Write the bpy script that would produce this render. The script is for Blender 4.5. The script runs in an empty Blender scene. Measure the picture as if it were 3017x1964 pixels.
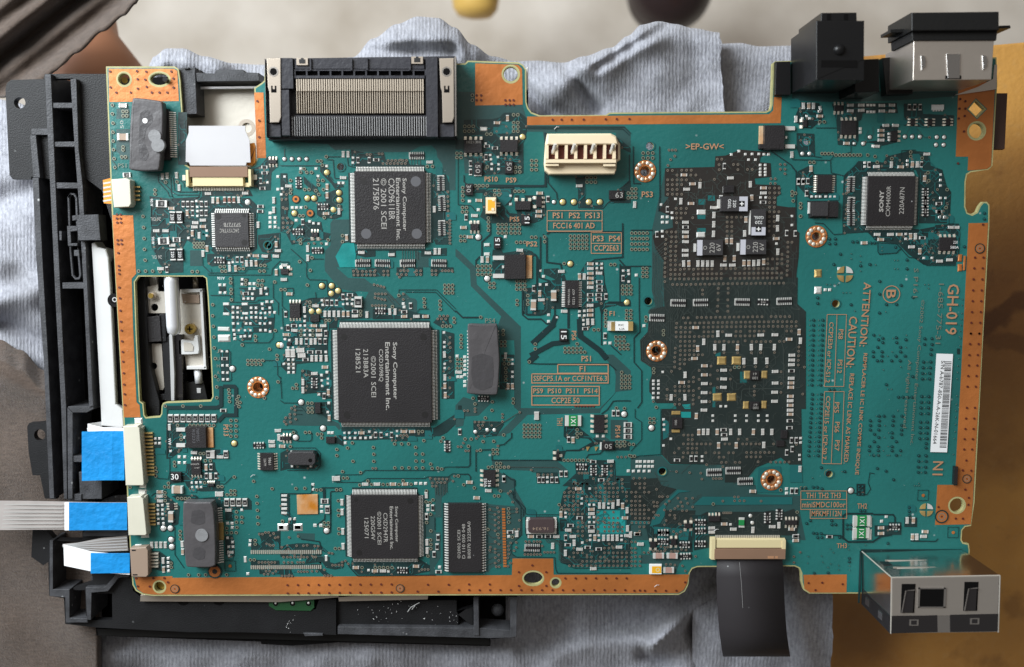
import bpy, bmesh, math, random
from mathutils import Vector, Matrix
random.seed(7)
# ------------------------------------------------------------------ camera, light, exposure
SC = bpy.context.scene
F, CX, CY, NX, NY, D = 2777.0, 1508.5, 982.0, 1500.0, 715.0, 28.0      # focal length, centre and foot point of the camera in photo pixels, height in cm
S = 0.01
TH = math.atan((CY - NY) / F)
cam_d = bpy.data.cameras.new('camera'); cam = bpy.data.objects.new('camera', cam_d)
SC.collection.objects.link(cam); SC.camera = cam
cam.location = (0, 0, D * S); cam.rotation_euler = (-TH, 0, 0)
cam_d.sensor_width = 36; cam_d.lens = F / 3017 * 36
cam_d.clip_start = 0.01; cam_d.clip_end = 50
cam_d.dof.use_dof = True; cam_d.dof.focus_distance = 0.285; cam_d.dof.aperture_fstop = 11
W = bpy.data.worlds.new('World'); SC.world = W; W.use_nodes = True
W.node_tree.nodes['Background'].inputs[0].default_value = (1.0, 0.93, 0.86, 1)
W.node_tree.nodes['Background'].inputs[1].default_value = 0.15
def area_light(name, loc, aim, sx, sy, power, col):
    l = bpy.data.lights.new(name, 'AREA'); l.shape = 'RECTANGLE'; l.size = sx; l.size_y = sy; l.energy = power; l.color = col
    o = bpy.data.objects.new(name, l); SC.collection.objects.link(o); o.location = loc
    o.rotation_euler = (Vector(aim) - Vector(loc)).to_track_quat('-Z', 'Y').to_euler()
    return o
area_light('door_daylight', (-0.42, 0.29, 0.32), (-0.06, -0.02, 0), 0.40, 0.40, 8.9, (0.90, 0.96, 1.0))
area_light('ceiling_bounce', (-0.15, 0.7, 1.2), (0, 0, 0), 1.2, 0.8, 2.8, (1.0, 0.93, 0.84))
SC.view_settings.view_transform = 'Standard'; SC.view_settings.look = 'None'; SC.view_settings.exposure = 0.0; SC.view_settings.gamma = 1.0
SC.cycles.max_bounces = 6
# ------------------------------------------------------------------ photo pixel -> point (cm) on the plane z = h
_c, _s = math.cos(TH), math.sin(TH)
def P(x, y, h=0.0):
    u, v = (x - CX) / F, -(y - CY) / F
    dy, dz = v * _c - _s, -v * _s - _c
    t = (D - h) / -dz
    return (u * t, dy * t, h)
def cm(x, y):                                   # centimetres per photo pixel there
    return P(x + .5, y)[0] - P(x - .5, y)[0]
# ------------------------------------------------------------------ materials
def mat(name, col, rough=.5, metal=0., spec=.5, noise=0., nscale=40., bump=0., bscale=200., coat=0., col2=None, speck=0., emit=None, trans=0.):
    m = bpy.data.materials.new(name); m.use_nodes = True
    nt = m.node_tree; N, L = nt.nodes, nt.links; b = N['Principled BSDF']
    b.inputs['Base Color'].default_value = (*col, 1); b.inputs['Roughness'].default_value = rough
    b.inputs['Metallic'].default_value = metal; b.inputs['Specular IOR Level'].default_value = spec
    b.inputs['Coat Weight'].default_value = coat; b.inputs['Coat Roughness'].default_value = .15
    if trans: b.inputs['Transmission Weight'].default_value = trans
    tc = N.new('ShaderNodeTexCoord'); src = None
    if noise or col2:
        n = N.new('ShaderNodeTexNoise'); n.inputs['Scale'].default_value = nscale; n.inputs['Detail'].default_value = 5
        L.new(tc.outputs['Object'], n.inputs['Vector'])
        r = N.new('ShaderNodeValToRGB'); r.color_ramp.elements[0].position = .3; r.color_ramp.elements[1].position = .7
        k2 = col2 or tuple(min(1, c * (1 + noise)) for c in col); k1 = col if col2 else tuple(c * (1 - noise) for c in col)
        r.color_ramp.elements[0].color = (*k1, 1); r.color_ramp.elements[1].color = (*k2, 1)
        L.new(n.outputs['Fac'], r.inputs[0]); src = r.outputs[0]
    if speck:
        v = N.new('ShaderNodeTexVoronoi'); v.inputs['Scale'].default_value = 260; L.new(tc.outputs['Object'], v.inputs['Vector'])
        r2 = N.new('ShaderNodeValToRGB'); r2.color_ramp.elements[0].position = 0; r2.color_ramp.elements[1].position = .16 * min(1, speck * 2)
        r2.color_ramp.elements[0].color = (1, 1, 1, 1); r2.color_ramp.elements[1].color = (0, 0, 0, 1)
        n3 = N.new('ShaderNodeTexNoise'); n3.inputs['Scale'].default_value = 90; L.new(tc.outputs['Object'], n3.inputs['Vector'])
        r3 = N.new('ShaderNodeValToRGB'); r3.color_ramp.elements[0].position = .56; r3.color_ramp.elements[1].position = .64
        L.new(n3.outputs['Fac'], r3.inputs[0])
        mu = N.new('ShaderNodeMath'); mu.operation = 'MULTIPLY'; L.new(v.outputs['Distance'], r2.inputs[0])
        L.new(r2.outputs[0], mu.inputs[0]); L.new(r3.outputs[0], mu.inputs[1])
        mx = N.new('ShaderNodeMix'); mx.data_type = 'RGBA'; mx.inputs[7].default_value = (.55, .56, .56, 1)
        if src: L.new(src, mx.inputs[6])
        else: mx.inputs[6].default_value = (*col, 1)
        L.new(mu.outputs[0], mx.inputs[0]); src = mx.outputs[2]
    if src: L.new(src, b.inputs['Base Color'])
    if bump:
        n = N.new('ShaderNodeTexNoise'); n.inputs['Scale'].default_value = bscale; n.inputs['Detail'].default_value = 3
        L.new(tc.outputs['Object'], n.inputs['Vector'])
        bp = N.new('ShaderNodeBump'); bp.inputs['Strength'].default_value = bump; bp.inputs['Distance'].default_value = .0006
        L.new(n.outputs['Fac'], bp.inputs['Height']); L.new(bp.outputs[0], b.inputs['Normal'])
    if emit: b.inputs['Emission Color'].default_value = (*emit, 1); b.inputs['Emission Strength'].default_value = 1
    return m
M = dict(
 fr4=mat('board_edge', (.37, .35, .16), .6, noise=.15, nscale=300),
 mask=mat('solder_mask_teal', (.014, .131, .121), .30, noise=.30, nscale=13, bump=.14, bscale=700, coat=.4, speck=.4),
 mid=mat('solder_mask_grey_green', (.024, .068, .066), .36, noise=.12, nscale=60, bump=.06, bscale=900),
 darkc=mat('solder_mask_deep_green', (.0165, .0255, .0240), .36, noise=.3, nscale=60, bump=.06, bscale=900),
 darkb=mat('solder_mask_over_black', (.021, .0185, .0165), .36, noise=.25, nscale=60, bump=.06, bscale=900),
 dark=mat('solder_mask_bare', (.010, .030, .030), .36, noise=.3, nscale=120, bump=.06, bscale=900),
 midt=mat('solder_mask_mid', (.012, .11, .11), .34, noise=.12, nscale=60),
 bright=mat('solder_mask_bright', (.012, .23, .22), .32, noise=.2, nscale=160, bump=.15, bscale=600),
 line=mat('clearance_line', (.006, .024, .026), .4),
 trace=mat('raised_trace', (.045, .058, .053), .4),
 copper=mat('bare_copper', (.49, .165, .043), .40, .35, noise=.20, nscale=55, bump=.22, bscale=420),
 print=mat('copper_print', (.42, .22, .12), .5), printdim=mat('copper_print_dim', (.16, .17, .13), .5),
 viaring=mat('via_ring', (.24, .25, .18), .4, .2), viadim=mat('via_ring_dim', (.20, .17, .135), .4, .2),
 hole=mat('via_hole', (.008, .007, .006), .6), rust=mat('copper_hole', (.09, .012, .006), .6),
 tin=mat('tinned_metal', (.80, .79, .75), .36, .45, noise=.08, nscale=400), lead=mat('lead_metal', (.76, .71, .60), .34, .5),
 gold=mat('gold_flux_pad', (.60, .42, .16), .35, .6, noise=.3, nscale=260, bump=.4, bscale=300),
 flux=mat('flux_stained_pad', (.72, .52, .33), .4, .3, col2=(.55, .20, .02), nscale=170, bump=.5, bscale=220),
 rimm=mat('edge_highlight_steel', (.66, .62, .55), .3, .5), bracket=mat('bracket_brown', (.055, .028, .02), .4, bump=.1, bscale=300), canp=mat('crystal_can_dark', (.060, .042, .043), .34, bump=.1, bscale=500), tan=mat('ceramic_tan', (.36, .26, .19), .45, noise=.2, nscale=500), grey=mat('ceramic_pale', (.46, .44, .41), .45, noise=.15, nscale=500),
 red=mat('ceramic_red', (.20, .085, .06), .45), pink=mat('ceramic_pink', (.40, .25, .21), .5, noise=.1, nscale=400),
 black=mat('resistor_black', (.012, .012, .013), .4), chip=mat('chip_epoxy', (.019, .017, .018), .45, spec=.38, bump=.22, bscale=2600, noise=.1, nscale=90, speck=.2),
 chip2=mat('chip_epoxy_grey', (.036, .034, .036), .45, spec=.4, bump=.2, bscale=2600), mark=mat('chip_marking', (.36, .345, .32), .5), white=mat('white_marking', (.8, .8, .78), .5),
 dot=mat('chip_ejector_dot', (.10, .10, .108), .38), dotd=mat('chip_ejector_dark', (.010, .009, .009), .45),
 plastic=mat('black_plastic', (.011, .011, .012), .5, spec=.28, bump=.2, bscale=2600, noise=.2, nscale=120, speck=.4),
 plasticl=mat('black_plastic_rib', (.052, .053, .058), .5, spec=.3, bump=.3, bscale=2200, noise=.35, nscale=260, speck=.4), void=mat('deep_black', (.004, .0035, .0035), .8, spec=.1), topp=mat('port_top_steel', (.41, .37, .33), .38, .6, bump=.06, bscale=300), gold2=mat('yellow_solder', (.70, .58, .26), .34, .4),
 gloss=mat('glossy_black', (.008, .008, .0085), .30, spec=.3, bump=.04, bscale=300), hood=mat('satin_black', (.010, .010, .010), .42, spec=.3, bump=.1, bscale=900),
 cream=mat('cream_plastic', (.80, .655, .45), .4, noise=.04, nscale=90), ivory=mat('ivory_plastic', (.60, .575, .47), .4, noise=.05, nscale=90),
 ffcbar=mat('yellow_cream_bar', (.68, .58, .33), .42), brown=mat('brown_flap', (.24, .145, .095), .35, noise=.08, nscale=60), taupe=mat('taupe_plastic', (.30, .22, .165), .4),
 steel=mat('shiny_steel', (.74, .73, .72), .19, 1., bump=.10, bscale=120), steels=mat('satin_steel', (.62, .56, .50), .36, .85, bump=.05, bscale=300), blued=mat('dark_steel', (.10, .095, .10), .25, .9),
 alu=mat('mechanism_plate', (.60, .56, .49), .42, .4, bump=.05, bscale=600), rod=mat('polished_rod', (.88, .89, .92), .30, .4, bump=.12, bscale=160),
 nickel=mat('nickel_rail', (.60, .53, .45), .30, .8), shellgrey=mat('connector_grey', (.030, .030, .037), .45, spec=.35, bump=.2, bscale=800),
 pin=mat('gold_pin', (.54, .465, .375), .36, .5), fin=mat('pale_fin', (.50, .50, .50), .4, .3),
 pad=mat('thermal_pad_grey', (.076, .071, .074), .40, bump=.35, bscale=260, noise=.12, nscale=160), padm=mat('thermal_pad_mark', (.058, .055, .058), .32, bump=.3, bscale=420), plug=mat('grey_plug', (.20, .20, .205), .55, bump=.3, bscale=500),
 paper=mat('white_film', (.50, .49, .50), .45, noise=.04, nscale=60), blue=mat('blue_stiffener', (.010, .235, .58), .34, bump=.6, bscale=480, noise=.16, nscale=90),
 ffc=mat('ribbon_clear', (.46, .42, .40), .25, .2, noise=.15, nscale=90, bump=.1, bscale=200), ffcline=mat('ribbon_conductor', (.72, .70, .67), .25, .5), ffcw=mat('ribbon_white', (.80, .80, .80), .4), ffck=mat('ribbon_black', (.026, .023, .025), .58, spec=.3, bump=.05, bscale=80, speck=.25),
 kapton=mat('kapton', (.80, .30, .04), .3, noise=.2, nscale=300), green=mat('fuse_green', (.015, .22, .06), .35), led=mat('led_amber', (.80, .42, .02), .25), label=mat('label_paper', (.80, .81, .82), .55), ink=mat('ink', (.012, .012, .014), .6),
 lever=mat('white_plastic', (.58, .58, .575), .42, noise=.05, nscale=60), greenpcb=mat('small_green_board', (.015, .07, .025), .4), brass=mat('brass_screw', (.55, .38, .10), .3, .9), silverk=mat('tantalum_band', (.50, .50, .55), .4), orange=mat('orange_core', (.85, .40, .03), .4),
 soldermound=mat('solder_mound', (.66, .38, .20), .3, .6, noise=.3, nscale=500),
)
# ------------------------------------------------------------------ mesh helpers (cm in, metres out)
COL = SC.collection
class MB:
    def __init__(s): s.v = []; s.f = []; s.m = []; s.mats = []
    def mi(s, m):
        m = M[m] if isinstance(m, str) else m
        if m not in s.mats: s.mats.append(m)
        return s.mats.index(m)
    def add(s, vs, fs, m):
        k = len(s.v); i = s.mi(m); s.v += [tuple(v) for v in vs]
        for f in fs: s.f.append([a + k for a in f]); s.m.append(i)
    def box(s, cx, cy, z0, z1, w, h, m, rot=0., top=0.):            # top = chamfer of the upper face
        c, n = math.cos(rot), math.sin(rot); vs = []
        for z, q in ((z0, 0), (z1, top)):
            for a, b in ((-1, -1), (1, -1), (1, 1), (-1, 1)):
                x, y = a * (w / 2 - q), b * (h / 2 - q); vs.append((cx + x * c - y * n, cy + x * n + y * c, z))
        s.add(vs, [(3, 2, 1, 0), (4, 5, 6, 7), (0, 1, 5, 4), (1, 2, 6, 5), (2, 3, 7, 6), (3, 0, 4, 7)], m)
    def prism(s, pts, z0, z1, m, inset=0.):                          # pts: xy in cm
        n = len(pts)
        if sum(pts[i][0] * pts[(i + 1) % n][1] - pts[(i + 1) % n][0] * pts[i][1] for i in range(n)) < 0: pts = pts[::-1]
        R3 = [offset(pts, inset * q) for q in (.13, .5, 1.)] if inset else None
        zz = z1 - inset * .8 if inset else z1
        vs = [(x, y, z0) for x, y in pts] + [(x, y, zz) for x, y in pts]
        fs = [tuple(range(n - 1, -1, -1))] + [(i, (i + 1) % n, n + (i + 1) % n, n + i) for i in range(n)]
        if inset:
            for k, (p2, q) in enumerate(zip(R3, (.40, .76, .80))):
                vs += [(x, y, zz + inset * q) for x, y in p2]; fs += [((k + 1) * n + i, (k + 1) * n + (i + 1) % n, (k + 2) * n + (i + 1) % n, (k + 2) * n + i) for i in range(n)]
            fs.append(tuple(range(4 * n, 5 * n)))
        else: fs.append(tuple(range(n, 2 * n)))
        s.add(vs, fs, m)
    def sheet(s, pts, z, m):
        n = len(pts)
        if sum(pts[i][0] * pts[(i + 1) % n][1] - pts[(i + 1) % n][0] * pts[i][1] for i in range(n)) < 0: pts = pts[::-1]
        s.add([(p[0], p[1], z) for p in pts], [tuple(range(n))], m)
    def disc(s, x, y, z, r, m, n=10, r0=0.):
        a = [(x + r * math.cos(2 * math.pi * i / n), y + r * math.sin(2 * math.pi * i / n), z) for i in range(n)]
        if r0:
            b = [(x + r0 * math.cos(2 * math.pi * i / n), y + r0 * math.sin(2 * math.pi * i / n), z) for i in range(n)]
            s.add(a + b, [(i, (i + 1) % n, n + (i + 1) % n, n + i) for i in range(n)], m)
        else: s.add(a, [tuple(range(n))], m)
    def cyl(s, x, y, z0, z1, r, m, n=14, r1=None):
        r1 = r if r1 is None else r1
        a = [(x + q * math.cos(2 * math.pi * i / n), y + q * math.sin(2 * math.pi * i / n), z) for z, q in ((z0, r), (z1, r1)) for i in range(n)]
        s.add(a, [tuple(range(n - 1, -1, -1)), tuple(range(n, 2 * n))] + [(i, (i + 1) % n, n + (i + 1) % n, n + i) for i in range(n)], m)
    def dome(s, x, y, z, r, h, m, n=12, k=3):
        vs = []; fs = []
        for j in range(k):
            a = j / k * math.pi / 2
            vs += [(x + r * math.cos(a) * math.cos(2 * math.pi * i / n), y + r * math.cos(a) * math.sin(2 * math.pi * i / n), z + h * math.sin(a)) for i in range(n)]
        vs.append((x, y, z + h))
        for j in range(k - 1): fs += [(j * n + i, j * n + (i + 1) % n, (j + 1) * n + (i + 1) % n, (j + 1) * n + i) for i in range(n)]
        fs += [((k - 1) * n + i, (k - 1) * n + (i + 1) % n, k * n) for i in range(n)]
        s.add(vs, fs, m)
    def ribbon(s, pts, w, z, m):
        n = len(pts); a = []; b = []
        for i, (x, y) in enumerate(pts):
            d1 = Vector(pts[i]) - Vector(pts[i - 1]) if i else None; d2 = Vector(pts[i + 1]) - Vector(pts[i]) if i < n - 1 else None
            d1 = (d1 or d2).normalized(); d2 = (d2 or d1).normalized(); t = (d1 + d2)
            t = t.normalized() if t.length > 1e-6 else d1
            q = w / 2 / max(.5, t.dot(d1)); a.append((x - t.y * q, y + t.x * q, z)); b.append((x + t.y * q, y - t.x * q, z))
        s.add(a + b, [(n + i, n + i + 1, i + 1, i) for i in range(n - 1)], m)
    def tube(s, pts, r, m, n=10, caps=True):
        rings = []; vs = []; fs = []; pts = [Vector(p) for p in pts]
        rr = r if isinstance(r, (list, tuple)) else [r] * len(pts)
        for i, p in enumerate(pts):
            t = (pts[min(i + 1, len(pts) - 1)] - pts[max(i - 1, 0)]).normalized()
            u = t.cross(Vector((0, 0, 1)) if abs(t.z) < .9 else Vector((1, 0, 0))).normalized(); w = t.cross(u)
            vs += [tuple(p + (u * math.cos(2 * math.pi * k / n) + w * math.sin(2 * math.pi * k / n)) * rr[i]) for k in range(n)]
        for i in range(len(pts) - 1): fs += [(i * n + k, i * n + (k + 1) % n, (i + 1) * n + (k + 1) % n, (i + 1) * n + k) for k in range(n)]
        if caps: fs += [tuple(range(n - 1, -1, -1)), tuple(range((len(pts) - 1) * n, len(pts) * n))]
        s.add(vs, fs, m)
    def mesh(s, name, smooth=False):
        me = bpy.data.meshes.new(name); me.from_pydata([(x * S, y * S, z * S) for x, y, z in s.v], [], s.f)
        for m in s.mats: me.materials.append(m)
        for p, i in zip(me.polygons, s.m): p.material_index = i; p.use_smooth = smooth
        me.update(); return me
def offset(pts, d):                                                  # inward for counter-clockwise
    n = len(pts); out = []
    for i in range(n):
        a, b, c = Vector(pts[i - 1]), Vector(pts[i]), Vector(pts[(i + 1) % n])
        e1 = (b - a); e2 = (c - b)
        if e1.length < 1e-9 or e2.length < 1e-9: out.append(tuple(b)); continue
        e1.normalize(); e2.normalize(); n1 = Vector((-e1.y, e1.x)); n2 = Vector((-e2.y, e2.x)); t = n1 + n2
        t = t.normalized() if t.length > 1e-6 else n1
        out.append(tuple(b + t * (d / max(.45, t.dot(n1)))))
    return out
def chaikin(p, k=2):
    for t in range(k):
        e = .10 if t == 0 else .25
        q = []
        for i in range(len(p)): x0, y0 = p[i]; x1, y1 = p[(i + 1) % len(p)]; q += [((1 - e) * x0 + e * x1, (1 - e) * y0 + e * y1), (e * x0 + (1 - e) * x1, e * y0 + (1 - e) * y1)]
        p = q
    return p
def link(o, parent=None):
    COL.objects.link(o)
    if parent is not None:
        o.parent = parent; o.matrix_parent_inverse = Matrix.Translation(-parent.location) if parent.type == 'EMPTY' else Matrix.Identity(4)
    return o
def obj(name, mb, parent=None, smooth=False, label=None, kind=None):
    o = bpy.data.objects.new(name, mb.mesh(name, smooth) if isinstance(mb, MB) else mb); link(o, parent)
    if label: o['label'] = label
    if kind: o['kind'] = kind
    return o
def tag(o, label, cat, group=None):
    o['label'] = label; o['category'] = cat
    if group: o['group'] = group
    return o
def thing(name, label, cat, x, y, z, group=None):
    o = bpy.data.objects.new(name, None); COL.objects.link(o); p = P(x, y, z); o.location = (p[0] * S, p[1] * S, z * S); o.empty_display_size = .01
    return tag(o, label, cat, group)
def pp(flat, z=0., s=1., ox=0., oy=0.):                               # flat list of photo pixels -> xy list in cm on plane z
    return [P(ox + flat[i] / s, oy + flat[i + 1] / s, z)[:2] for i in range(0, len(flat), 2)]
def fill_curve(name, loops, z0, z1, m, parent=None, bev=0.):           # plate with holes: loops of xy in cm
    cu = bpy.data.curves.new(name, 'CURVE'); cu.dimensions = '2D'; cu.fill_mode = 'BOTH'
    for lp in loops:
        sp = cu.splines.new('POLY'); sp.points.add(len(lp) - 1); sp.use_cyclic_u = True
        for q, (x, y) in zip(sp.points, lp): q.co = (x * S, y * S, 0, 1)
    cu.extrude = (z1 - z0) / 2 * S
    if bev: cu.bevel_depth = bev * S; cu.extrude -= bev * S; cu.bevel_resolution = 1; cu.offset = -bev * S
    t = bpy.data.objects.new(name, cu); COL.objects.link(t); bpy.context.view_layer.update()
    me = bpy.data.meshes.new_from_object(t.evaluated_get(bpy.context.evaluated_depsgraph_get())); bpy.data.objects.remove(t); bpy.data.curves.remove(cu)
    for v in me.vertices: v.co.z += (z0 + z1) / 2 * S
    me.materials.clear(); me.materials.append(M[m]); me.name = name
    for p in me.polygons: p.use_smooth = False
    return obj(name, me, parent)
def circ(x, y, r, z=0., n=18, rx=None):                               # circle in photo pixels -> loop in cm
    return [P(x + (rx or r) * math.cos(2 * math.pi * i / n), y + r * math.sin(2 * math.pi * i / n), z)[:2] for i in range(n)]
TEXTS = []
def text(body, x, y, L, H, deg, m, parent, z, bold=0., name='printed_text'):  # L, H in photo pixels, deg: clockwise turn in the photo
    TEXTS.append((body, x, y, L, H, deg, m, parent, z, bold, name))
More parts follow.
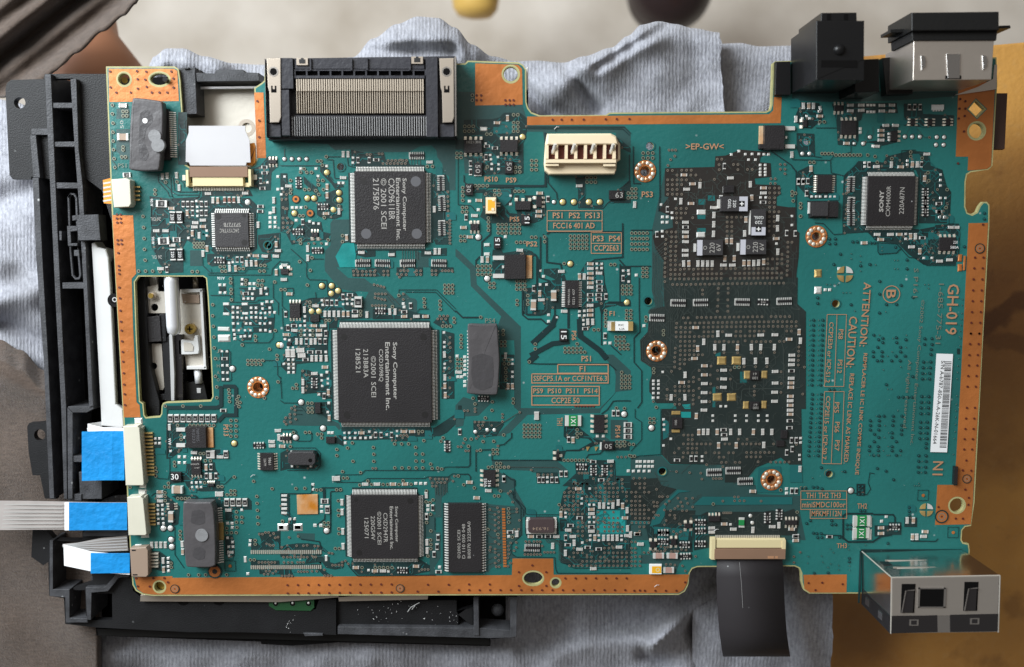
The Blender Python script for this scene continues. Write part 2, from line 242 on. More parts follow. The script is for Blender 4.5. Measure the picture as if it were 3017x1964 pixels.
DATA = '''
@310,190
k 1740,1230 1830,1190 1920,1080 2020,1080 2030,1200 1960,1270 1950,1480 1820,1480 1740,1400
k 1140,1470 1700,1470 1740,1549 1140,1549
k 860,560 965,560 965,1180 860,1180
K 135,520 290,520 290,630 130,640
K 130,760 290,760 290,1120 185,1120 165,1050 130,1020
l 2 625,1290 625,1380 735,1500 760,1560
l 2 665,1300 665,1370 770,1475 790,1560
l 2 770,1320 780,1500 850,1535 1110,1535 1120,1480
l 2 800,1330 815,1480 870,1500 1080,1500 1090,1470
l 2 860,1340 930,1400 930,1450
b 2 75,760 80,1130 130,1190
h 62,82 378,78 487,84 783,82 808,165 68,268 387,283 492,263 810,272 135,330 305,330 553,330 643,330 735,330 385,172 475,178 1797,432 1818,660 1818,855
v 88,478 88,580 96,690 96,797 98,900 103,1003 110,1108 118,1212 215,553 258,553 215,604 258,604 200,1088 243,1088 590,1478 590,1525 717,1385 850,1382 215,970 215,1005
c3h 205,480
c4h 205,850
r3h 250,1300
cv 672,1318 727,1310 838,1305 868,1450
ch 1210,1520 1650,1515
rh 1875,1208 1877,1275 1852,1458
rv 1832,1370
s 1912,1388 2035,1320 2035,1470
B 1975,1145 90 50 5 T3B3
@310,577
k 520,0 760,30 1230,0 1300,110 1225,240 1225,600 1190,640 1000,540 960,520 920,600 920,900 730,910 640,800 560,640 545,600 535,460 545,380 540,160
k 1230,60 1700,20 1790,110 1790,620 1700,690 1300,690 1200,590
k 1200,680 1950,680 1960,760 1800,840 1660,850 1440,810 1250,830 1200,780
K 1000,640 1140,640 1140,825 1000,825
k 1345,1070 1425,1070 1425,1130 1345,1130
k 1590,970 1690,970 1690,1050 1590,1050
k 1580,1080 1930,1080 1930,1170 1780,1190 1760,1235 1600,1235
k 1395,1290 1485,1290 1485,1375 1395,1375
k 1490,1290 1960,1260 2000,1430 1990,1549 1500,1549 1500,1440
k 1800,460 2065,430 2065,700 1850,660 1800,560
l 2 1140,690 1150,820 1240,905 1640,905 1680,860 1920,855
l 2 1210,930 1950,930
l 2 1500,940 1510,1200 1480,1220
l 2 1240,1170 1470,1170 1480,1230
l 2 1440,1250 1780,1250 1810,1225 1960,1225
l 2 1960,930 1970,860 2065,760
l 2 1980,1000 1980,1200 2040,1260 2040,1400
l 2 780,0 830,40 1050,40 1110,0
l 2 540,360 540,150 550,20
l 2 545,440 740,440 760,480
h 142,218 185,218 142,265 185,265 145,313 190,313 150,520 195,520 153,566 198,566 158,672 165,825 168,870 170,917 170,1078 178,1205 183,1350 190,1480
v 450,240 457,370 463,500 467,628 475,755 398,884 480,884 563,884 1030,890 1090,890 1360,832 1408,832 1380,884 1424,884 1582,855 1630,855 1838,818 1885,818 1825,884 1875,884
v 1052,558 1090,558 1125,558 1160,558 1055,600 1090,600 1125,600 1160,600 1480,975 1482,1022 1487,1100 1487,1145 1492,1222 1660,996 1660,1040 1808,996 1857,996 1800,1050 1850,1050 1270,1280 1270,1410 1278,1535 2000,1012 650,890
r4h 660,90 685,530
x4v 790,250,220 873,250,220 795,690,220 880,690,220
ch 778,145 600,410 710,410 790,580 650,858 1150,285 1060,315 1050,365 1150,360 1775,705 1880,710 2010,710 2035,645
rh 1830,122 1825,180
r3h 840,515
rv 725,870 917,95 970,95 1025,95 1133,95 1188,95 1028,200 1133,200 1188,200 1555,750 1610,750
cv 965,200 1025,440 1105,465 1268,50 1325,52 1572,45 1985,50 1985,165 1800,340 1198,620 1150,680 2015,570 1665,795 1722,795 1778,795 1465,855 1535,855 2015,900
Cv 1405,45 1460,45 1515,45
s 1085,128 1085,178 1085,235 1075,60 1195,410 1195,465 980,495 1943,200 1943,255 2003,255 1943,310 2003,310 1943,365 2003,365 1695,700 1460,790 1505,780
s 1350,1050 1405,1050 1355,1140 1412,1140 1615,985 1612,1040 1703,1035 1755,1035 1703,1095 1755,1095 1735,1155 1890,1090 1905,1155 1632,1210 1685,1210 1735,1210
s 1507,1312 1562,1320 1507,1375 1562,1372 1507,1432 1562,1432 1720,1320 1722,1375 1722,1432 1778,1320 1778,1375 1778,1432 1850,1275 1905,1248 1965,1248 1940,1320 1995,1375 1940,1375 1855,1330 1835,1380 1885,1380 1832,1437 1890,1437 1610,1440 1665,1440 1945,1500 1510,1505 1565,1505 1660,1505 1712,1505 1825,1505 1880,1505
ph 1425,1275 1425,1390 1645,1275 1650,1385
cv 1835,1125
rh 1655,1150
ah 1348,755
t 1680,75
@310,964
k 1500,0 1990,0 1975,60 1740,60 1720,150 1620,150 1560,80 1500,140
k 1350,260 1460,260 1460,640 1370,640
k 740,1030 1310,1030 1310,1130 740,1130
k 1030,1440 1440,1440 1460,1549 1030,1549
k 560,1290 655,1290 655,1420 560,1420
k 720,1140 940,1140 940,1430 760,1549 720,1549
K 360,1240 560,1240 600,1549 380,1549
k 830,1180 945,1180 945,1230 830,1230
l 2 1560,140 1620,180 1925,180 1975,130 1985,60
l 2 1440,262 1475,290 1475,460
l 2 1485,530 1485,620 1450,640
l 2 1860,388 2000,390 2030,420 2030,560 2065,600
l 11 1390,695 1520,695 1540,720 1540,1035 1400,1035 1330,1110
l 11 1365,690 1365,920 1320,945 730,945
l 3 730,945 730,1500
f 1395,20,140,50 1400,130,145,85 390,1105,95,70
s 1515,35 1575,35 1648,35 1712,35 1830,35 1890,35 1945,50 1525,85 1525,135 1600,110 1645,105 1705,105
s 1375,282 1435,282 1382,450 1438,450 1388,535 1440,535 1390,615 1442,615 590,1312 638,1312 590,1368 638,1368 770,1460 870,1530 935,1530
h 197,35 203,162 210,288 215,402 222,538 228,672 233,785 238,912
v 1773,103 1775,150 1618,205 2007,35 1940,255 1285,112 1288,240 1300,365 1302,575 2028,328 2030,375 2040,640 1880,830 1460,735 1465,778 1465,826 1468,872 1575,812 1557,850 1560,893 1592,882 1580,932 1318,700 1318,827 712,925 920,925 1130,925
v 1003,1152 1050,1152 1097,1152 1145,1152 1190,1152 1235,1152 1283,1152 857,1152 898,1270 898,1318 1125,1485 1165,1485
V 1685,388 1860,388 5 1
V 1685,432 1832,432 4 1
V 1485,1095 1545,1280 2 4
M 1803,705,128
rh 1405,370 1390,982
r3v 765,1075 840,1075 913,1075 985,1075 1058,1075 1132,1075 1205,1075 1278,1075
cv 755,1180 2045,1300
c3v 1262,1500
r3v 1215,1500 1420,1500
ch 2035,1220 1960,1350 1965,1400 1350,1530 1045,1480
ah 1812,1392
t 1498,490
tg 1520,1370 2050,210
@310,1351
k 760,150 950,150 960,60 1290,40 1300,120 1350,190 1350,300 1410,380 1130,385 1000,360 960,320 940,270 890,280 760,300
k 840,430 1070,430 1110,465 1300,450 1330,500 900,500 780,440
k 1310,470 1690,460 1725,500 1725,600 1560,600 1310,600
k 1410,590 1510,640 1510,740 1420,720
k 1410,910 1500,900 1525,990 1525,1150 1420,1170
k 590,430 720,430 780,480 880,560 860,770 790,800 640,790 600,760 480,780 480,520 600,520
k 500,1090 640,1090 800,1210 800,1290 700,1330 500,1290
k 1800,870 2065,850 2065,1070 1720,1080 1720,960 1690,940 1740,940 1840,1040 1840,960
k 1715,1190 2050,1200 2065,1360 1820,1360 1815,1300 1720,1290
l 2 1350,290 1410,300 1500,210
l 2 800,440 840,480
l 2 820,800 820,1130 930,1290
l 2 610,230 740,240 760,160 760,0
l 2 540,440 580,410 720,370
h 367,1405 570,1405 700,1402 743,1452 387,1500 528,1503
v 820,38 822,80 1525,212 1335,325 1380,325 1752,262 1970,350 1790,440 1793,522 1797,604 1800,685 1803,763 1440,420 749,285 705,328 752,330 297,333 708,397 710,440 712,490 860,465 905,465 950,465 995,465 887,852 887,897 890,942 598,105 605,150 600,200
v 1550,622 1550,685 1613,685 1550,745 1613,745 1555,805 1437,815 1437,868 1492,868 1547,868 985,1365 1105,1365 1187,1365 1435,1365 1715,1188 1760,1188 1770,958 1772,1003 780,1228 783,1275 1185,20 1243,20 1177,280
V 1485,375 1530,418 2 2
u 1820,885 1857,885 1892,865 1930,865 1988,877 2008,928 2040,920 1952,1018 1987,1018 1815,1218 1853,1218 1890,1218 1928,1218 1965,1218 2003,1218 1900,1322 1942,1322 2015,1322 1877,1357 1922,1357 1980,1345
B 1070,105 120 180 8 T4B4
B 835,215 125 110 10 -
B 1245,310 80 40 6 T4
B 780,565 60 70 6 L3R3
c5h 845,370
c6v 770,690
c3h 1340,420
f 440,325,80,50 437,395,95,60 465,910,95,50 390,1025,80,30
ch 640,395 640,445 645,500 1450,610 1475,1105
cv 1187,105 1240,205 545,1020 600,1020 652,1020 705,1020 905,1010 910,1100 680,1205 685,1310
rv 1245,100 1190,205 1303,205
r3v 1428,518 1500,518 1572,518 1645,518
s 870,50 935,50 1020,285 1073,285 1125,280 1025,335 1078,335 1130,335 1610,605 1440,765 1495,765 1497,815 1440,935 1500,985 1455,1040 1505,1040 1460,1145 1710,970 1705,1020 1680,1360 740,1178 740,1228 740,1275 745,1325
s 620,555 620,605 620,655 625,710 625,765 672,550 675,605 675,655 678,710 685,765
pv 1650,1190
t 683,822 768,822 775,957 783,1040
F 1475,1260,130
O 1295,1325,70
Q 825,1530,45
@826,400
K 230,75 560,95 640,165 830,160 860,190 1520,190 1650,120 1780,110 1840,170 1850,250 1910,330 1920,430 1990,480 1990,640 2065,640 2065,0 230,0
K 620,985 830,985 830,1240 720,1280 660,1420 700,1549 520,1549 530,1350 590,1290 590,1030
k 0,440 80,440 95,620 130,650 90,690 100,820 80,960 160,1010 130,1130 130,1270 60,1140 0,1130
k 270,470 430,610 480,700 430,700 280,560
k 510,690 700,610 720,640 620,760 730,820 720,950 640,980 480,960 430,930 430,780 540,770
k 130,1130 300,1010 480,1010 500,1130 590,1150 560,1220 330,1240 130,1280
k 470,350 540,330 560,460 640,560 720,540 750,600 640,620 600,560 500,460 470,420
k 830,160 1010,200 1220,190 1240,280 1500,270 1530,350 840,350
k 1800,450 1950,450 1990,560 2000,1280 1830,1280 1800,1200
k 880,1350 1120,1350 1120,1420 1000,1430 880,1400
k 1280,1350 1360,1350 1360,1430 1280,1430
k 890,1450 1070,1450 1070,1549 890,1549
k 1120,1450 1300,1450 1300,1549 1120,1549
k 1420,1450 1600,1450 1600,1549 1420,1549
k 1785,1450 1960,1450 1960,1549 1785,1549
k 1660,1350 1960,1320 1960,1410 1660,1420
K 1590,1350 1785,1430 1785,1549 1620,1549 1600,1480
g 740,1265 870,1265 890,1400 880,1549 700,1549 650,1420
l 2 540,245 720,245
l 2 0,350 480,350 620,520
l 2 550,280 620,280 640,500 700,500
l 2 790,260 800,350 880,370
l 2 120,1330 310,1500 310,1549
l 2 0,1485 100,1485 100,1549
l 2 230,1040 130,1150
l 2 310,1450 510,1450
l 2 430,610 430,480
b 2 48,150 48,270
b 1.5 1440,1350 1440,1460
b 1.5 1470,1350 1470,1460
b 1.5 1500,1350 1500,1460
b 1.5 1530,1350 1530,1460
b 1.5 1560,1350 1560,1460
b 1.5 1590,1350 1590,1460
b 1.5 1620,1350 1620,1460
b 1.5 1545,255 1545,340
b 1.5 1580,255 1580,340
b 1.5 1615,255 1615,340
b 1.5 1650,255 1650,340
v 543,245 440,297 480,297 1733,360 1795,360 497,345 283,388 240,428 313,430 370,430 122,525 503,525 125,632 340,632 122,675 455,690 300,840 690,825 520,962 230,940 270,940 735,1175 735,1245 565,1225 240,1225 240,1265 375,1435 230,1480 447,522 450,575 420,645 510,632 290,632
u 1025,218 1063,218 1165,210 1202,212 35,845 80,858 35,968 85,968 37,1025 88,1025 140,1025 37,1080 88,1080 90,1135 20,745 70,745 75,690 335,1270 400,1265 485,1265
U 1272,290 1490,290 6 1
U 1212,325 1475,325 7 1
U 1975,660 1978,940 1 6
U 1998,995 2000,1265 1 8
cv 740,215 797,215 550,600 550,700 320,1330 322,1440 690,890 780,1200 1815,865 1825,1362 1875,1362
rv 915,285 1047,285 262,1015
rh 1130,280
ch 1760,308 955,1375 1310,1400 1740,1380 95,590 540,915 740,492 45,1525
nh 1612,232 978,1500 1210,1500 1505,1500 1875,1500
nv 1893,560 1905,800 1905,1090
ah 505,835 208,1130 435,1350
av 215,550
s 858,255 855,315 240,385 420,385 545,355 50,480 445,475 690,555 740,555 20,620 140,845 190,845 245,845 185,995 345,1010 390,1030 452,1035 545,1275 12,690
ts 48,272 135,272 222,272 308,272
tg 548,432 318,735 398,735 690,670 695,755 625,870 165,912
O 185,745,38 353,910,38
B 405,1165 80 60 6 T3B2
@826,787
K 525,0 660,0 800,125 990,130 1060,185 1230,240 1350,370 1470,300 1530,360 1590,370 1612,400 1612,520 1560,600 1000,600 960,450 1040,290 920,280 870,290 700,250 580,110 525,40
k 330,370 560,350 640,300 760,290 880,290 960,400 1000,600 680,620 660,720 580,720 560,900 560,1100 190,1140 180,1250 90,1250 10,1170 50,1000 90,900 30,830 40,700 240,600 240,400
k 245,1205 330,1210 470,1270 580,1220 610,1260 620,1549 500,1549 430,1480 290,1490 240,1470
k 1900,740 2050,780 2050,1549 1900,1549
k 1870,580 1980,560 1985,650 2030,690 1900,710 1800,650
k 840,20 1290,0 1290,90 1120,110 850,110
k 1370,0 1680,0 1680,90 1600,95 1540,50 1500,100 1410,120 1370,90
k 1770,0 2040,0 2040,55 1880,55 1850,95 1775,95
k 1090,490 1250,490 1400,470 1500,500 1620,540 1760,560 1760,610 1090,610
l 2 1395,300 1400,265 1840,265 2065,490
l 2 1470,290 1830,292 2065,530
l 2 305,0 310,110 340,145 545,150 560,340
l 2 0,245 150,245 155,310
l 2 20,290 20,460 90,520
l 2 20,480 30,700
l 2 0,1290 15,1549
l 2 410,290 420,360 330,370
l 2 1600,540 1640,490 1750,490
b 1.5 1250,340 1340,440
b 1.5 1300,330 1400,440
b 1.5 1250,300 1330,390
v 350,410 350,460 1323,462 947,517 947,562 1398,330 540,625 580,625 1695,370 1698,415 1700,462 1882,398 1882,443 1885,492 245,750 383,745 245,800 385,800 105,795 190,1380 148,1423 193,1423 1915,692 1960,692 2005,692 2048,600 2050,645 355,35 320,208 10,262 57,262
V 1940,210 2030,300 3 3
u 1085,450 1125,450 1162,450 1200,450 1238,450 1122,312 1160,312 1200,312 1240,312 1118,355 1158,365 1195,375 1233,382 1107,203 1148,212 1187,222 1222,232 1450,312 1450,378 1880,572 1927,572 1972,572 1857,607 1900,607 1950,607
u 865,45 915,50 970,45 1015,50 1063,45 1110,50 870,90 917,90 970,90 1018,90 1065,90 1112,90 1220,45 1268,45 1222,90 1270,90 1380,80 1405,115 1420,40 1462,40 1505,40 1430,85 1485,85 1607,40 1655,40 1608,85 1655,85 1788,40 1835,40 1790,85 1835,85 1910,40 1948,40 1985,40 2025,40 2000,825 2000,890 2005,945 2000,1060 2005,1105 1990,1190 2000,1300 2000,1420 265,1220 303,1265
B 170,510 130 180 8 T4B4
B 405,600 110 90 8 -
B 50,50 100 70 7 T2R2
B 100,905 60 40 5 -
rv 60,555 738,350 550,420 605,420 662,420 1535,455 87,715 535,780 305,875 465,875 528,875 515,1520
rh 820,325 880,520 1460,525 160,690 350,1000 450,1000 295,1090
r5v 915,410
ch 105,315 415,455 880,575 1460,580 1605,580 1712,580 395,690 505,690 165,745 455,745 455,800 65,795 525,1180 400,1255 40,145
c3h 235,980 250,1040
c3v 85,1015 145,1015
cv 525,550 577,550 632,550 686,550 742,550 797,550 1020,560 1290,525 1352,525 283,500 190,875 245,875 360,878 410,875 370,1075 422,1075 478,1075 540,1075 265,1355 265,1450 565,1475 1935,1030 1940,1300 1940,1400 1945,1510
s 785,375 850,380 740,435 790,432 845,432 490,390 500,445 290,580 285,635 235,690 290,690 287,745 350,745 285,800 350,800 55,850 105,860 90,945 148,945 535,1000 95,1090 150,1090 40,1140 98,1145 155,1145 98,1190 155,1190 98,1240 155,1240 550,1240 485,1275 490,1335 560,1315 560,1370 495,1400 455,1500 1930,770 1935,885 1935,940 1938,1140 1938,1190 1450,430 1460,470
ah 1180,515
av 400,1365
tg 490,220 605,220 680,278 600,310 368,520 455,520
t 10,920
@826,1174
K 40,230 110,180 120,90 260,70 330,40 590,40 600,250 690,290 720,350 690,370 650,320 310,320 60,310 25,270
k 720,340 1820,340 1960,250 2065,180 2065,300 1960,400 1880,440 1540,450 1490,500 1320,500 1300,480 1160,480 1100,490 760,490 720,420
k 400,40 600,40 600,250 560,240 480,180 400,180
k 650,440 745,420 745,560 650,520
K 1740,920 2000,920 2020,960 1970,1000 1970,1090 1900,1170 1900,1400 1830,1400 1820,1060 1780,1030
k 0,640 80,600 430,610 460,660 460,780 400,830 80,830 0,850
l 2 0,365 160,365 190,385 190,410
l 2 190,500 350,500 370,480 370,400
l 2 30,590 60,580 410,580 470,640 470,790 430,840 80,845
l 2 640,900 940,895 1000,845 1880,845 1950,805 2065,805
l 2 650,985 960,985 1030,940 1700,940 1740,920 1980,920 2030,885 2065,885
l 2 1050,950 1050,1000
l 2 1430,950 1430,1000
l 3 0,1120 350,1120 370,1100 370,1020
l 3 380,1080 500,1050 720,1050
l 7 515,1060 515,1180
l 3 590,1549 590,1110 600,1095 720,1090
l 3 100,1130 100,1340 120,1400
l 3 525,1360 520,1420 430,1490
k 0,1120 100,1130 100,1380 180,1420 170,1549 90,1549 90,1400 20,1370 0,1360
l 2 1820,1400 1820,1549
l 2 0,20 40,50 220,50
l 1.5 170,90 250,100 310,170
l 1.5 180,130 260,140
l 1.5 180,180 260,185
b 1.5 1828,960 1835,1130
b 1.5 1852,1000 1862,1140
b 1.5 1895,1000 1890,1140
b 1.5 1917,960 1925,1140
b 1.5 1940,1000 1945,1130
b 1.5 1962,960 1965,1110
v 325,50 373,50 330,110 375,110 332,155 377,155 1630,385 1675,385 157,397 297,395 345,395 440,415 487,415 487,460 667,595 667,668 793,578 850,518 858,735 1098,572 1102,652 1102,735 1348,530 1430,530 1512,530 1692,492 1595,570 1598,650 1600,732 1600,812 1678,650 1678,732 1680,812 1350,812 1435,812 1517,812 735,857 947,868 745,932 790,932 120,560 1032,968 1447,965 937,1015 1075,1008 1212,1008 1265,1008 1400,1008 1542,1005 185,1055 290,1053 430,1073 480,1073 665,1070 712,1070 1772,768 1790,818 1855,815 1903,826 1920,458 1893,498
v 685,1200 685,1313 688,1373 1720,1213 1765,1220 1800,1190 1723,1085 1772,1360 1725,1457 520,1460 567,1460 520,1505 567,1505 27,1445 692,1530
u 172,87 133,110 175,132 115,182 172,180 65,222 117,222 182,238 48,268 120,272 70,298 1768,935 1828,945 1873,945 1917,945 1962,945 1792,990 1852,985 1895,985 1940,985 1835,1028 1793,1028 2035,968 2052,910 1090,818 1127,818 1420,430 1455,430 1490,430
B 440,110 70 130 10 -
B 590,490 110 80 8 -
B 75,470 90 50 6 T3B3
s 570,55 560,160 755,405 812,405 885,405 1050,390 820,465 880,465 945,465 1005,465 1065,460 760,465 1255,425 1375,385 1375,440 765,525 570,405 612,405 383,1015 383,1073 1597,1003 1655,1003 1712,1003 1740,1265 1740,1315 115,1420 165,1420 410,1500 480,1500 485,1275 485,1335
ch 955,405 1455,390 1555,390 1000,1012 1138,1012 1328,1012 1470,1010 20,565
cv 575,230 725,1225 727,1340 1720,1140 1725,1395
rv 1122,430 1188,430 1310,430 1795,1290 5,470
c3h 655,945
r3h 520,1212
r3v 552,1312
ph 45,1145 45,1195 45,1250 45,1300 45,1350
f 10,1515,90,80 205,1515,110,80
av 1968,560
t 245,45 503,352 180,460
@826,1500
K 195,280 405,285 405,370 250,360 195,320
k 0,450 60,420 200,400 330,400 470,420 560,500 640,520 570,530 480,480 480,700 620,790 520,790 430,700 0,700 0,650 480,640 480,570 360,590 360,560 0,560 0,480
k 370,540 580,560 580,620 640,640 760,600 740,690 640,710 540,690 490,620 300,640 300,600
k 0,700 120,700 160,800 0,800
k 840,600 1660,600 1760,660 1760,730 1560,770 920,770 830,680
K 1690,60 1830,60 1830,330 1700,330
K 1790,270 1890,270 1890,560 1820,680 1820,780 1760,780 1760,560 1700,530 1700,340 1790,340
l 3 480,470 460,380 240,350
l 3 760,600 830,700 910,785 1830,775
l 2 540,290 590,270 595,0
b 1.5 640,20 640,30
h 1740,885 1985,885 1618,965 1863,965
H 86,890 1312,880 11 1
H 88,987 1312,975 11 1
v 692,10 688,68 692,228 692,283 650,458 697,458 1772,52 1725,150 1775,250 1772,357 1775,410 1775,460 1740,547 965,682 1120,682 1170,682 1218,682 1267,682 1318,682 27,135 520,155 567,155 520,200 567,200
u 105,327 212,315 195,425 275,425 318,420 408,430 447,430 575,510 612,515 40,560 85,560 125,560 168,560 393,560 420,558 45,622 95,622 140,622 205,620 238,620 275,620 617,655 652,655 693,655 730,655 730,617 768,603 803,637 520,708 525,778 563,778 600,778 22,782 62,782 100,782 140,782 1670,705 1705,705 1743,705 210,560 245,560 280,560 320,560 215,730 250,730 285,730 320,730 375,725 430,725 20,442
ch 890,690 1600,675 1115,730 1210,730
cv 735,265 738,440 1722,85 1728,393 1730,490
rv 1858,335 1848,445 1812,535
rh 1865,740
s 1275,735 1040,720 1878,685 405,190 475,190 110,120 165,115
ah 1440,718
t 545,255
pv 540,580
f 205,215,110,90 30,215,130,90
Q 1413,928,42
@1342,270
K 0,0 230,0 230,155 790,155 830,290 840,390 1000,400 1990,400 2065,480 2065,640 2040,640 1890,520 1890,480 1080,480 1050,600 1030,470 840,470 800,500 800,960 600,980 110,960 90,700 0,680
k 100,330 440,320 520,300 570,245 760,245 840,310 840,470 820,540 800,600 800,960 590,980 560,960 330,980 210,980 150,800 90,760
K 350,410 475,410 475,570 350,570
G 520,350 670,350 670,490 520,490
k 0,560 90,560 90,690 0,680
k 110,1090 390,1090 400,1120 340,1170 310,1190 210,1190 110,1180
k 340,1170 600,1120 680,1120 690,1200 640,1330 560,1340 640,1430 760,1440 760,1549 400,1549 290,1470 320,1400 320,1190
G 450,1145 650,1145 660,1260 580,1340 490,1330 490,1220 450,1200
k 700,1220 1050,1220 1070,1380 1030,1500 920,1549 750,1549 700,1300
k 1415,990 1530,990 1530,1110 1530,1370 1445,1370 1445,1110 1415,1070
k 1510,1370 1740,1380 1800,1310 2065,1310 2065,1260 1830,1270 1760,1340 1520,1340
k 1860,1190 1960,1120 2065,1050 2065,1180 1990,1180 1990,1270 1840,1270
k 1900,530 2065,660 2065,720 1910,640
l 2 1180,470 1180,400
l 3 100,980 100,1060 140,1095 1030,1105 1060,1090
l 3 1090,960 1090,1070 1190,1190 1200,1270
l 6 1060,480 1060,1110 380,1115
l 2 840,410 1990,415 2065,490
l 2 840,430 1970,435 2050,510
l 2 30,700 30,1330 180,1340 240,1410
l 3 690,1120 690,1150
l 3 2050,740 2050,1050 1980,1110
h 250,43 303,43 250,100 303,100 588,100 637,100 684,100 590,153 638,153 684,153 1145,330 1250,330 1370,330 1510,328 1770,325 1900,322 2050,322
V 18,725 65,775 2 2
V 110,408 210,465 3 2
V 685,365 735,465 2 3
V 898,812 950,918 2 3
V 1550,1012 1648,1065 3 2
V 463,1165 512,1215 2 2
V 83,1365 130,1415 2 2
V 708,892 758,945 2 2
v 200,43 200,100 685,272 735,272 370,500 418,500 235,1107 280,1107 325,1107 375,1107 85,1130 85,1178 85,1225 85,1280 702,1172 748,1172 797,1172 388,1488 388,1535 375,885 2035,1195 2035,1250
B 208,640 215 160 14 T4B4
B 630,635 210 150 14 T4B4
B 270,905 100 140 10 -
B 632,890 95 150 10 -
B 160,1150 95 140 10 -
B 795,1340 185 110 12 T3
B 985,1300 70 120 8 R3L2
B 825,1510 100 120 10 -
B 1900,1215 180 110 10 -
cv 615,310
ch 490,365 1462,1108 995,1195 275,1280 985,1410 980,1465 225,1460
f 332,438,95,55 1860,1215,40,90 265,985,95,20 
rv 178,845 178,945 360,770 1090,1265 125,1480
rh 370,640 465,662
s 410,745 420,795 430,850 428,910 500,770 510,855 510,910 355,610 165,1290 650,1225 650,1325 270,1390 925,1255 180,1540 265,1540
tg 790,530 1265,1300 1397,1300 1573,1300 1703,1300
ts 1162,1300
@1342,657
K 0,300 40,330 240,520 250,720 770,1220 770,1549 700,1549 690,1380 520,1380 500,1200 540,1100 180,740 170,550 0,390
k 440,310 540,310 560,350 700,330 810,300 900,330 950,380 900,400 560,380 430,390
k 430,450 580,450 580,600 450,590
k 780,760 900,760 900,730 1200,660 1280,600 1300,660 1280,1010 1120,1010 1120,1070 840,1080 780,1060
G 840,830 900,830 900,1060 840,1060
k 1040,540 1210,530 1250,600 1210,680 1130,640 1040,600
k 960,940 1065,940 1065,1010 960,1010
k 1450,610 1550,450 1740,450 1760,700 1800,860 1740,960 1640,1000 1640,1190 1560,1250 1490,1220 1450,1130 1450,1010
k 1950,500 2065,520 2065,720 1950,720
k 1640,940 1720,960 1800,930 2065,930 2065,980 1950,980 1900,960 1760,1000 1720,1100 1690,960
l 14 1190,1080 1140,1200 900,1420
l 6 1330,1010 1330,1240
l 14 1340,1395 1140,1420 880,1560
l 16 1460,1130 1470,1330 1700,1500 1780,1600
l 5 930,360 960,400 960,760
l 4 1000,160 1000,560
l 4 1030,130 1075,170 1075,460 1240,480 1250,540
l 4 1075,130 1110,100 1960,100
l 4 980,420 990,640 1110,680 1110,740
l 4 240,520 240,440 290,390
l 4 310,390 310,220 410,130 410,0
l 4 1970,0 1970,400 1640,430 1600,460
l 4 1930,430 2000,510 2065,510
l 4 1940,480 1940,930 1800,930
l 4 0,1030 80,1110 280,1110
l 4 790,780 790,1080 850,1130 1010,1130 1070,1185 1120,1185
l 4 840,850 840,1080 1000,1080 1060,1060
l 4 1170,960 1170,1210 930,1430
l 3 1720,980 1720,1440
l 3 1830,1440 1950,1549
j 2 1080,95 1730,95
j 2 1600,110 1955,110 1955,355 1600,355 1600,110
j 2 1600,238 1955,238
j 2 1080,0 1080,95
j 2 1730,0 1730,95
V 502,18 598,115 3 3
V 655,18 752,115 3 3
V 62,155 108,205 2 2
V 1355,152 1545,295 5 4
V 265,505 315,603 2 3
V 362,505 410,603 2 3
V 405,708 452,755 2 2
V 722,685 816,777 3 3
V 1970,740 2065,832 3 3
V 1890,1340 1985,1435 3 3
V 1768,1030 1768,1212 1 5
V 2015,1030 2065,1120 2 3
V 66,1322 66,1460 1 4
V 1290,1472 1478,1518 5 2
v 388,35 388,83 720,225 767,225 815,225 898,165 945,165 1050,163 1050,217 1280,475 1830,487 1875,487 852,853 852,910 852,955 725,910 725,957 297,1107 562,1265 562,1310 540,1398 583,1398 540,1443 583,1443 1632,1255 1682,1255 940,1425 940,1480 1432,1420 1522,1518 2030,1430 1937,1478 1985,1478 2030,1478
u 1718,945
B 225,45 100 80 8 T3B3
B 495,230 90 140 10 -
B 1272,1318 95 145 10 -
B 1372,838 165 330 10 L15R15
ch 95,52 170,163 1250,570 1285,1040 760,320 1695,590 1015,905
ch 1592,480 1592,535 1592,592 1592,650 1592,758 1590,970 1590,1085
Ch 1592,705 1590,1030
rh 1590,845 1590,905 1697,690 1690,845 1690,895 1700,745 1700,790
rv 922,770 1775,865 1765,1330
rh 1530,1245
c6v 1160,855 920,965
cv 995,830 1562,1165 1620,1165 1465,630 1520,630
s 1668,480 1725,480 1668,530 1725,530 1000,560 1040,630 1000,725 1075,725 1100,1080 1100,1160 1195,1110 1465,1040 1465,1090 1520,1035 1520,1090 1508,1145 1510,1195 1980,560 2040,560 2045,600 1765,1415 1825,1415 590,160 2045,690
cv 315,430 378,430
rv 1978,650
tg 1355,480 2022,935
t 270,165 375,655
f 372,255,70,40 372,365,70,40
@1342,1044
K 695,0 770,0 770,630 1700,635 1880,460 1890,250 1870,170 1730,0 1860,0 2065,190 2065,420 1890,440 1720,640 1700,690 850,710 640,920 550,960 480,960 560,880 760,680 690,620
k 540,0 690,0 690,410 520,410
K 90,500 300,560 430,560 270,720 110,730 90,840 0,860 0,600
k 210,780 540,790 570,820 480,960 300,970 230,960 210,860
l 16 860,90 960,0
k 1290,970 1560,990 1610,1030 1450,1120 1150,1125 1150,1250 1260,1260 1300,1140 1460,1140 1730,1040 1720,1010 1620,990 1540,930 1290,720
K 1700,930 1810,1000 1820,1020 1620,1020 1620,990
k 1730,1020 2050,1020 2050,1130 1730,1130
K 1830,770 2030,770 2030,1000 1830,1000
K 430,1250 1200,1255 1320,1360 1320,1440 1180,1400 910,1390 880,1370 440,1350
k 1410,1270 1580,1270 1580,1240 1880,1250 1890,1450 1860,1549 1260,1549 1420,1400
k 950,1390 1200,1390 1230,1520 960,1520
l 3 850,100 990,110 1810,110 1890,180
l 3 660,920 660,980 570,1060 500,1070
l 3 1290,720 1280,960 1320,1000
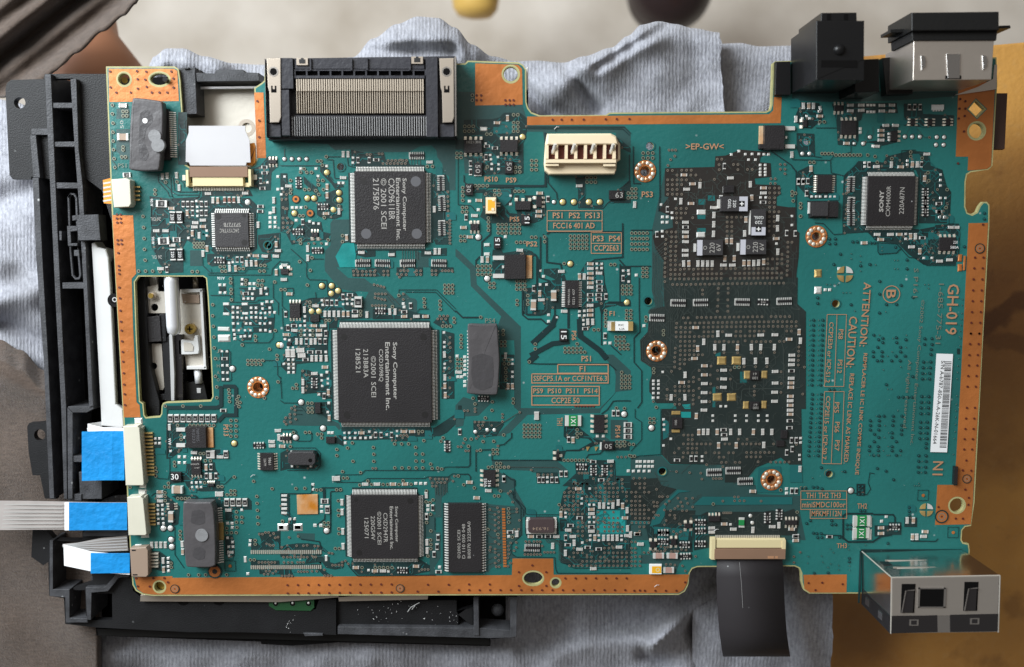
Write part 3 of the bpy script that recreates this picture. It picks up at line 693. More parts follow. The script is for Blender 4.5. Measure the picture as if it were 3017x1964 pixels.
l 3 170,1080 170,1300 150,1325 0,1325
l 3 240,1120 240,1380
l 3 430,1130 430,1250
l 3 290,1125 440,1120
l 3 440,1245 1150,1245
l 3 1540,1225 1570,1180 1700,1170 1740,1130
l 3 1720,700 1790,650 1860,550 1900,545 2065,545
l 3 560,1395 650,1470 700,1480 700,1549
l 3 0,1410 150,1410 175,1440 175,1480
b 2 620,1325 1190,1330 1250,1370
b 2 300,790 500,795
b 2 320,950 740,690
j 3 1205,118 1800,118 1800,220 1205,220 1205,118
j 3 900,228 1800,228 1800,335 900,335 900,228
j 3 900,375 1695,375 1695,595 900,595 900,375
j 3 900,487 1695,487
H 1412,608 1625,608 7 1
V 22,55 70,158 2 3
V 810,830 990,965 5 4
V 445,1120 492,1165 2 2
V 485,1280 530,1325 2 2
V 1903,1027 1993,1072 3 2
V 1958,252 2050,388 3 4
V 1280,1243 1505,1243 6 1
v 870,85 575,60 628,60 575,108 628,108 593,160 593,208 593,258 593,302 207,512 230,580 435,555 680,522 680,567 1958,207 1433,885 1433,930 1480,930 1433,972 1895,628 1990,632 2050,1055 1560,1243 2050,1190 450,1020 153,1078 292,1125 567,945 325,1022 185,993 113,993 430,655 352,745
u 230,635 230,670 105,660 145,660 553,702 553,740 553,787 757,678 230,793 278,793 323,793 270,832 320,832 288,868 245,985 92,1040 30,1083 67,1083 500,1075 385,1325 433,1318 577,1325 625,1325 893,1358 120,1132 155,1132 253,1132 1910,1205 1955,1205 2005,1205 980,1415 1035,1415 1088,1415 1135,1415 1455,1395 1490,1395 1525,1395 1555,1395 1625,1460 1805,1468 1910,1468 1960,1468 1390,1520 1440,1520 1495,1520 1548,1520 1835,1310 1835,1370 1835,1420
B 400,1460 150 200 10 L4R4
B 1695,820 130 215 10 L4R4
B 1205,1195 40 80 6 L2R1
B 1800,1080 130 100 10 -
f 1715,1080,25,95
c3v 958,725
rv 1335,1005 1865,695 1917,695 50,915 985,1480 1033,1480 1138,1480 1193,1480 1247,1410 1303,1410
cv 1388,1010 570,1470 590,15 620,375 672,375
r3h 2035,830 2035,900 2035,970
rh 1625,1265 1720,1482
ch 1830,1262 38,210 165,1510
ah 330,520 1487,1325
av 1628,1365 1760,1365
s 672,60 672,110 672,205 672,262 30,265 72,265 20,20 1675,965 1745,965 1085,1450 1085,1505 110,30 110,80 110,130 110,180 110,240 110,320 110,370 2040,1375
Fg 1560,1112 1660,1112
t 1990,705
ts 235,912 375,890 458,890
k 30,600 70,600 70,660 30,660
@1342,1351
K 270,660 330,520 440,540 700,560 690,530 600,400 700,350 830,580 830,660 790,700 790,900 640,1020 660,1120 720,1170 660,1180 420,1290 390,1340 320,1330 320,530
k 1270,390 1340,320 1380,270 1560,260 1890,200 2065,200 2065,1270 1400,1270 1250,1230 1220,980 1240,900 1220,610
K 500,150 700,240 700,340 590,400 490,380
k 830,990 1000,980 1010,1110 800,1130
k 820,680 1190,680 1220,900 1180,950 850,940 820,870
G 1660,600 2010,600 2010,890 1660,890
g 1670,610 2000,610 2000,880 1670,880
l 2 690,240 700,460 820,580 820,640 850,660 1220,660
l 2 680,380 680,460 800,600 800,680
l 2 650,390 770,560 770,800 770,900 660,1010 660,1120 720,1160 1170,1165 1180,1300 1200,1350 2065,1350
l 2 1180,960 1240,1000 1240,1220 1300,1240 1400,1290 2065,1290
b 1.5 1060,950 1090,990 1190,990 1220,1020 1220,1190 1260,1220 1450,1220
b 1.5 1080,950 1105,975 1200,975 1240,1010 1240,1180 1270,1205 1480,1205
b 1.5 1100,940 1120,960 1210,960 1255,1000 1255,1170 1290,1190 1500,1190
b 1.5 1480,400 1530,440 1530,470 1550,490 1500,520
b 1.5 1310,620 1480,620 1510,590 1560,640
b 1.5 1520,680 1520,820 1560,860
b 1.5 1680,1080 1680,1180 1650,1230
b 1.5 1580,1160 1630,1200 1630,1290
b 1.5 1490,300 1500,420 1560,460 1780,470 1820,430
b 1.5 1640,250 1640,300
b 1.5 1880,200 1880,330
b 1.5 1630,340 1630,430
b 1.5 1700,310 1660,390
b 1.5 1780,200 1780,440
b 1.5 1860,980 1930,1080 2065,1080
b 1.5 2040,920 2040,1060
b 1.5 1440,800 1480,760 1480,700
b 1.5 360,545 420,560 500,575
b 1.5 360,600 440,620 540,622
b 1.5 360,640 440,655 540,655
b 1.5 360,690 440,715 540,718
b 1.5 360,740 440,780 540,780
b 1.5 360,800 440,845 540,845
b 1.5 360,870 420,930 540,930
b 1.5 360,1000 440,1000 540,1003
b 1.5 360,1060 440,1066 540,1068
b 1.5 360,1120 440,1098 540,1100
b 1.5 360,1200 440,1163 540,1165
b 1.5 360,1260 440,1226 540,1228
b 1.5 600,650 690,640 720,620
b 1.5 600,590 660,600 720,585
h 905,1253 747,1333 1070,1333 747,1495 1070,1495 160,1477 403,1477
H 1295,1405 2015,1405 7 1
H 40,1545 2000,1545 17 1
v 32,200 388,97 433,92 577,97 625,95 97,303 222,340 530,377 460,435 507,435 625,587 627,637 627,687 627,743 1222,538 1247,597 500,888 670,920 383,830
u 648,380 620,403 672,507 722,587 722,623 753,722 693,830 745,828 650,988 715,982 715,1040 690,1080 625,1025 627,1070 627,1120 615,1165 648,1225 618,1262 495,575 510,622 465,653 510,687 467,718 510,747 467,780 510,812 467,845 510,930 467,972 510,1003 410,1038 467,1060 403,1075 467,1100 510,1130 470,1163 510,1195 467,1225 480,1268 515,1268 405,595
u 818,1125 855,1125 890,1125 928,1125 963,1125 1000,1125 828,972 868,972 925,972 963,972 997,972 1048,1098 1085,1098 1122,1098 1160,1098 1020,1023
u 1338,343 1390,343 1285,395 1338,395 1393,395 1445,395 1285,443 1338,443 1390,443 1443,443 1390,495 1443,495 1288,547 1338,547 1393,547 1443,547 1288,597 1340,597 1393,597 1443,597 1343,648 1395,648 1445,648 1495,648 1495,395 1547,443 1600,443 1655,395 1655,343 1708,343 1760,343 1812,343 1860,343 1910,343 1708,395 1760,395 1810,395 1860,395 1910,395 1700,443 1755,443 1808,443 1860,443 1910,443 1600,495 1655,495 1708,495 1760,495 1810,495 1862,495 1545,495 1393,292 1445,292 1495,292 1548,292 1755,292 1808,292 1860,292 1965,240 1910,240 1965,292 1965,340 2015,390 2015,440 2015,495
u 1445,750 1497,750 1445,800 1497,800 1497,850 1443,850 1445,905 1497,905 1550,960 1810,1000 1755,1050 1808,1050 1860,1050 1393,1050 1393,1105 1440,1105 1495,1105 1755,1105 1808,1105 1860,1105 1910,1105 1962,1105 2015,1105 1342,1155 1395,1155 1550,1155 1603,1155 1708,1155 1755,1155 1858,1155 1910,1155 1962,1155 2015,1155 1497,1205 1548,1205 1600,1205 1655,1205 1708,1205 1757,1205 1808,1205 1862,1205 1910,1205 1962,1205 2015,1205 1342,1258 1395,1258 1445,1258 1495,1258 1550,1258 1600,1258 1652,1258 1705,1258 1757,1258 1810,1258 1862,1258 1912,1258 1962,1258 2015,1258 1625,232 1808,238
u 1680,695 1757,695 1808,695 1860,695 1912,695 1680,750 1757,750 1808,750 1860,750 1912,750 1680,800 1757,800 1808,800 1860,800 1912,800 1965,800 1680,850 1757,850 1808,850 1860,850 1912,850 1965,850 1680,625 1760,625 1860,625
cv 1245,660 1700,555 1750,555 1858,555 1920,520 1973,560 2025,610 1645,935 1748,935 1803,935 1853,935 1908,935 1400,995 1297,1115 1148,1030 725,890
rv 1300,935 720,890
ch 250,465 388,380 1450,357 1605,600 1605,650 1605,858 1330,845 1385,920 2000,700 2030,910 1465,1070 1930,1045 1627,1300 890,920 1190,920
rh 1605,805 1358,790 1465,700 1325,1018 1560,1048 1690,1068 990,918 1090,918 645,868
cv 2030,825
s 1585,355 1490,470 1490,530 1300,640 1300,690 1580,545 1635,545 1580,690 1635,690 1580,750 1635,750 1805,530 1805,580 1590,908 1590,960 1692,905 1692,965 1960,910 1960,960 1497,992 628,920
nh 910,1050
@1342,1351
cv 570,240
@1858,430
K 410,260 250,990 250,1549 440,1549 600,1000
k 405,260 990,245 1000,120 1120,110 1200,80 1290,40 1640,70 1530,130 1520,190 1650,200 1660,360 1460,380 1470,450 1760,460 1770,560 1720,600 1720,700 1860,720 1950,720 1960,1000 1990,1020 1980,1300 1950,1549 380,1549 390,1350 290,1200 260,1060 300,1010 500,960 490,830 330,760 450,600 400,590
K 290,800 400,780 500,840 480,970 330,960 290,900
K 1755,750 1930,740 1960,780 1960,960 1760,960
G 800,620 880,620 880,690 800,690
G 910,580 995,580 995,645 910,645
G 785,800 885,800 880,860 790,860
G 785,965 885,965 885,1020 785,1020
K 1075,360 1220,360 1220,480 1075,480
K 1360,150 1500,200 1520,310 1420,340 1340,300
l 3 340,0 345,590 330,770
l 3 1660,60 1890,220 1950,300 1950,900
l 3 0,990 260,990
l 3 0,1415 240,1415
l 3 30,0 35,440 120,440
b 1.5 285,1220 420,1110 420,1085
b 1.5 290,1260 450,1130
b 1.5 310,1280 400,1200
b 1.5 320,1300 460,1190
b 1.5 345,1310 470,1240
b 1.5 360,1330 420,1300 470,1300
b 1.2 265,1250 265,1549
b 1.2 282,1260 282,1549
b 1.2 300,1280 300,1549
b 1.2 318,1300 318,1549
b 1.2 336,1320 336,1549
b 1.2 354,1330 354,1549
b 1.2 372,1350 372,1549
b 1.2 440,1350 440,1549
b 1.2 1890,1150 1890,1230 1950,1280 1950,1549
b 1.2 1800,1180 1920,1290 1930,1549
b 1.2 1780,1250 1910,1340 1910,1549
b 1.2 1740,1330 1790,1360 1840,1330
b 1.2 1740,1400 1800,1410 1850,1380
b 1.2 1340,180 1350,310 1420,330 1490,280
b 1.2 420,620 455,640 440,690 400,720
b 1.2 500,1480 500,1549
b 1.2 1080,1500 1150,1500 1190,1540
M 168,297,130
V 145,82 258,140 3 2
V 14,505 58,605 2 3
V 12,1025 192,1217 5 4
V 143,1442 188,1535 2 3
v 1900,538 1900,582 1912,645 1998,680 1998,728 1998,828
u 435,288 490,288 600,285 657,285 712,285 545,342 707,342 767,342 435,398 490,398 545,398 600,398 655,398 435,455 490,455 545,455 600,455 435,512 490,512 545,512 435,568 490,568 545,568 600,568 985,392 820,400 1018,155 1072,155 1040,220 1042,278 1210,218 1262,218 1262,278 450,47 488,47 527,47 518,118 437,228 468,160
u 535,735 592,735 655,735 540,790 595,790 645,790 540,848 592,848 730,845 540,903 480,1012 532,1012 425,1012 482,1070 532,1070 415,1100 477,1127 535,1127 408,1157 470,1182 532,1182 408,1212 470,1238 530,1238 408,1268 470,1293 528,1293 405,1322 470,1345 525,1345 402,1377 470,1400 527,1400 402,1432 470,1457 523,1457 402,1488 470,1512 523,1512 402,1540 580,1400 585,1455 632,1447 687,1447 740,1452 795,1447 850,1447 903,1447 957,1447 1067,1443 1122,1443 1178,1443 1232,1443 1343,1443 1395,1443 1450,1443 1505,1443 1560,1443 1613,1443 1668,1443 1722,1440
u 575,1512 632,1512 740,1512 795,1508 850,1505 903,1505 957,1505 1010,1505 1067,1503 1230,1500 1282,1500 1340,1500 1395,1500 1448,1500 1503,1497 1558,1497 1610,1497 1665,1497 1720,1495 1775,1495 1135,838 1190,838 1245,838 1300,838 1135,895 1190,895 1135,948 1190,948 1135,1003 1190,1003 1135,1060 1190,1060 1635,495 1695,495 1748,495 1635,552 1695,552 1748,552 1635,610 1695,610 1635,665 1692,665 1635,720 1690,720 1635,775 1690,775 1745,775 1630,832 1690,832 1630,890 1690,890 1628,945 1690,945 1628,1000 1685,1055 1850,1133 1898,1133 1850,1190 1850,1247 1848,1303 1848,1358 1845,1412 1842,1465 1840,1520 1670,1330 1725,1330 1780,1330 1725,1385 1780,1385 1613,1330 1613,1385 1725,1277 1780,1277 1375,275 1430,275 1760,215 1815,215 1760,272 1815,272 1815,325 1650,385 1700,385 1645,440 1700,440
ch 632,340 733,445 663,508 715,677 1180,375 650,898 650,1013 650,1068 650,1127 647,1230 647,1287 1098,1403 1203,1403 1570,493 1570,552 980,725 1720,1090
rh 650,955 1565,662
cv 820,462 595,650 985,812 983,922 980,1035 1362,865 1347,1030 1415,450 1432,610 1738,850 1735,970 1738,1245 628,1385 690,1385 797,1385 853,1385 910,1385 965,1385 1340,1380 1398,1380 1455,1380 1512,1375 1573,1365 50,690 1115,1325 1225,1325 1905,100 1135,1120 1192,1120
rv 1108,235 437,745 312,1040 1843,1025 1945,1030 1980,420 2035,420
s 533,622 490,785 495,848 378,835 435,835 378,898 432,898 375,1005 378,1065 1530,222 1590,222 1530,265 1590,265 1530,305 1590,305 1530,340 1590,340 1190,100 1280,60 1355,95 1435,92 1515,92 1575,95 1630,95 1393,160 1475,160 1535,605 1597,605 360,690 1722,1150 1905,825 1905,930 70,1522
Tq 1225,680,330,185,0,220G05L
Tq 1510,900,180,320,3,220G05L
Tp 940,1198,310,185,0,2206V
Tp 1450,1190,310,180,0,2206V
B 1160,505 130 90 10 -
f 835,780,115,70 828,1045,115,75 1068,640,50,130 1105,515,40,80
B 1640,0 240 60 20 -
@1858,817
K 250,0 400,0 400,130 380,420 200,420 220,380 290,340 250,160
k 390,0 1970,0 1965,310 2065,400 2065,1549 540,1549 530,1480 300,1480 240,1370 220,1350 220,1230 250,1150 240,1060 120,980 110,740 200,640 210,520 230,380 400,340
G 1000,900 1060,880 1060,930 1000,930
g 605,1500 705,1490 705,1549 640,1549
G 1290,1110 1370,1110 1370,1240 1290,1240
G 1210,1040 1295,1040 1295,1075 1210,1075
G 965,1290 1000,1290 1000,1530 965,1530
l 3 100,0 100,370 110,640 40,710 40,1000 130,1100 130,1470 80,1540
b 1.2 255,0 255,160 290,230 290,310 215,390 215,430
b 1.2 275,0 275,170 310,240 310,330 240,400 240,430
b 1.2 295,0 295,160 330,240 330,340 262,400 262,430
b 1.2 315,0 315,160 350,240 350,350 285,410 285,430
b 1.2 335,0 335,150 370,240 370,360 308,410 308,430
b 1.2 355,0 355,140 395,170 395,420
b 1.2 375,0 375,100 470,190 485,255
b 1.2 430,0 430,100 500,180 508,255
b 1.2 470,20 455,80 530,170 535,255
b 1.2 525,20 515,80 555,160 560,255
b 1.2 575,20 575,255
b 1.2 630,20 610,160 600,255
b 1.2 640,90 635,130 620,255
b 1.2 655,90 645,255
b 1.2 680,20 680,90 750,170 752,255
b 1.2 735,10 735,130 775,190 775,255
b 1.2 790,20 790,130 800,255
b 1.2 845,20 845,90 800,140 805,210 825,255
b 1.2 900,20 900,100 870,180 850,255
b 1.2 950,20 920,110 890,190 865,255
b 1.2 1010,20 1010,70 890,200 890,255
b 1.2 1040,75 1030,120 910,215 910,255
b 1.2 1175,20 1170,70 1240,160 1245,250
b 1.2 1230,20 1200,80 1275,170 1270,250
b 1.2 1285,20 1255,80 1300,150 1295,250
b 1.2 1340,20 1310,80 1315,250
b 1.2 1395,20 1365,80 1340,160 1340,250
b 1.2 1450,20 1400,100 1365,170 1362,250
b 1.2 1500,40 1420,120 1385,180 1385,250
b 1.2 1560,20 1500,60 1410,190 1405,250
b 1.2 1580,70 1570,120 1505,170 1505,250
b 1.2 1610,10 1610,250
b 1.2 1665,10 1650,60 1645,250
b 1.2 1860,0 1860,50 1760,150 1755,245
b 1.2 1880,0 1880,60 1790,150 1785,245
b 1.2 1905,0 1905,70 1815,160 1810,245
b 1.2 1930,0 1930,80 1840,160 1835,245
b 1.2 1950,0 1945,100 1890,150 1890,245
b 1.2 480,345 430,430 430,700 520,760
b 1.2 505,345 450,430 450,680
b 1.2 530,345 470,440 470,660 500,690 570,740
b 1.2 555,345 490,450 490,640
b 1.2 580,345 515,490 515,650
b 1.2 605,345 560,450 560,580
b 1.2 640,345 585,480 585,590
b 1.2 750,345 740,400 620,440
b 1.2 775,345 780,460
b 1.2 800,345 835,400 835,460
b 1.2 825,345 860,430 890,470 920,530
b 1.2 850,345 890,400 900,500 970,580
b 1.2 875,345 960,420 1050,460
b 1.2 900,345 940,390 1000,440
b 1.2 1245,340 1180,450 1130,530
b 1.2 1270,340 1240,440
b 1.2 1295,340 1285,460
b 1.2 1320,340 1370,440 1380,460
b 1.2 1345,340 1440,440 1450,500
b 1.2 1400,340 1500,440 1520,510
b 1.2 1500,340 1570,460 1570,520
b 1.2 1540,340 1620,440 1620,520
b 1.2 1600,340 1670,450
b 1.2 1755,335 1740,450 1690,520
b 1.2 1785,335 1790,460 1760,510
b 1.2 1815,335 1820,440 1860,520
b 1.2 1890,335 1900,370 1985,380 1985,590
b 1.2 1840,335 1920,430 1920,510
b 1.2 210,520 210,650 120,750 120,980 240,1050 330,1060 510,1053
b 1.2 235,520 235,650 140,760 140,970 260,1040 570,1075
b 1.2 260,520 260,650 160,760 160,950 230,1010 400,1030 580,1017
b 1.2 285,520 285,650
b 1.2 310,520 310,660
b 1.2 335,520 335,670
b 1.2 360,520 360,670
b 1.2 430,700 430,980 510,992
b 1.2 470,720 470,920 510,940
b 1.2 500,740 520,830
b 1.2 245,1150 420,1155 540,1260 545,1500 470,1549
b 2 1980,605 1815,605 1810,700 1775,740 1800,830 1805,1290 1780,1310 1330,1315 1310,1340 1310,1440 1280,1460
b 1.2 360,1250 400,1250 450,1300 450,1480
b 1.2 350,1310 420,1400
b 2 1940,1300 1990,1300 2040,1265
nh 565,300 830,295 1320,290 1815,280 315,475
ah 1562,290
M 305,865,120
u 400,48 468,15 523,18 575,15 630,18 682,15 740,15 793,15 850,12 903,12 957,12 1010,10 1065,10 1175,10 1230,10 1285,10 1340,8 1395,8 1450,8 1500,8 1557,5 1610,5 1665,5 1720,5 1775,5 493,82 547,82 600,82 655,82 708,80 765,80 820,78 872,78 928,78 982,75 1038,72 1090,72 1145,72 1198,72 1255,72 1310,70 1365,70 1418,70 1473,68 1527,68 1580,68 1637,68 1690,68 1747,65 1800,65 845,147 845,197
u 1030,128 1147,128 1028,183 1147,183 1027,263 1143,263 1023,337 1143,337 1020,397 1143,397 620,475 675,475 783,470 835,470 890,470 945,470 1000,468 1052,468 1108,467 1163,467 1217,465 1272,465 1328,465 1380,465 1435,462 1490,462 1545,462 1653,460 1708,460 1763,460 1815,460 1870,460 540,538 645,535 700,535 757,535 812,535 863,533 917,533 972,530 1028,530 1080,530 1135,528 1190,528 1243,528 1298,525 1350,525 1405,525 1460,523 1515,522 1570,522 1623,522 1680,520 1733,520 1787,520 1840,520 1893,520 1948,520
u 535,590 590,587 645,590 700,590 860,585 915,585 970,582 1025,582 1078,580 1133,580 1187,580 1240,580 1295,578 1350,578 1405,578 1460,577 1515,577 1567,577 1623,575 1678,575 1733,575 1785,575 1840,575 1893,575 1948,573 535,643 590,645 643,643 698,643 862,640 915,640 968,638 1080,638 1240,635 1293,635 1403,632 1457,632 1512,632 1567,632 1837,630 1892,630 535,698 590,697 640,697 693,697 750,695 805,695 860,693 912,693 965,692 1235,688 1292,688 1347,688 1402,687 1455,687 585,752 640,752 693,752 748,750 585,807 640,805 693,805 745,805 585,860 640,860 693,858 745,860 525,832 523,885 585,912 640,912 692,910 745,910 795,910 845,910 518,940 580,965 637,965 692,965 518,993 580,1018 632,1018 517,1053 578,1073 480,1105
u 1045,757 1155,757 1208,757 1347,745 1480,755 1535,755 1590,755 1645,753 1752,752 1805,752 990,885 1098,885 1258,885 1420,885 1530,885 1692,883 1335,1050 1470,1050 1603,1050 995,757 1098,750 1262,757 1427,755 1980,818 1978,868 1975,922 1973,975 1972,1030 805,1095 945,1043 935,1147 805,1200 805,1305 940,1252 935,1358 805,1413 930,1462 1022,1095 1175,1090 1025,1195 1172,1195 1020,1295 1455,1280 1455,1340 1455,1385 1770,1110 1772,1247 1768,1352 740,1175 685,1228 738,1228 520,1283 578,1283 632,1283 685,1282 523,1335 577,1335 630,1335 685,1335 738,1332 738,1388 520,1390 573,1437 735,1440 518,1492 573,1492 735,1490 428,1317 425,1390 428,1430 265,1460 2045,1055 2025,1372
v 178,465 178,510 385,627 385,672 270,1075 270,1118 300,1528 1225,1057 1275,1057
ch 770,592 1160,682 1538,680 1705,677 1872,730 757,957 873,1043 873,1150 873,1253 870,1360 868,1465 1100,1095 1100,1198 1097,1297 605,1240 1707,1110 1707,1247 1702,1355 1700,1462 1905,918 1903,975 1900,1030 1897,1190 1895,1245 1892,1298 1888,1403 1885,1455 1885,1510
rh 1900,1102
cv 1032,665 865,760 793,840 995,825 1103,825 1263,825 1427,823 1537,823 1698,823 1990,645 2005,748 1338,990 1475,985 1610,985 645,1150 480,1415 643,1415
fg 1075,980,120,110 1248,980,120,110 1022,1410,120,105 1192,1410,120,105 1375,1150,90,110 1578,1145,80,100 1362,1505,80,100 1575,1500,70,100
B 1465,1155 110 110 9 -
B 1465,1510 110 90 9 -
s 160,570 380,1115 270,1220 330,1220 270,1260 330,1260 270,1310 330,1310 270,1365 330,1365 270,1420 325,1418 1065,1520 1125,1520
@1858,1204,2.308
k 210,0 1160,0 1165,380 1080,380 1020,330 900,380 850,400 770,500 640,500 640,380 270,375 210,310
K 0,330 150,320 210,320 270,380 640,380 640,500 770,500 850,520 860,580 1160,590 1150,700 1190,893 0,893
k 440,740 520,700 900,700 960,690 1050,700 1110,680 1150,740 1130,860 560,860 440,860
k 0,480 180,470 210,520 310,545 200,640 130,770 0,790
k 230,690 440,690 410,893 290,893 240,820
G 440,640 490,597 1100,600 1100,650 430,655
G 190,680 320,548 410,560 330,570 240,650 230,730 200,780 130,800 150,750
G 870,400 1020,390 1030,570 860,570
G 1085,380 1160,380 1170,500 1085,500
G 0,760 130,765 130,785 0,785
G 160,800 400,820 390,893 360,893 360,850 160,850
g 340,20 410,20 410,60 345,60
G 220,60 260,90 260,190 220,210
l 2 30,0 30,60 75,90 75,210 0,290
l 2 205,0 205,310 60,320 0,340
b 1 655,130 655,30 740,0
b 1 270,170 300,190 300,230 340,280 400,285
b 1 480,270 480,300 440,320
b 1 600,180 560,230 560,270 520,300
b 1 560,300 530,350 530,400
b 1 580,300 545,350 545,400
b 1 600,300 560,350 560,400
b 1 630,320 575,370 575,400
b 1 665,300 665,400
b 1 700,300 700,400
b 1 750,330 730,370 730,400
b 1 860,300 830,390 770,460 700,510
b 1 880,320 840,400 780,470 720,510
b 1 900,340 790,480
b 1 960,300 960,360 900,370
b 1 160,430 200,500
b 1 150,530 190,490 250,490
b 1 170,560 230,500
b 1 190,590 260,510
b 1 0,570 120,570 180,545
b 1 430,640 480,580
b 1 420,640 460,585
b 1 250,800 330,700
b 1 270,820 360,720
b 1 290,830 380,740
b 1 150,893 150,830
b 1 170,893 170,840
b 1 210,800 230,740
b 1 340,440 410,375
b 1 260,425 310,425
nh 570,432 700,420 782,492
M 955,480,73
v 130,65 157,65 130,92 157,92 18,240 5,320 25,320 560,645 1018,550 1158,535 1185,535 1130,700
t 143,130
ts 815,728 828,775
u 360,177 390,177 418,177 390,207 418,207 358,237 390,237 418,237 450,237 480,237 510,237 540,237 327,267 388,267 418,267 448,267 297,297 358,297 388,297 418,297 448,297 510,297 570,297 600,297 665,297 697,297 787,295 818,295 850,295 880,295 910,295 940,295 972,295 355,327 600,327 632,327 787,325 818,325 850,325 880,325 865,358 950,360 985,360 1015,360 1045,360 1075,360 310,425 400,432 475,435 483,475 515,378 617,362 648,362 710,362 740,362 625,392 600,472 580,472 560,472 615,472 817,237 850,237 787,237 760,237 670,237 640,237 875,237 970,237 1000,237 730,205 790,205 1125,210 1125,240
u 20,470 60,470 95,470 32,507 62,507 95,507 62,535 92,535 5,565 35,565 93,565 123,565 175,545 32,595 62,595 5,625 32,625 62,625 32,655 62,655 92,655 32,685 62,685 92,685 122,685 5,655 5,685 5,712 32,712 62,712 92,712 32,742 62,742 92,742 122,742 155,632 160,660 180,660 180,635 195,595 215,595 250,595 260,625 235,645 320,605 340,632 375,607 420,605 350,660 385,640 320,660 350,690 380,690 420,665 300,675 270,690 228,685 240,757 265,720 298,722 300,742 170,720 188,722 155,700 155,740 60,800 90,800 60,830 330,780 370,790 410,745 625,625 705,597 730,597 705,623 740,623 770,623 885,625
U 630,705 680,705 5 1
U 8,772 122,772 5 1
cv 448,50 465,160 497,158 527,158 590,158 682,158 743,158 837,158 900,158 962,158 600,250 720,250 907,247 833,825 1153,410 1010,793
ch 500,10 1087,10 640,207 833,563 638,785 700,820 553,812 553,840 965,803 1097,820 1125,865 47,853
Ch 1087,38
rh 1085,82 1082,130 633,143 637,177 317,350
rv 413,340 445,340 1100,275 1063,298 1098,560 1128,560 1095,215 1128,215
s 560,47 560,82 713,47 713,82 790,47 790,82 870,47 870,82 930,47 930,82 487,325 487,355 1062,545 1062,575 225,72 228,108 228,142 275,205 225,250 45,360 68,360 98,360 125,360 150,360 45,393 68,393 98,393 125,393 150,393 20,425 57,425 93,425 128,425 1150,315 1150,345 680,787 1157,200 1157,230
B 318,98 70 75 9 -
fg 310,28,65,30 308,152,60,25
B 1045,175 46 58 8 -
B 1020,237 56 42 8 -
ah 475,772 475,830 222,840
B 570,748 78 40 5 T4
B 1093,775 80 36 6 T4B4
av 930,742 1010,720
fn 756,748,42,20 756,800,42,20
B 392,797 45 36 6 T2B2
Bg 756,775 38 40 5 -
@1858,1361,2.308
k 100,420 420,420 420,610 140,620
k 420,360 520,360 540,580 430,600
G 320,480 390,480 390,530 330,530
K 70,630 400,620 330,690 300,770 210,690 70,690
ah 222,480 222,540 368,562 475,555
B 153,562 40 44 5 T2B2
B 293,545 38 46 5 T2B2
c6h 192,640 285,640 260,738
ah 373,640
cv 0,495
ch 47,490 68,560 1125,505 1125,535
u 155,600 180,605 205,605 230,600 250,575 275,605 300,600 320,605 345,590 375,595 205,572 230,578 5,480 30,540 5,540 30,582 5,582 5,612 30,612 5,645 32,640 62,640 90,612 120,612 5,672 30,672 62,672 5,702 30,702 62,702 270,692 300,697 240,692 440,638 350,702 370,737 1108,640 1108,680 1150,610 290,470 310,485 340,470
b 1 75,575 75,620 50,645
b 1 160,600 180,625 220,625
h 62,870
H 24,872 310,872 5 1
h 370,815
@2334,270,2.308
K 0,0 1120,0 1110,30 700,60 300,70 0,60
k 60,70 180,75 210,140 200,190 130,250 70,240 10,190
k 270,80 710,75 720,145 480,145 470,190 450,200 450,330 430,370 310,360 300,200
k 30,280 150,285 155,440 50,440 30,380
k 490,340 560,350 540,380 640,360 720,340 720,230 600,230 590,330
k 760,80 880,80 890,150 1100,160 1100,230 890,240 760,230
k 350,570 450,470 620,480 640,440 800,400 930,410 940,500 1020,530 1050,640 1080,680 1070,893 860,893 870,600 840,530 520,540 510,580 490,893 340,893
k 40,540 120,500 150,560 300,560 300,720 120,730 40,640
k 100,740 310,740 310,860 110,860
l 2 0,460 260,465 280,440 400,410 400,370
l 2 260,470 265,550 350,570
l 2 0,515 30,540 40,640
l 2 160,245 300,245
l 2 740,500 745,400 840,395
l 2 150,440 200,445
b 1 550,240 550,290 490,340
b 1 520,260 490,320
b 1 850,250 900,310 930,310
b 1 800,240 770,300
h 1140,50 1175,65 1135,115 1175,115 1170,165 1130,182 1165,270
v 185,205 215,205 118,480 145,480 20,690 55,760 55,785 55,845 803,410 803,440 880,452 675,455 575,480 920,550 925,605 1050,665 1043,787 200,420 222,420 245,420 270,420 295,430 320,430 345,430 367,430 390,430 415,430 440,430 460,430 510,430 560,440
u 370,600 370,630 370,660 365,690 370,770 365,800 365,830 360,860 380,620 380,680 930,310 640,435 985,665 630,480
h 1124,487
ts 530,308 485,352 768,305 818,305 870,305 985,308 1035,308 980,360 1032,360 70,420 118,420
cv 78,95 115,95 147,95 677,495 820,493 853,493 903,590 27,185 130,522
rv 798,103 835,103 872,103 45,607 78,607 108,607 100,690 525,495 880,493
ch 398,90 398,128 472,90 472,125 612,92 612,130 680,90 680,130 640,228 705,228 190,165 607,262 607,328 575,508 740,510 918,423 372,350 575,370
Ch 607,295
rh 1000,760 1000,815
s 190,105 190,130 70,180 100,165 120,180 495,482 495,508 785,468 785,495 423,350 515,90 537,90 558,90 515,135 537,135 558,135 660,285 660,308 660,328 465,250 465,275 1010,563 1010,600 1010,637 1010,722 1043,722 1005,850 1040,850 553,368 135,712 165,712 192,712 230,712 260,712 290,712 185,132 195,120
B 318,110 60 42 6 T3B3
B 385,243 105 100 8 T4B4
B 695,300 50 70 7 R3
B 822,205 32 45 6 L3R3
B 940,205 32 45 6 L3R3
B 1063,205 32 45 6 L3R3
cw 990,105
B 222,625 105 120 8 L8R8
B 88,215 30 50 6 L2
B 222,798 190 108 14 -
f 115,790,18,80
nv2 400,630,95,50 400,770,95,50 400,860,60,50
av 905,690 905,750 905,810
@2400,610,2.308
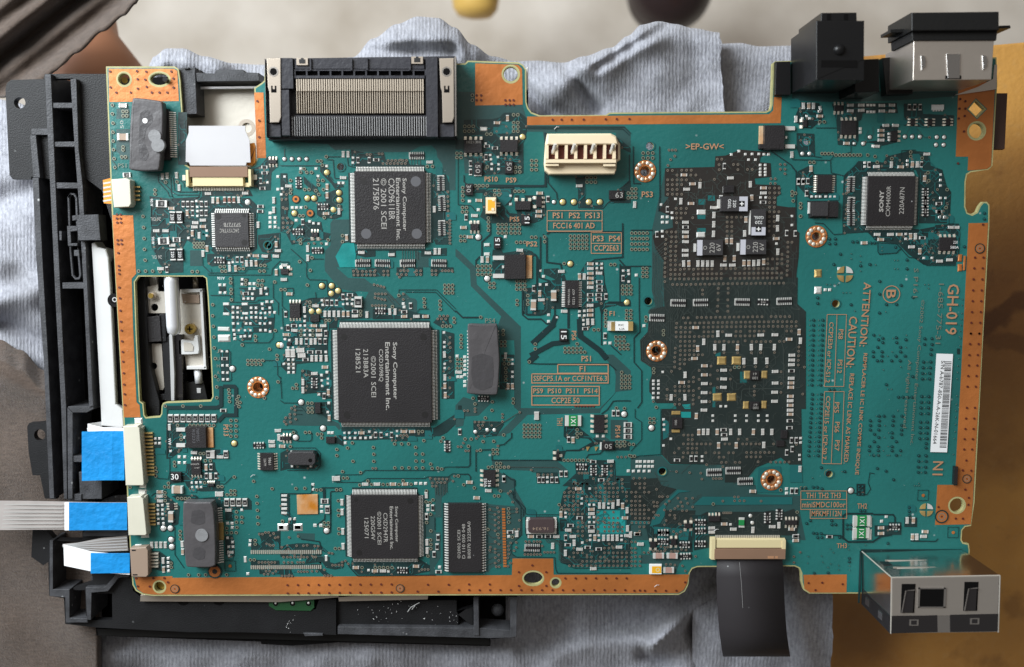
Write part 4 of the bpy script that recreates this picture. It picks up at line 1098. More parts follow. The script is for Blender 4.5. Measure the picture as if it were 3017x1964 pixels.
k 190,0 300,0 340,130 720,150 820,130 980,130 960,390 740,390 640,320 570,250 420,230 360,170 190,180
k 820,120 980,110 990,180 980,370 830,370
l 2 420,240 560,250 590,280 560,310 440,320 430,300 430,240
l 2 560,250 640,340 700,345 760,395 960,395
l 2 0,105 60,110 130,185 200,180
l 2 915,0 915,130
G 430,245 560,255 580,280 555,310 435,315
M 5,198,83
ch 428,185 518,185 578,185 452,220 340,243 662,270 930,137 965,137 852,367 920,358
cv 655,198 688,198 718,300
rh 735,208 848,30
s 622,182 622,215 745,345 800,345 850,68 885,68 75,562 105,562 168,418
Fq 205,455,100
B 905,250 110 95 9 T4B4
Bd 848,255 20 60 9 -
fo 990,345,30,50 990,412,30,50 1020,380,14,100
fg 25,450,50,55
f 25,565,50,50
v 97,215 97,247 138,215 138,247 257,235 287,235 380,243 405,243 408,212 520,215 548,272 650,243 675,243 725,170 820,143 820,170 870,140 895,140 18,615 18,653 245,662 585,530 440,503 440,590 485,660 553,660 665,612 128,388 173,318 310,397 373,388 625,358 625,418 438,718 1015,268
v 1150,40 1150,80
u 245,315 245,350 308,330 308,370 540,360 562,360 540,418 562,418 308,432 410,390 745,525 770,525 770,550 78,523 103,523 130,523 152,523 190,580 212,580 238,580 480,710 270,705 595,245 455,270 455,295
u 1000,625 998,665 997,720 993,760 990,800 985,840 980,880
h 1142,118 1088,342 1145,342 1083,415 1140,415 1078,490 1137,490 1075,565 1133,565 1072,638 1130,638 1067,712 1127,712 1063,785 1123,785 1060,858 1118,858
Q 1120,280,28
@2400,980,2.382
v 412,15 475,37 445,47 475,67 440,100 470,132 470,162 467,195 408,132 408,165 437,195 570,33 572,67 600,100 600,132 568,162 597,195 537,195 632,162 637,47 500,362 585,450 617,450 650,450 680,450 685,305
v 450,583 484,583 388,615 388,648 388,680 450,615 450,648 447,680 417,710 447,732 415,762 383,795 380,825 443,797 443,825 410,857 443,857 548,583 610,583 547,615 545,648 608,648 607,680 605,710 540,700 540,732 570,762 540,797 540,825 570,857 600,825
v 760,203 757,243 753,283 752,322 812,203 808,243 803,283 802,322 748,445 745,485 743,525 742,565 797,445 797,485 795,525 793,565 740,625 738,663 737,700 735,740 788,625 787,663 785,702 785,740 780,775 778,805 728,860 777,860 770,40 768,80 820,40 820,80 815,115 812,150 103,397 133,397
u 508,162 600,237 478,258 535,393 510,393 430,583 490,648 485,732 515,700 513,795 478,825 505,857 545,37 450,15 637,100 540,132 640,15 785,203 783,243 775,283 775,322 770,445 770,485 768,525 768,565 765,625 762,663 760,702 760,740 580,545 170,397
u 1018,35 1015,90 1008,180 1000,230 997,275 995,320 993,440 990,500 987,545 985,590 983,640 980,690 975,740 968,850
h 1093,5 1152,5 1088,78 1148,78 1083,155 1142,155 1080,228 1138,228 1075,302 1133,302 1070,377 1128,377 1065,525 1122,525 1060,600 1117,600 1055,673 1112,673 1050,745 1107,745 1047,817 1102,817
V 55,-90 40,365 1 14
V -10,-90 -22,365 1 14
U 25,-90 15,365 1 14
U -38,-90 -50,365 1 14
V 45,430 22,860 1 14
V -18,430 -45,860 1 14
U 15,430 -8,860 1 14
k 1000,110 1020,110 1020,150 1000,150
@2350,1330,2.162
l 5 290,560 290,410 310,395 480,395
l 4 480,400 610,402 620,420 620,470
l 5 280,540 320,575 480,575 530,540 600,530
l 2 350,262 440,275 465,240 450,200 460,135 490,140
l 3 165,530 280,535
l 3 720,570 880,572 895,555
k 580,450 660,450 660,530 580,530
k 490,470 580,470 580,540 490,540
k 375,205 430,205 430,280 375,280
k 680,420 760,420 760,480 680,480
k 320,235 360,240 350,270 320,260
v 388,220 412,220 388,245 412,245 388,270 412,270 313,465 338,465 313,490 338,490 120,520 148,520 125,545 152,545 98,517 265,545 25,230 48,230 97,225 122,225 153,235 215,438 215,463 240,463 400,375 425,375 708,355 708,380 708,405 573,583 103,772 192,770 327,677 327,700 505,105 560,122 608,177 297,125 148,100 78,437 55,455
v 768,25 815,25 768,60 815,60 765,97 812,97 765,130 810,130
u 790,60 788,97 785,130 768,200 755,215 740,215 770,215 428,592 530,632 323,622 205,618 225,640 150,662 65,665 62,708 158,702 208,712 258,722 190,735 258,750 327,725 327,752 90,165 280,125 320,595 455,20 485,20 510,20 580,20 620,20 650,20
t 340,250
s 567,415 537,445
cv 700,440 740,440 735,545 762,545
rh 205,543
ch 815,512 805,542
Ch 533,487 533,523
ah 618,480
fn 368,450,28,70 462,450,28,70 366,530,28,70 460,530,28,70
F 797,277,70
F 988,513,70
Fq 818,370,80
j 2 20,250 312,250 312,425 80,425 80,368 20,368 20,250
j 2 20,305 312,305
j 2 80,368 312,368
Q 1075,172,24
Q 915,412,36
h 1072,55 1065,240 1088,293 1085,337 895,352 1005,425 1050,425 1103,120 1050,118 68,835 155,833 112,880 285,842
k 1000,95 1022,95 1018,215 995,215
'''
# ------------------------------------------------------------------ the circuit board
board = thing('circuit_board', 'teal circuit board with bare copper margins and many soldered chips on a drive frame', 'circuit board', 1600, 950, -.16)
OUT = [312,195,515,195,526,203,531,235,538,335,541,460,547,484,560,492,735,491,750,482,757,465,752,330,749,258,770,244,779,236,780,192,1370,186,1378,178,1528,183,1541,190,1550,203,1551,300,1556,317,1566,330,1590,339,1785,338,1795,331,1995,329,2256,328,2268,322,2272,308,2276,186,2284,180,2340,178,2560,174,2936,168,2938,250,2924,488,2912,499,2860,507,2849,514,2845,535,2844,608,2850,626,2864,631,2878,624,2886,606,2896,594,2908,594,2915,603,2915,660,2894,1040,2871,1480,2861,1549,2843,1552,2835,1562,2833,1590,2838,1598,2854,1601,2857,1620,2852,1748,2384,1748,2368,1738,2361,1715,2360,1688,2354,1674,2341,1668,2055,1670,2040,1675,2032,1688,2028,1722,2018,1742,2000,1752,1500,1753,450,1755,420,1751,400,1740,390,1722,382,1600,365,1270,350,1000,330,640,325,520]
CUT = [408,814,598,814,607,820,612,877,617,964,626,1168,620,1179,490,1184,480,1187,476,1196,475,1218,470,1226,430,1229,425,1222,422,1188,412,1181,408,1100,403,1000,397,830]
HOLES = [circ(366,233,17), circ(470,233,17,rx=27), circ(1505,218,21), circ(1571,1703,19,rx=28), circ(1637,1716,12), circ(470,1728,15), circ(2877,385,22), circ(2819,1488,21), circ(2774,1522,8),
         [P(*q)[:2] for q in ((2875,296),(2901,321),(2878,344),(2854,321))]]
SMALL = [(1909,886,12),(1914,430,12),(2376,417,10),(2461,894,12),(2442,1395,11),(1951,1388,12),(1004,491,11),(790,722,11),(2367,1475,0)]
MOUNT = [(761,1140,32,15),(1900,504,32,15),(1934,1033,31,15),(2272,1412,32,13),(2404,696,32,13)]
ALLH = [(x, y, r) for x, y, r in SMALL if r] + [(x, y, r) for x, y, R, r in MOUNT]
holes = HOLES + [circ(x, y, r) for x, y, r in SMALL if r] + [circ(x, y, r) for x, y, R, r in MOUNT]
outl, cutl = pp(OUT), pp(CUT)
def inset_loop(lp, d, ccw):
    a = sum(lp[i][0] * lp[(i + 1) % len(lp)][1] - lp[(i + 1) % len(lp)][0] * lp[i][1] for i in range(len(lp)))
    return offset(lp if (a > 0) == ccw else lp[::-1], d)
slab = fill_curve('board_slab', [outl, cutl] + holes, -.16, 0, 'fr4', board)
maskl = [inset_loop(outl, .042, True), inset_loop(cutl, .035, False)] + [inset_loop(h, .03, False) for h in holes]
fill_curve('solder_mask', maskl, .002, .006, 'mask', board)
cop = MB()
COPPER = [[320,202,512,202,522,208,527,297,322,300],[749,272,776,272,784,465,757,465],[1400,186,1526,190,1538,202,1540,308,1400,310],
 [1553,343,2266,336,2278,325,2280,285,2303,285,2300,362,1553,368],[2824,240,2932,240,2920,488,2908,497,2851,502,2853,461,2816,461],
 [2854,657,2911,656,2888,1100,2866,1480,2860,1544,2755,1546,2762,1428,2816,1428,2816,1374,2832,1100],
 [396,1700,508,1697,508,1702,1508,1694,1510,1645,1630,1645,1631,1693,2030,1692,2024,1720,2014,1738,1998,1747,1500,1749,450,1751,422,1747,404,1735],
 [2367,1693,2495,1692,2494,1745,2386,1745,2370,1734],[331,633,392,634,401,806,388,820,392,964,402,1184,411,1193,414,1229,365,1229,352,1000]]
for i, c in enumerate(COPPER):
    lp = pp(c, .01); xs = [(sum(p[0] for p in h) / len(h), sum(p[1] for p in h) / len(h)) for h in HOLES]
    def ins(x, y):
        r = False
        for (x0, y0), (x1, y1) in zip(lp, lp[1:] + lp[:1]):
            if (y0 > y) != (y1 > y) and x < (x1 - x0) * (y - y0) / (y1 - y0) + x0: r = not r
        return r
    fill_curve('copper_margin', [lp] + [inset_loop(h, .05, False) for h, q in zip(HOLES, xs) if ins(*q)], .006, .011, 'copper', board)
# parts drawn in plan: laminate without copper, traces, vias
bare = MB(); lines = MB(); vias = MB(); pads = MB(); prt = MB(); NI = {}
from mathutils.geometry import tessellate_polygon
def inside(x, y, lp):
    r = False
    for (x0, y0), (x1, y1) in zip(lp, lp[1:] + lp[:1]):
        if (y0 > y) != (y1 > y) and x < (x1 - x0) * (y - y0) / (y1 - y0) + x0: r = not r
    return r
def holed(lp, z, m, b=None):
    loops = [lp] + [circ(x, y, r + 1.5) for x, y, r in ALLH if all(inside(*q, lp) for q in circ(x, y, r + 1.5, n=8))]
    v = [(x, y, z) for l in loops for x, y in l]
    tri = tessellate_polygon([[Vector((x, y, 0)) for x, y in l] for l in loops]); out = []
    for t in tri:
        i, j, k = t; ar = (v[j][0] - v[i][0]) * (v[k][1] - v[i][1]) - (v[j][1] - v[i][1]) * (v[k][0] - v[i][0])
        out.append((i, j, k) if ar > 0 else (i, k, j))
    (b or bare).add(v, out, m)
def step(k, mod, d):
    NI[k] = NI.get(k, 0) + 1
    return (NI[k] % mod) * d
COUNT = {}; PROTO = {}
def place(name, key, build, x, y, rot, parent=board, h=.03):
    """one small part: shares mesh data with its kind; past 300 of a name it joins the rest"""
    COUNT[name] = COUNT.get(name, 0) + 1
    q = P(x, y, h); s = cm(x, y); rot = -math.radians(rot + random.uniform(-2.2, 2.2))
    if key not in PROTO:
        b = MB(); build(b); PROTO[key] = (b.mesh(name), b)
    if COUNT[name] > 300:
        b = PROTO[key][1]; r = REST.setdefault(name, MB()); c, n = math.cos(rot), math.sin(rot)
        for f, i in zip(b.f, b.m): r.add([((b.v[k][0] * c - b.v[k][1] * n) * s * 100 + q[0], (b.v[k][0] * n + b.v[k][1] * c) * s * 100 + q[1], b.v[k][2]) for k in f], [tuple(range(len(f)))], b.mats[i])
        return None
    o = bpy.data.objects.new(name, PROTO[key][0]); link(o, parent)
    o.location = (q[0] * S, q[1] * S, 0); o.rotation_euler = (0, 0, rot); o.scale = (s * 100, s * 100, 1)
    return o
REST = {}
SZ = {'2': (20, 10, .045), '3': (25, 15, .06), '4': (35, 22, .085), '5': (34, 23, .12), '6': (33, 17, .09)}
# sizes inside the shared meshes are in units of 1 photo pixel = .01
def bcap(l, w, h, body):
    def f(b):
        l_, w_ = l * .01, w * .01
        b.box(0, 0, .008, h - .004, l_ * .62, w_ * .92, body, top=.008)
        for s in (-1, 1): b.box(s * l_ * .375, 0, .008, h, l_ * .25, w_, 'tin', top=.014)
    return f
def bres(l, w, h):
    def f(b):
        l_, w_ = l * .01, w * .01
        b.box(0, 0, .008, h - .012, l_ * .9, w_ * .94, 'grey', top=.004); b.box(0, 0, h - .012, h - .007, l_ * .56, w_ * .74, 'black')
        for s in (-1, 1): b.box(s * l_ * .37, 0, .008, h - .006, l_ * .24, w_, 'tin', top=.012)
        if l > 20: b.box(0, 0, h - .007, h - .005, l_ * .05, w_ * .4, 'mark'); b.box(l_ * .12, 0, h - .007, h - .005, l_ * .04, w_ * .4, 'mark')
    return f
def bpad(w, h, m='tin', z=.03):
    def f(b): b.box(0, 0, .006, z, w * .01, h * .01, m, top=min(w, h) * .0022)
    return f
def barr(b):
    b.box(0, 0, .01, .045, .36, .12, 'black', top=.006)
    for i in range(4):
        for s in (-1, 1): b.box(-.126 + i * .084, s * .068, .008, .05, .052, .058, 'tin', top=.01)
    for i in range(3): b.box(-.05 + i * .05, 0, .045, .048, .022, .034, 'mark')
def bnet(b):
    b.box(0, 0, .01, .05, .42, .115, 'black', top=.006)
    for i in range(8):
        for s in (-1, 1): b.box(-.189 + i * .054, s * .07, .008, .052, .03, .085, 'tin', top=.008)
    b.box(-.225, 0, .01, .05, .022, .2, 'tin')
def bmound(r, m):
    def f(b): b.disc(0, 0, .009, r * .0125, 'dark', 12); b.dome(0, 0, .01, r * .0092, r * .0048, m)
    return f
CHIPS = []
def chipblock(x, y, w, h, z, leads, m='chip', name='small_chip', ll=9, z0=.03, frac=.86, lw=.5, parent=board, bev=.02):
    """body with gull-wing leads; x, y, w, h in photo pixels (seen at its top), leads like 'T8B8'"""
    q = P(x, y, z); s = cm(x, y) * (D - z) / D; b = MB()
    b.box(q[0], q[1], z0, z, w * s, h * s, m, top=bev)
    o = obj(name, b, parent)
    if leads != '-':
        L = MB(); i = 0
        while i < len(leads):
            side = leads[i]; j = i + 1
            while j < len(leads) and leads[j].isdigit(): j += 1
            n = int(leads[i + 1:j]); i = j
            span = (w if side in 'TB' else h) * s * frac; half = (h if side in 'TB' else w) * s / 2; st = span / max(1, n - 1) if n > 1 else 0
            wd = min(.09, (st or span) * lw); e = ll * s
            for k in range(n):
                t = (-span / 2 + k * st) if n > 1 else 0
                prof = [(half - .01, z * .62), (half + e * .35, z * .60), (half + e * .62, .03), (half + e, .022)]
                vs = []
                for d, zz in prof:
                    for a in (-1, 1):
                        u = t + a * wd / 2
                        vs.append({'T': (u, d), 'B': (u, -d), 'L': (-d, u), 'R': (d, u)}[side] + (zz,))
                vs2 = [(q[0] + a, q[1] + c, zz) for a, c, zz in vs] + [(q[0] + a, q[1] + c, zz - .02) for a, c, zz in vs]
                fl = side in 'BR'
                fs = []
                for c in range(3):
                    top = (2 * c, 2 * c + 1, 2 * c + 3, 2 * c + 2); fs.append(top if fl else top[::-1])
                    fs.append((2 * c, 2 * c + 2, 8 + 2 * c + 2, 8 + 2 * c)); fs.append((2 * c + 1, 2 * c + 3, 8 + 2 * c + 3, 8 + 2 * c + 1))
                fs.append((6, 7, 15, 14)); L.add(vs2, fs, 'tin' if n > 9 else 'lead')
        obj('leads', L, o, kind='stuff')
        if any(c.isdigit() for c in leads) and len(leads) >= 6 and ll >= 12:
            u = MB(); e = (ll + 3) * s; g = .03
            if 'L' in leads:
                for sg in (-1, 1): u.box(q[0] + sg * (w * s / 2 + e / 2 - g / 2), q[1], .0252, .0256, e + g, h * s * frac + .05, 'dark')
            if 'T' in leads:
                for sg in (-1, 1): u.box(q[0], q[1] + sg * (h * s / 2 + e / 2 - g / 2), .0252, .0257, w * s * frac + .05, e + g, 'dark')
            obj('bare_laminate', u, o, kind='stuff')
    return o
def parse(data):
    ox = oy = 0.; s = 4.002
    for ln in data.strip().splitlines():
        ln = ln.strip()
        if not ln: continue
        if ln[0] == '@':
            a = ln[1:].split(','); ox, oy = float(a[0]), float(a[1]); s = float(a[2]) if len(a) > 2 else 4.002; continue
        code, *rest = ln.split(); X = lambda v: ox + float(v) / s; Y = lambda v: oy + float(v) / s
        pts = [tuple(float(q) if not any(c.isalpha() for c in q) else q for q in r.split(',')) for r in rest if ',' in r]
        if code in ('k', 'K', 'G', 'g'):
            m = {'k': ('darkb' if oy < 700 else 'darkc') if ox == 1858 and 400 < oy < 1250 else 'dark', 'K': 'mid', 'G': 'midt', 'g': 'bright'}[code]; z = {'K': .008, 'k': .013, 'G': .0195, 'g': .0225}[code] + step(code, 150, .00004)
            lp_ = [P(X(a), Y(b), z)[:2] for a, b in pts]; holed(lp_, z, m)
            if code == 'k': KP.append((lp_, m))
        elif code in ('l', 'b', 'j'):
            z = .0255 + step('l', 12, .0004); w = float(rest[0]) * .01
            if code == 'j': prt = MB(); prt.ribbon([P(X(a), Y(b), z)[:2] for a, b in pts], w, z + .004, 'print'); obj('print_frame', prt, board)
            else: lines.ribbon([P(X(a), Y(b), z)[:2] for a, b in pts], w, z, 'line' if code == 'l' else 'trace')
        elif code in ('v', 'u', 'h', 'V', 'U', 'H'):
            lst = pts
            if code.isupper():
                (x0, y0), (x1, y1) = pts[:2]; nx, ny = int(rest[2]), int(rest[3])
                lst = [(x0 + (x1 - x0) * (i / max(1, nx - 1) if nx > 1 else j / max(1, ny - 1)), y0 + (y1 - y0) * (j / max(1, ny - 1) if ny > 1 else i / max(1, nx - 1))) for i in range(nx) for j in range(ny)]
                code = code.lower()
            for a, b in lst:
                x, y, _ = P(X(a), Y(b)); z = .031 + step('v', 5, .0006)
                if code == 'v' and ox > 2345: vias.disc(x, y, z, .046, 'line', 9); vias.disc(x - .006, y + .006, z + .001, .024, 'midt', 6)
                elif code == 'u' and ox > 2345: vias.disc(x, y, z, .026, 'midt', 7); vias.disc(x, y, z + .001, .012, 'viaring', 5)
                elif code == 'v': vias.disc(x, y, z, .052, 'viaring', 9, .03); vias.disc(x, y, z + .001, .033, 'hole', 8)
                elif code == 'u': vias.disc(x, y, z, .040, 'viadim', 8, .018); vias.disc(x, y, z + .001, .019, 'hole', 6)
                else: vias.disc(x, y, z, .036, 'rust', 8)
        elif code[0] in 'cr' and code[-1] in 'hv' or code in ('Ch', 'Cv', 'c6h'):
            k = code[1] if code[1].isdigit() else '2'; l, w, h = SZ[k]
            for a, b in pts:
                v = code[-1] == 'v'; rot = 90 if v else 0
                if code[0] == 'r': place('resistor', 'r' + k, bres(l, w, h), X(a), Y(b), rot, h=h)
                else:
                    body = {'Cv': 'red', 'Ch': 'tan'}.get(code) or {'2': ('grey', 'tan', 'grey')[random.randrange(3)], '3': 'grey', '4': 'tan', '5': 'tan', '6': 'pink' if code == 'c6h' else 'tan'}[k]
                    place('capacitor', 'c' + k + body, bcap(l, w, h, body), X(a), Y(b), rot, h=h)
        elif code == 'x4v':
            for a, b, t in pts:
                l, w, h = SZ['4']; o = place('power_resistor', 'x4', lambda q: (q.box(0, 0, .008, h - .012, .34, .18, 'black', top=.006), [q.box(t_ * .15, 0, .008, h - .006, .05, .18, 'tin', top=.008) for t_ in (-1, 1)]), X(a), Y(b), 90, h=h)
                text('220', X(a), Y(b), 17, 9, 90, 'white', board, h)
        elif code in ('s', 'ph', 'pv'):
            w, h = {'s': (9.5, 9), 'ph': (19, 9), 'pv': (9, 19)}[code]
            for a, b in pts: place('solder_pad', code, bpad(w, h), X(a), Y(b), 0)
        elif code in ('t', 'tg', 'ts'):
            r = 6.5 if code == 'ts' else 9.5
            for a, b in pts: place('test_point', code, bmound(r, 'gold2' if code == 'tg' else 'tin'), X(a), Y(b), 0)
        elif code in ('ah', 'av'):
            for a, b in pts: place('resistor_array', 'a', barr, X(a), Y(b), 0 if code == 'ah' else 90)
        elif code in ('nh', 'nv'):
            for a, b in pts: place('resistor_network', 'n', bnet, X(a), Y(b), 0 if code == 'nh' else 90)
        elif code == 'nv2':
            for a, b, l, w in pts: place('resistor_network', 'n', bnet, X(a), Y(b), 90)
        elif code in ('f', 'fg', 'fn', 'fo'):
            m = {'f': 'tin', 'fg': 'gold', 'fn': 'tin', 'fo': 'copper'}[code]
            for a, b, w, h in pts: place('contact_pad', '%s%d_%d' % (code, w / s, h / s), bpad(w / s, h / s, m, .045), X(a), Y(b), 0)
        elif code == 'cw':
            for a, b in pts: place('white_array', 'cw', lambda q: (q.box(0, 0, .01, .06, .36, .16, 'white', top=.01), [q.box(-.12 + i * .08, -.09, .01, .045, .045, .05, 'tin') for i in range(4)]), X(a), Y(b), 0)
        elif code in ('O', 'Q'):
            for a, b, r in pts:
                x, y, _ = P(X(a), Y(b)); r = r / s * .01; m = 'copper' if code == 'O' else 'brown'
                vias.disc(x, y, .0345, r * 1.25, 'dark', 20); vias.disc(x, y, .036, r, 'copper', 20); 
                if code == 'Q': vias.disc(x, y, .0375, r * .72, 'brown', 18, r * .45)
                vias.disc(x, y, .039, r * (.45 if code == 'O' else .18), 'hole' if code == 'O' else 'rust', 12)
        elif code == 'F':
            for a, b, w in pts:
                x, y, _ = P(X(a), Y(b)); w = w / s * .005
                lines.ribbon([(x - w, y - w), (x + w, y - w), (x + w, y + w), (x - w, y + w), (x - w, y - w)], .015, .031, 'line'); vias.disc(x, y, .033, .05, 'copper', 12)
        elif code == 'Fq':
            for a, b, w in pts:
                x, y, _ = P(X(a), Y(b)); w = w / s * .0055; fq = MB()
                for i in range(4):
                    t0 = i * math.pi / 2 + .12; fq.prism([(x + .25 * w * math.cos(t0 + .66), y + .25 * w * math.sin(t0 + .66))] + [(x + w * math.cos(t0 + k * .33), y + w * math.sin(t0 + k * .33)) for k in range(5)], .008, .034, 'gold' if i else 'tin')
                obj('alignment_target', fq, board)
        elif code == 'Fg':
            for a, b in pts: place('contact_pad', 'fgt', lambda q: q.prism([(-.05, .06), (.06, .06), (-.02, -.07)], .008, .035, 'gold'), X(a), Y(b), 0)
        elif code == 'B':
            (a, b), w, h, z, ld = pts[0], float(rest[1]) / s, float(rest[2]) / s, float(rest[3]) * .01, rest[4]
            chipblock(X(a), Y(b), w, h, max(z, .07), ld, bev=.012)
        elif code == 'Bg':
            for _ in (0,):
                (a, b), w, h = pts[0], float(rest[1]) / s, float(rest[2]) / s; chipblock(X(a), Y(b), w, h, .06, '-', m='green', name='small_fuse', bev=.01)
        elif code == 'Bd': pass
        elif code in ('Tq', 'Tp'):
            a, b, w, h, o, _t = pts[0]; tant(X(a), Y(b), w / s, h / s, int(o), code)
        elif code == 'M': pass
def tant(x, y, w, h, o, code):
    z = .19; q = P(x, y, z); c = cm(x, y) * (D - z) / D; w *= c; h *= c; b = MB()
    b.box(q[0], q[1], .01, z, w, h, 'chip2', top=.018); t = obj('tantalum_capacitor', b, board); k = MB(); e = MB()
    if code == 'Tq':
        if o == 0: k.box(q[0] + w * .32, q[1], z - .01, z + .003, w * .30, h * .92, 'silverk'); e.box(q[0] - w * .53, q[1], .01, .12, w * .1, h * .6, 'tin', top=.01); tx = [('220', -.0, 90), ('G05L', -.18, 90)]
        else: k.box(q[0], q[1] - h * .32, z - .01, z + .003, w * .92, h * .30, 'silverk'); e.box(q[0] - w * .52, q[1], .01, z * .9, w * .06, h * .9, 'tin', top=.01); tx = [('220', 0, 180), ('G05L', .18, 180)]
        px = (q[0] + w * .26, q[1]) if o == 0 else (q[0], q[1] - h * .24)
        k.box(*px, z, z + .005, .17, .17, 'black'); k.box(*px, z, z + .008, .12, .028, 'white'); k.box(*px, z, z + .0085, .028, .12, 'white')
        for body, d, r in tx:
            if o == 0: text(body, x + d * w / c, y, (28 if len(body) == 4 else 21), 9, 90, 'white', t, z)
            else: text(body, x, y - d * h / c, (29 if len(body) == 4 else 21), 9, 180, 'white', t, z)
    else:
        k.box(q[0] - w * .40, q[1], z - .01, z + .003, w * .20, h * .98, 'silverk'); e.box(q[0] - w * .55, q[1], .01, .11, w * .1, h * .55, 'tin', top=.01)
        text('220', x + 5, y, 30, 15, -90, 'mark', t, z); text('6V', x + 24, y - 1, 21, 14, -90, 'mark', t, z); k.disc(q[0] - w * .2, q[1], z + .004, .055, 'mark', 14, .04)
    obj('polarity_band', k, t); obj('terminal', e, t)
KP = []
parse(DATA)
# thin traces of covered copper that run between the parts across the bare laminate
RT = random.Random(3); thin = MB(); nt_ = 0
for lp_, m in KP:
    ar = abs(sum(lp_[i][0] * lp_[(i + 1) % len(lp_)][1] - lp_[(i + 1) % len(lp_)][0] * lp_[i][1] for i in range(len(lp_)))) / 2
    x0, x1, y0, y1 = min(p[0] for p in lp_), max(p[0] for p in lp_), min(p[1] for p in lp_), max(p[1] for p in lp_)
    big = m in ('darkb', 'darkc'); want = int(ar / (.055 if big else .036)); tries = 0
    while want > 0 and tries < 4000:
        tries += 1; x, y = RT.uniform(x0, x1), RT.uniform(y0, y1)
        if not inside(x, y, lp_): continue
        d = RT.randrange(8); pl = [(x, y)]; ok = True
        for k in range(RT.randint(1, 3)):
            s_ = RT.uniform(.06, .30); x += s_ * math.cos(d * math.pi / 4); y += s_ * math.sin(d * math.pi / 4)
            if not inside(x, y, lp_): break
            pl.append((x, y)); d += RT.choice((-1, 1))
        if len(pl) < 2: continue
        want -= 1; nt_ += 1
        thin.ribbon(pl, RT.choice((.016, .022, .03)) if not big else .013, .0242 + (nt_ % 60) * .00002, RT.choice(('midt', 'midt', 'mid')) if not big else 'trace')
        if not big and RT.random() < .35: thin.disc(*pl[-1], .0256, .034, 'viadim', 7); thin.disc(*pl[-1], .0257, .016, 'hole', 6)
        if not big and RT.random() < .07: w_, h_ = RT.uniform(.06, .16), RT.uniform(.06, .14); thin.sheet([(x - w_, y - h_), (x + w_, y - h_), (x + w_, y + h_ * .4), (x + w_ * .5, y + h_), (x - w_, y + h_)], .0238 + (nt_ % 60) * .000005, 'midt')
obj('thin_traces', thin, board, kind='stuff')
obj('bare_laminate', bare, board, kind='stuff'); obj('traces', lines, board, kind='stuff'); obj('vias', vias, board, kind='stuff')
for n, r in REST.items(): obj(n + '_rest', r, board, kind='stuff')
# etched row of copper test marks beside the memory chip, empty connector footprints
for i in range(22):
    b = MB(); q = P(1483.5 + i * .2, 1499 + i * 7.98); b.box(q[0], q[1], .008, .03, .10, .055, 'copper'); obj('copper_finger', b, board)
fp = MB()
for y0, y1 in ((1625, 1625), (1670, 1669)):
    for i in range(36):
        q = P(741 + i * 5.85, y0 + (y1 - y0) * i / 35); fp.box(q[0], q[1], .006, .034, .026, .115, 'lead')
obj('footprint_pads', fp, board, kind='stuff')
# plated mounting rings
for x, y, R, r in MOUNT:
    b = MB(); q = P(x, y); c = cm(x, y); b.disc(q[0], q[1], .0345, R * c, 'copper', 28, r * c)
    b.add([(q[0] + a * c * math.cos(t * math.pi / 9), q[1] + a * c * math.sin(t * math.pi / 9), z) for a, z in ((r, .034), (r * .97, -.45)) for t in range(18)], [(t, 18 + t, 18 + (t + 1) % 18, (t + 1) % 18) for t in range(18)], 'soldermound'); b.disc(q[0] + .03, q[1] - .02, -.44, r * .0135, 'soldermound', 14, r * .007)
    ring = obj('mounting_ring', b, board)
    for k in range(12):
        d = MB(); a = k * math.pi / 6 + .2; rr = (R + r) / 2 * c * 1.04; d.dome(q[0] + rr * math.cos(a), q[1] + rr * math.sin(a), .034, .062, .03, 'lead' if k % 3 else 'soldermound', 9); obj('solder_dot', d, ring)
for x, y, r in SMALL:
    if r: b = MB(); q = P(x, y); b.disc(q[0], q[1], .033, (r + 4) * .0095, 'midt', 20, r * .0095); obj('hole_rim', b, board)
for hx in ((366,233,17,17),(470,233,27,17),(1505,218,21,21),(1571,1703,28,19),(1637,1716,12,12),(470,1728,15,15),(2877,385,22,22),(2819,1488,21,21)):
    b = MB(); q = P(hx[0], hx[1]); n = 24
    vs = [(q[0] + (hx[2] + d) * .01 * math.cos(2 * math.pi * i / n), q[1] + (hx[3] + d) * .01 * math.sin(2 * math.pi * i / n), .0125) for d in (6, 1) for i in range(n)]
    b.add(vs, [(i, (i + 1) % n, n + (i + 1) % n, n + i) for i in range(n)], 'fr4'); obj('hole_margin', b, board)
# screen in the green-white speckle of a rivet
# ------------------------------------------------------------------ large chips
def dots(o, lst, z):
    b = MB()
    for x, y, r, m in lst: q = P(x, y, z); b.disc(q[0], q[1], z + .003, r * .01, m, 20); 
    obj('ejector_mark', b, o)
def qfp(x, y, w, h, z, leads, ll, name='processor_chip', m='chip'):
    return chipblock(x, y, w, h, z, leads, m=m, name=name, ll=ll, z0=.035, frac=.93, lw=.52, bev=.022)
c1 = qfp(1149, 611, 212, 215, .17, 'T44B44L48R48', 15)
dots(c1, [(1071,534,10,'dotd'),(1225,534,15,'dot'),(1079,688,15,'dot'),(1228,688,15,'dot')], .17)
for t, x, y, l, h, bd in (('Sony Computer',1191,602,154,15,.012),('Entertainment Inc.',1174,616,182,13,.012),('CXD9611BR',1154,586,121,18,0),('\u00a9 2001 SCEI',1131,599,147,17,0),('2175B76',1108,571,92,17,0)): text(t, x, y, l, h, 90, 'mark', c1, .17, bd)
c2 = qfp(1133, 1106, 280, 284, .20, 'T62B62L62R62', 17)
dots(c2, [(1013,992,9,'dotd'),(1247,992,10,'dotd'),(1022,1222,10,'dotd'),(1252,1221,10,'dotd')], .20)
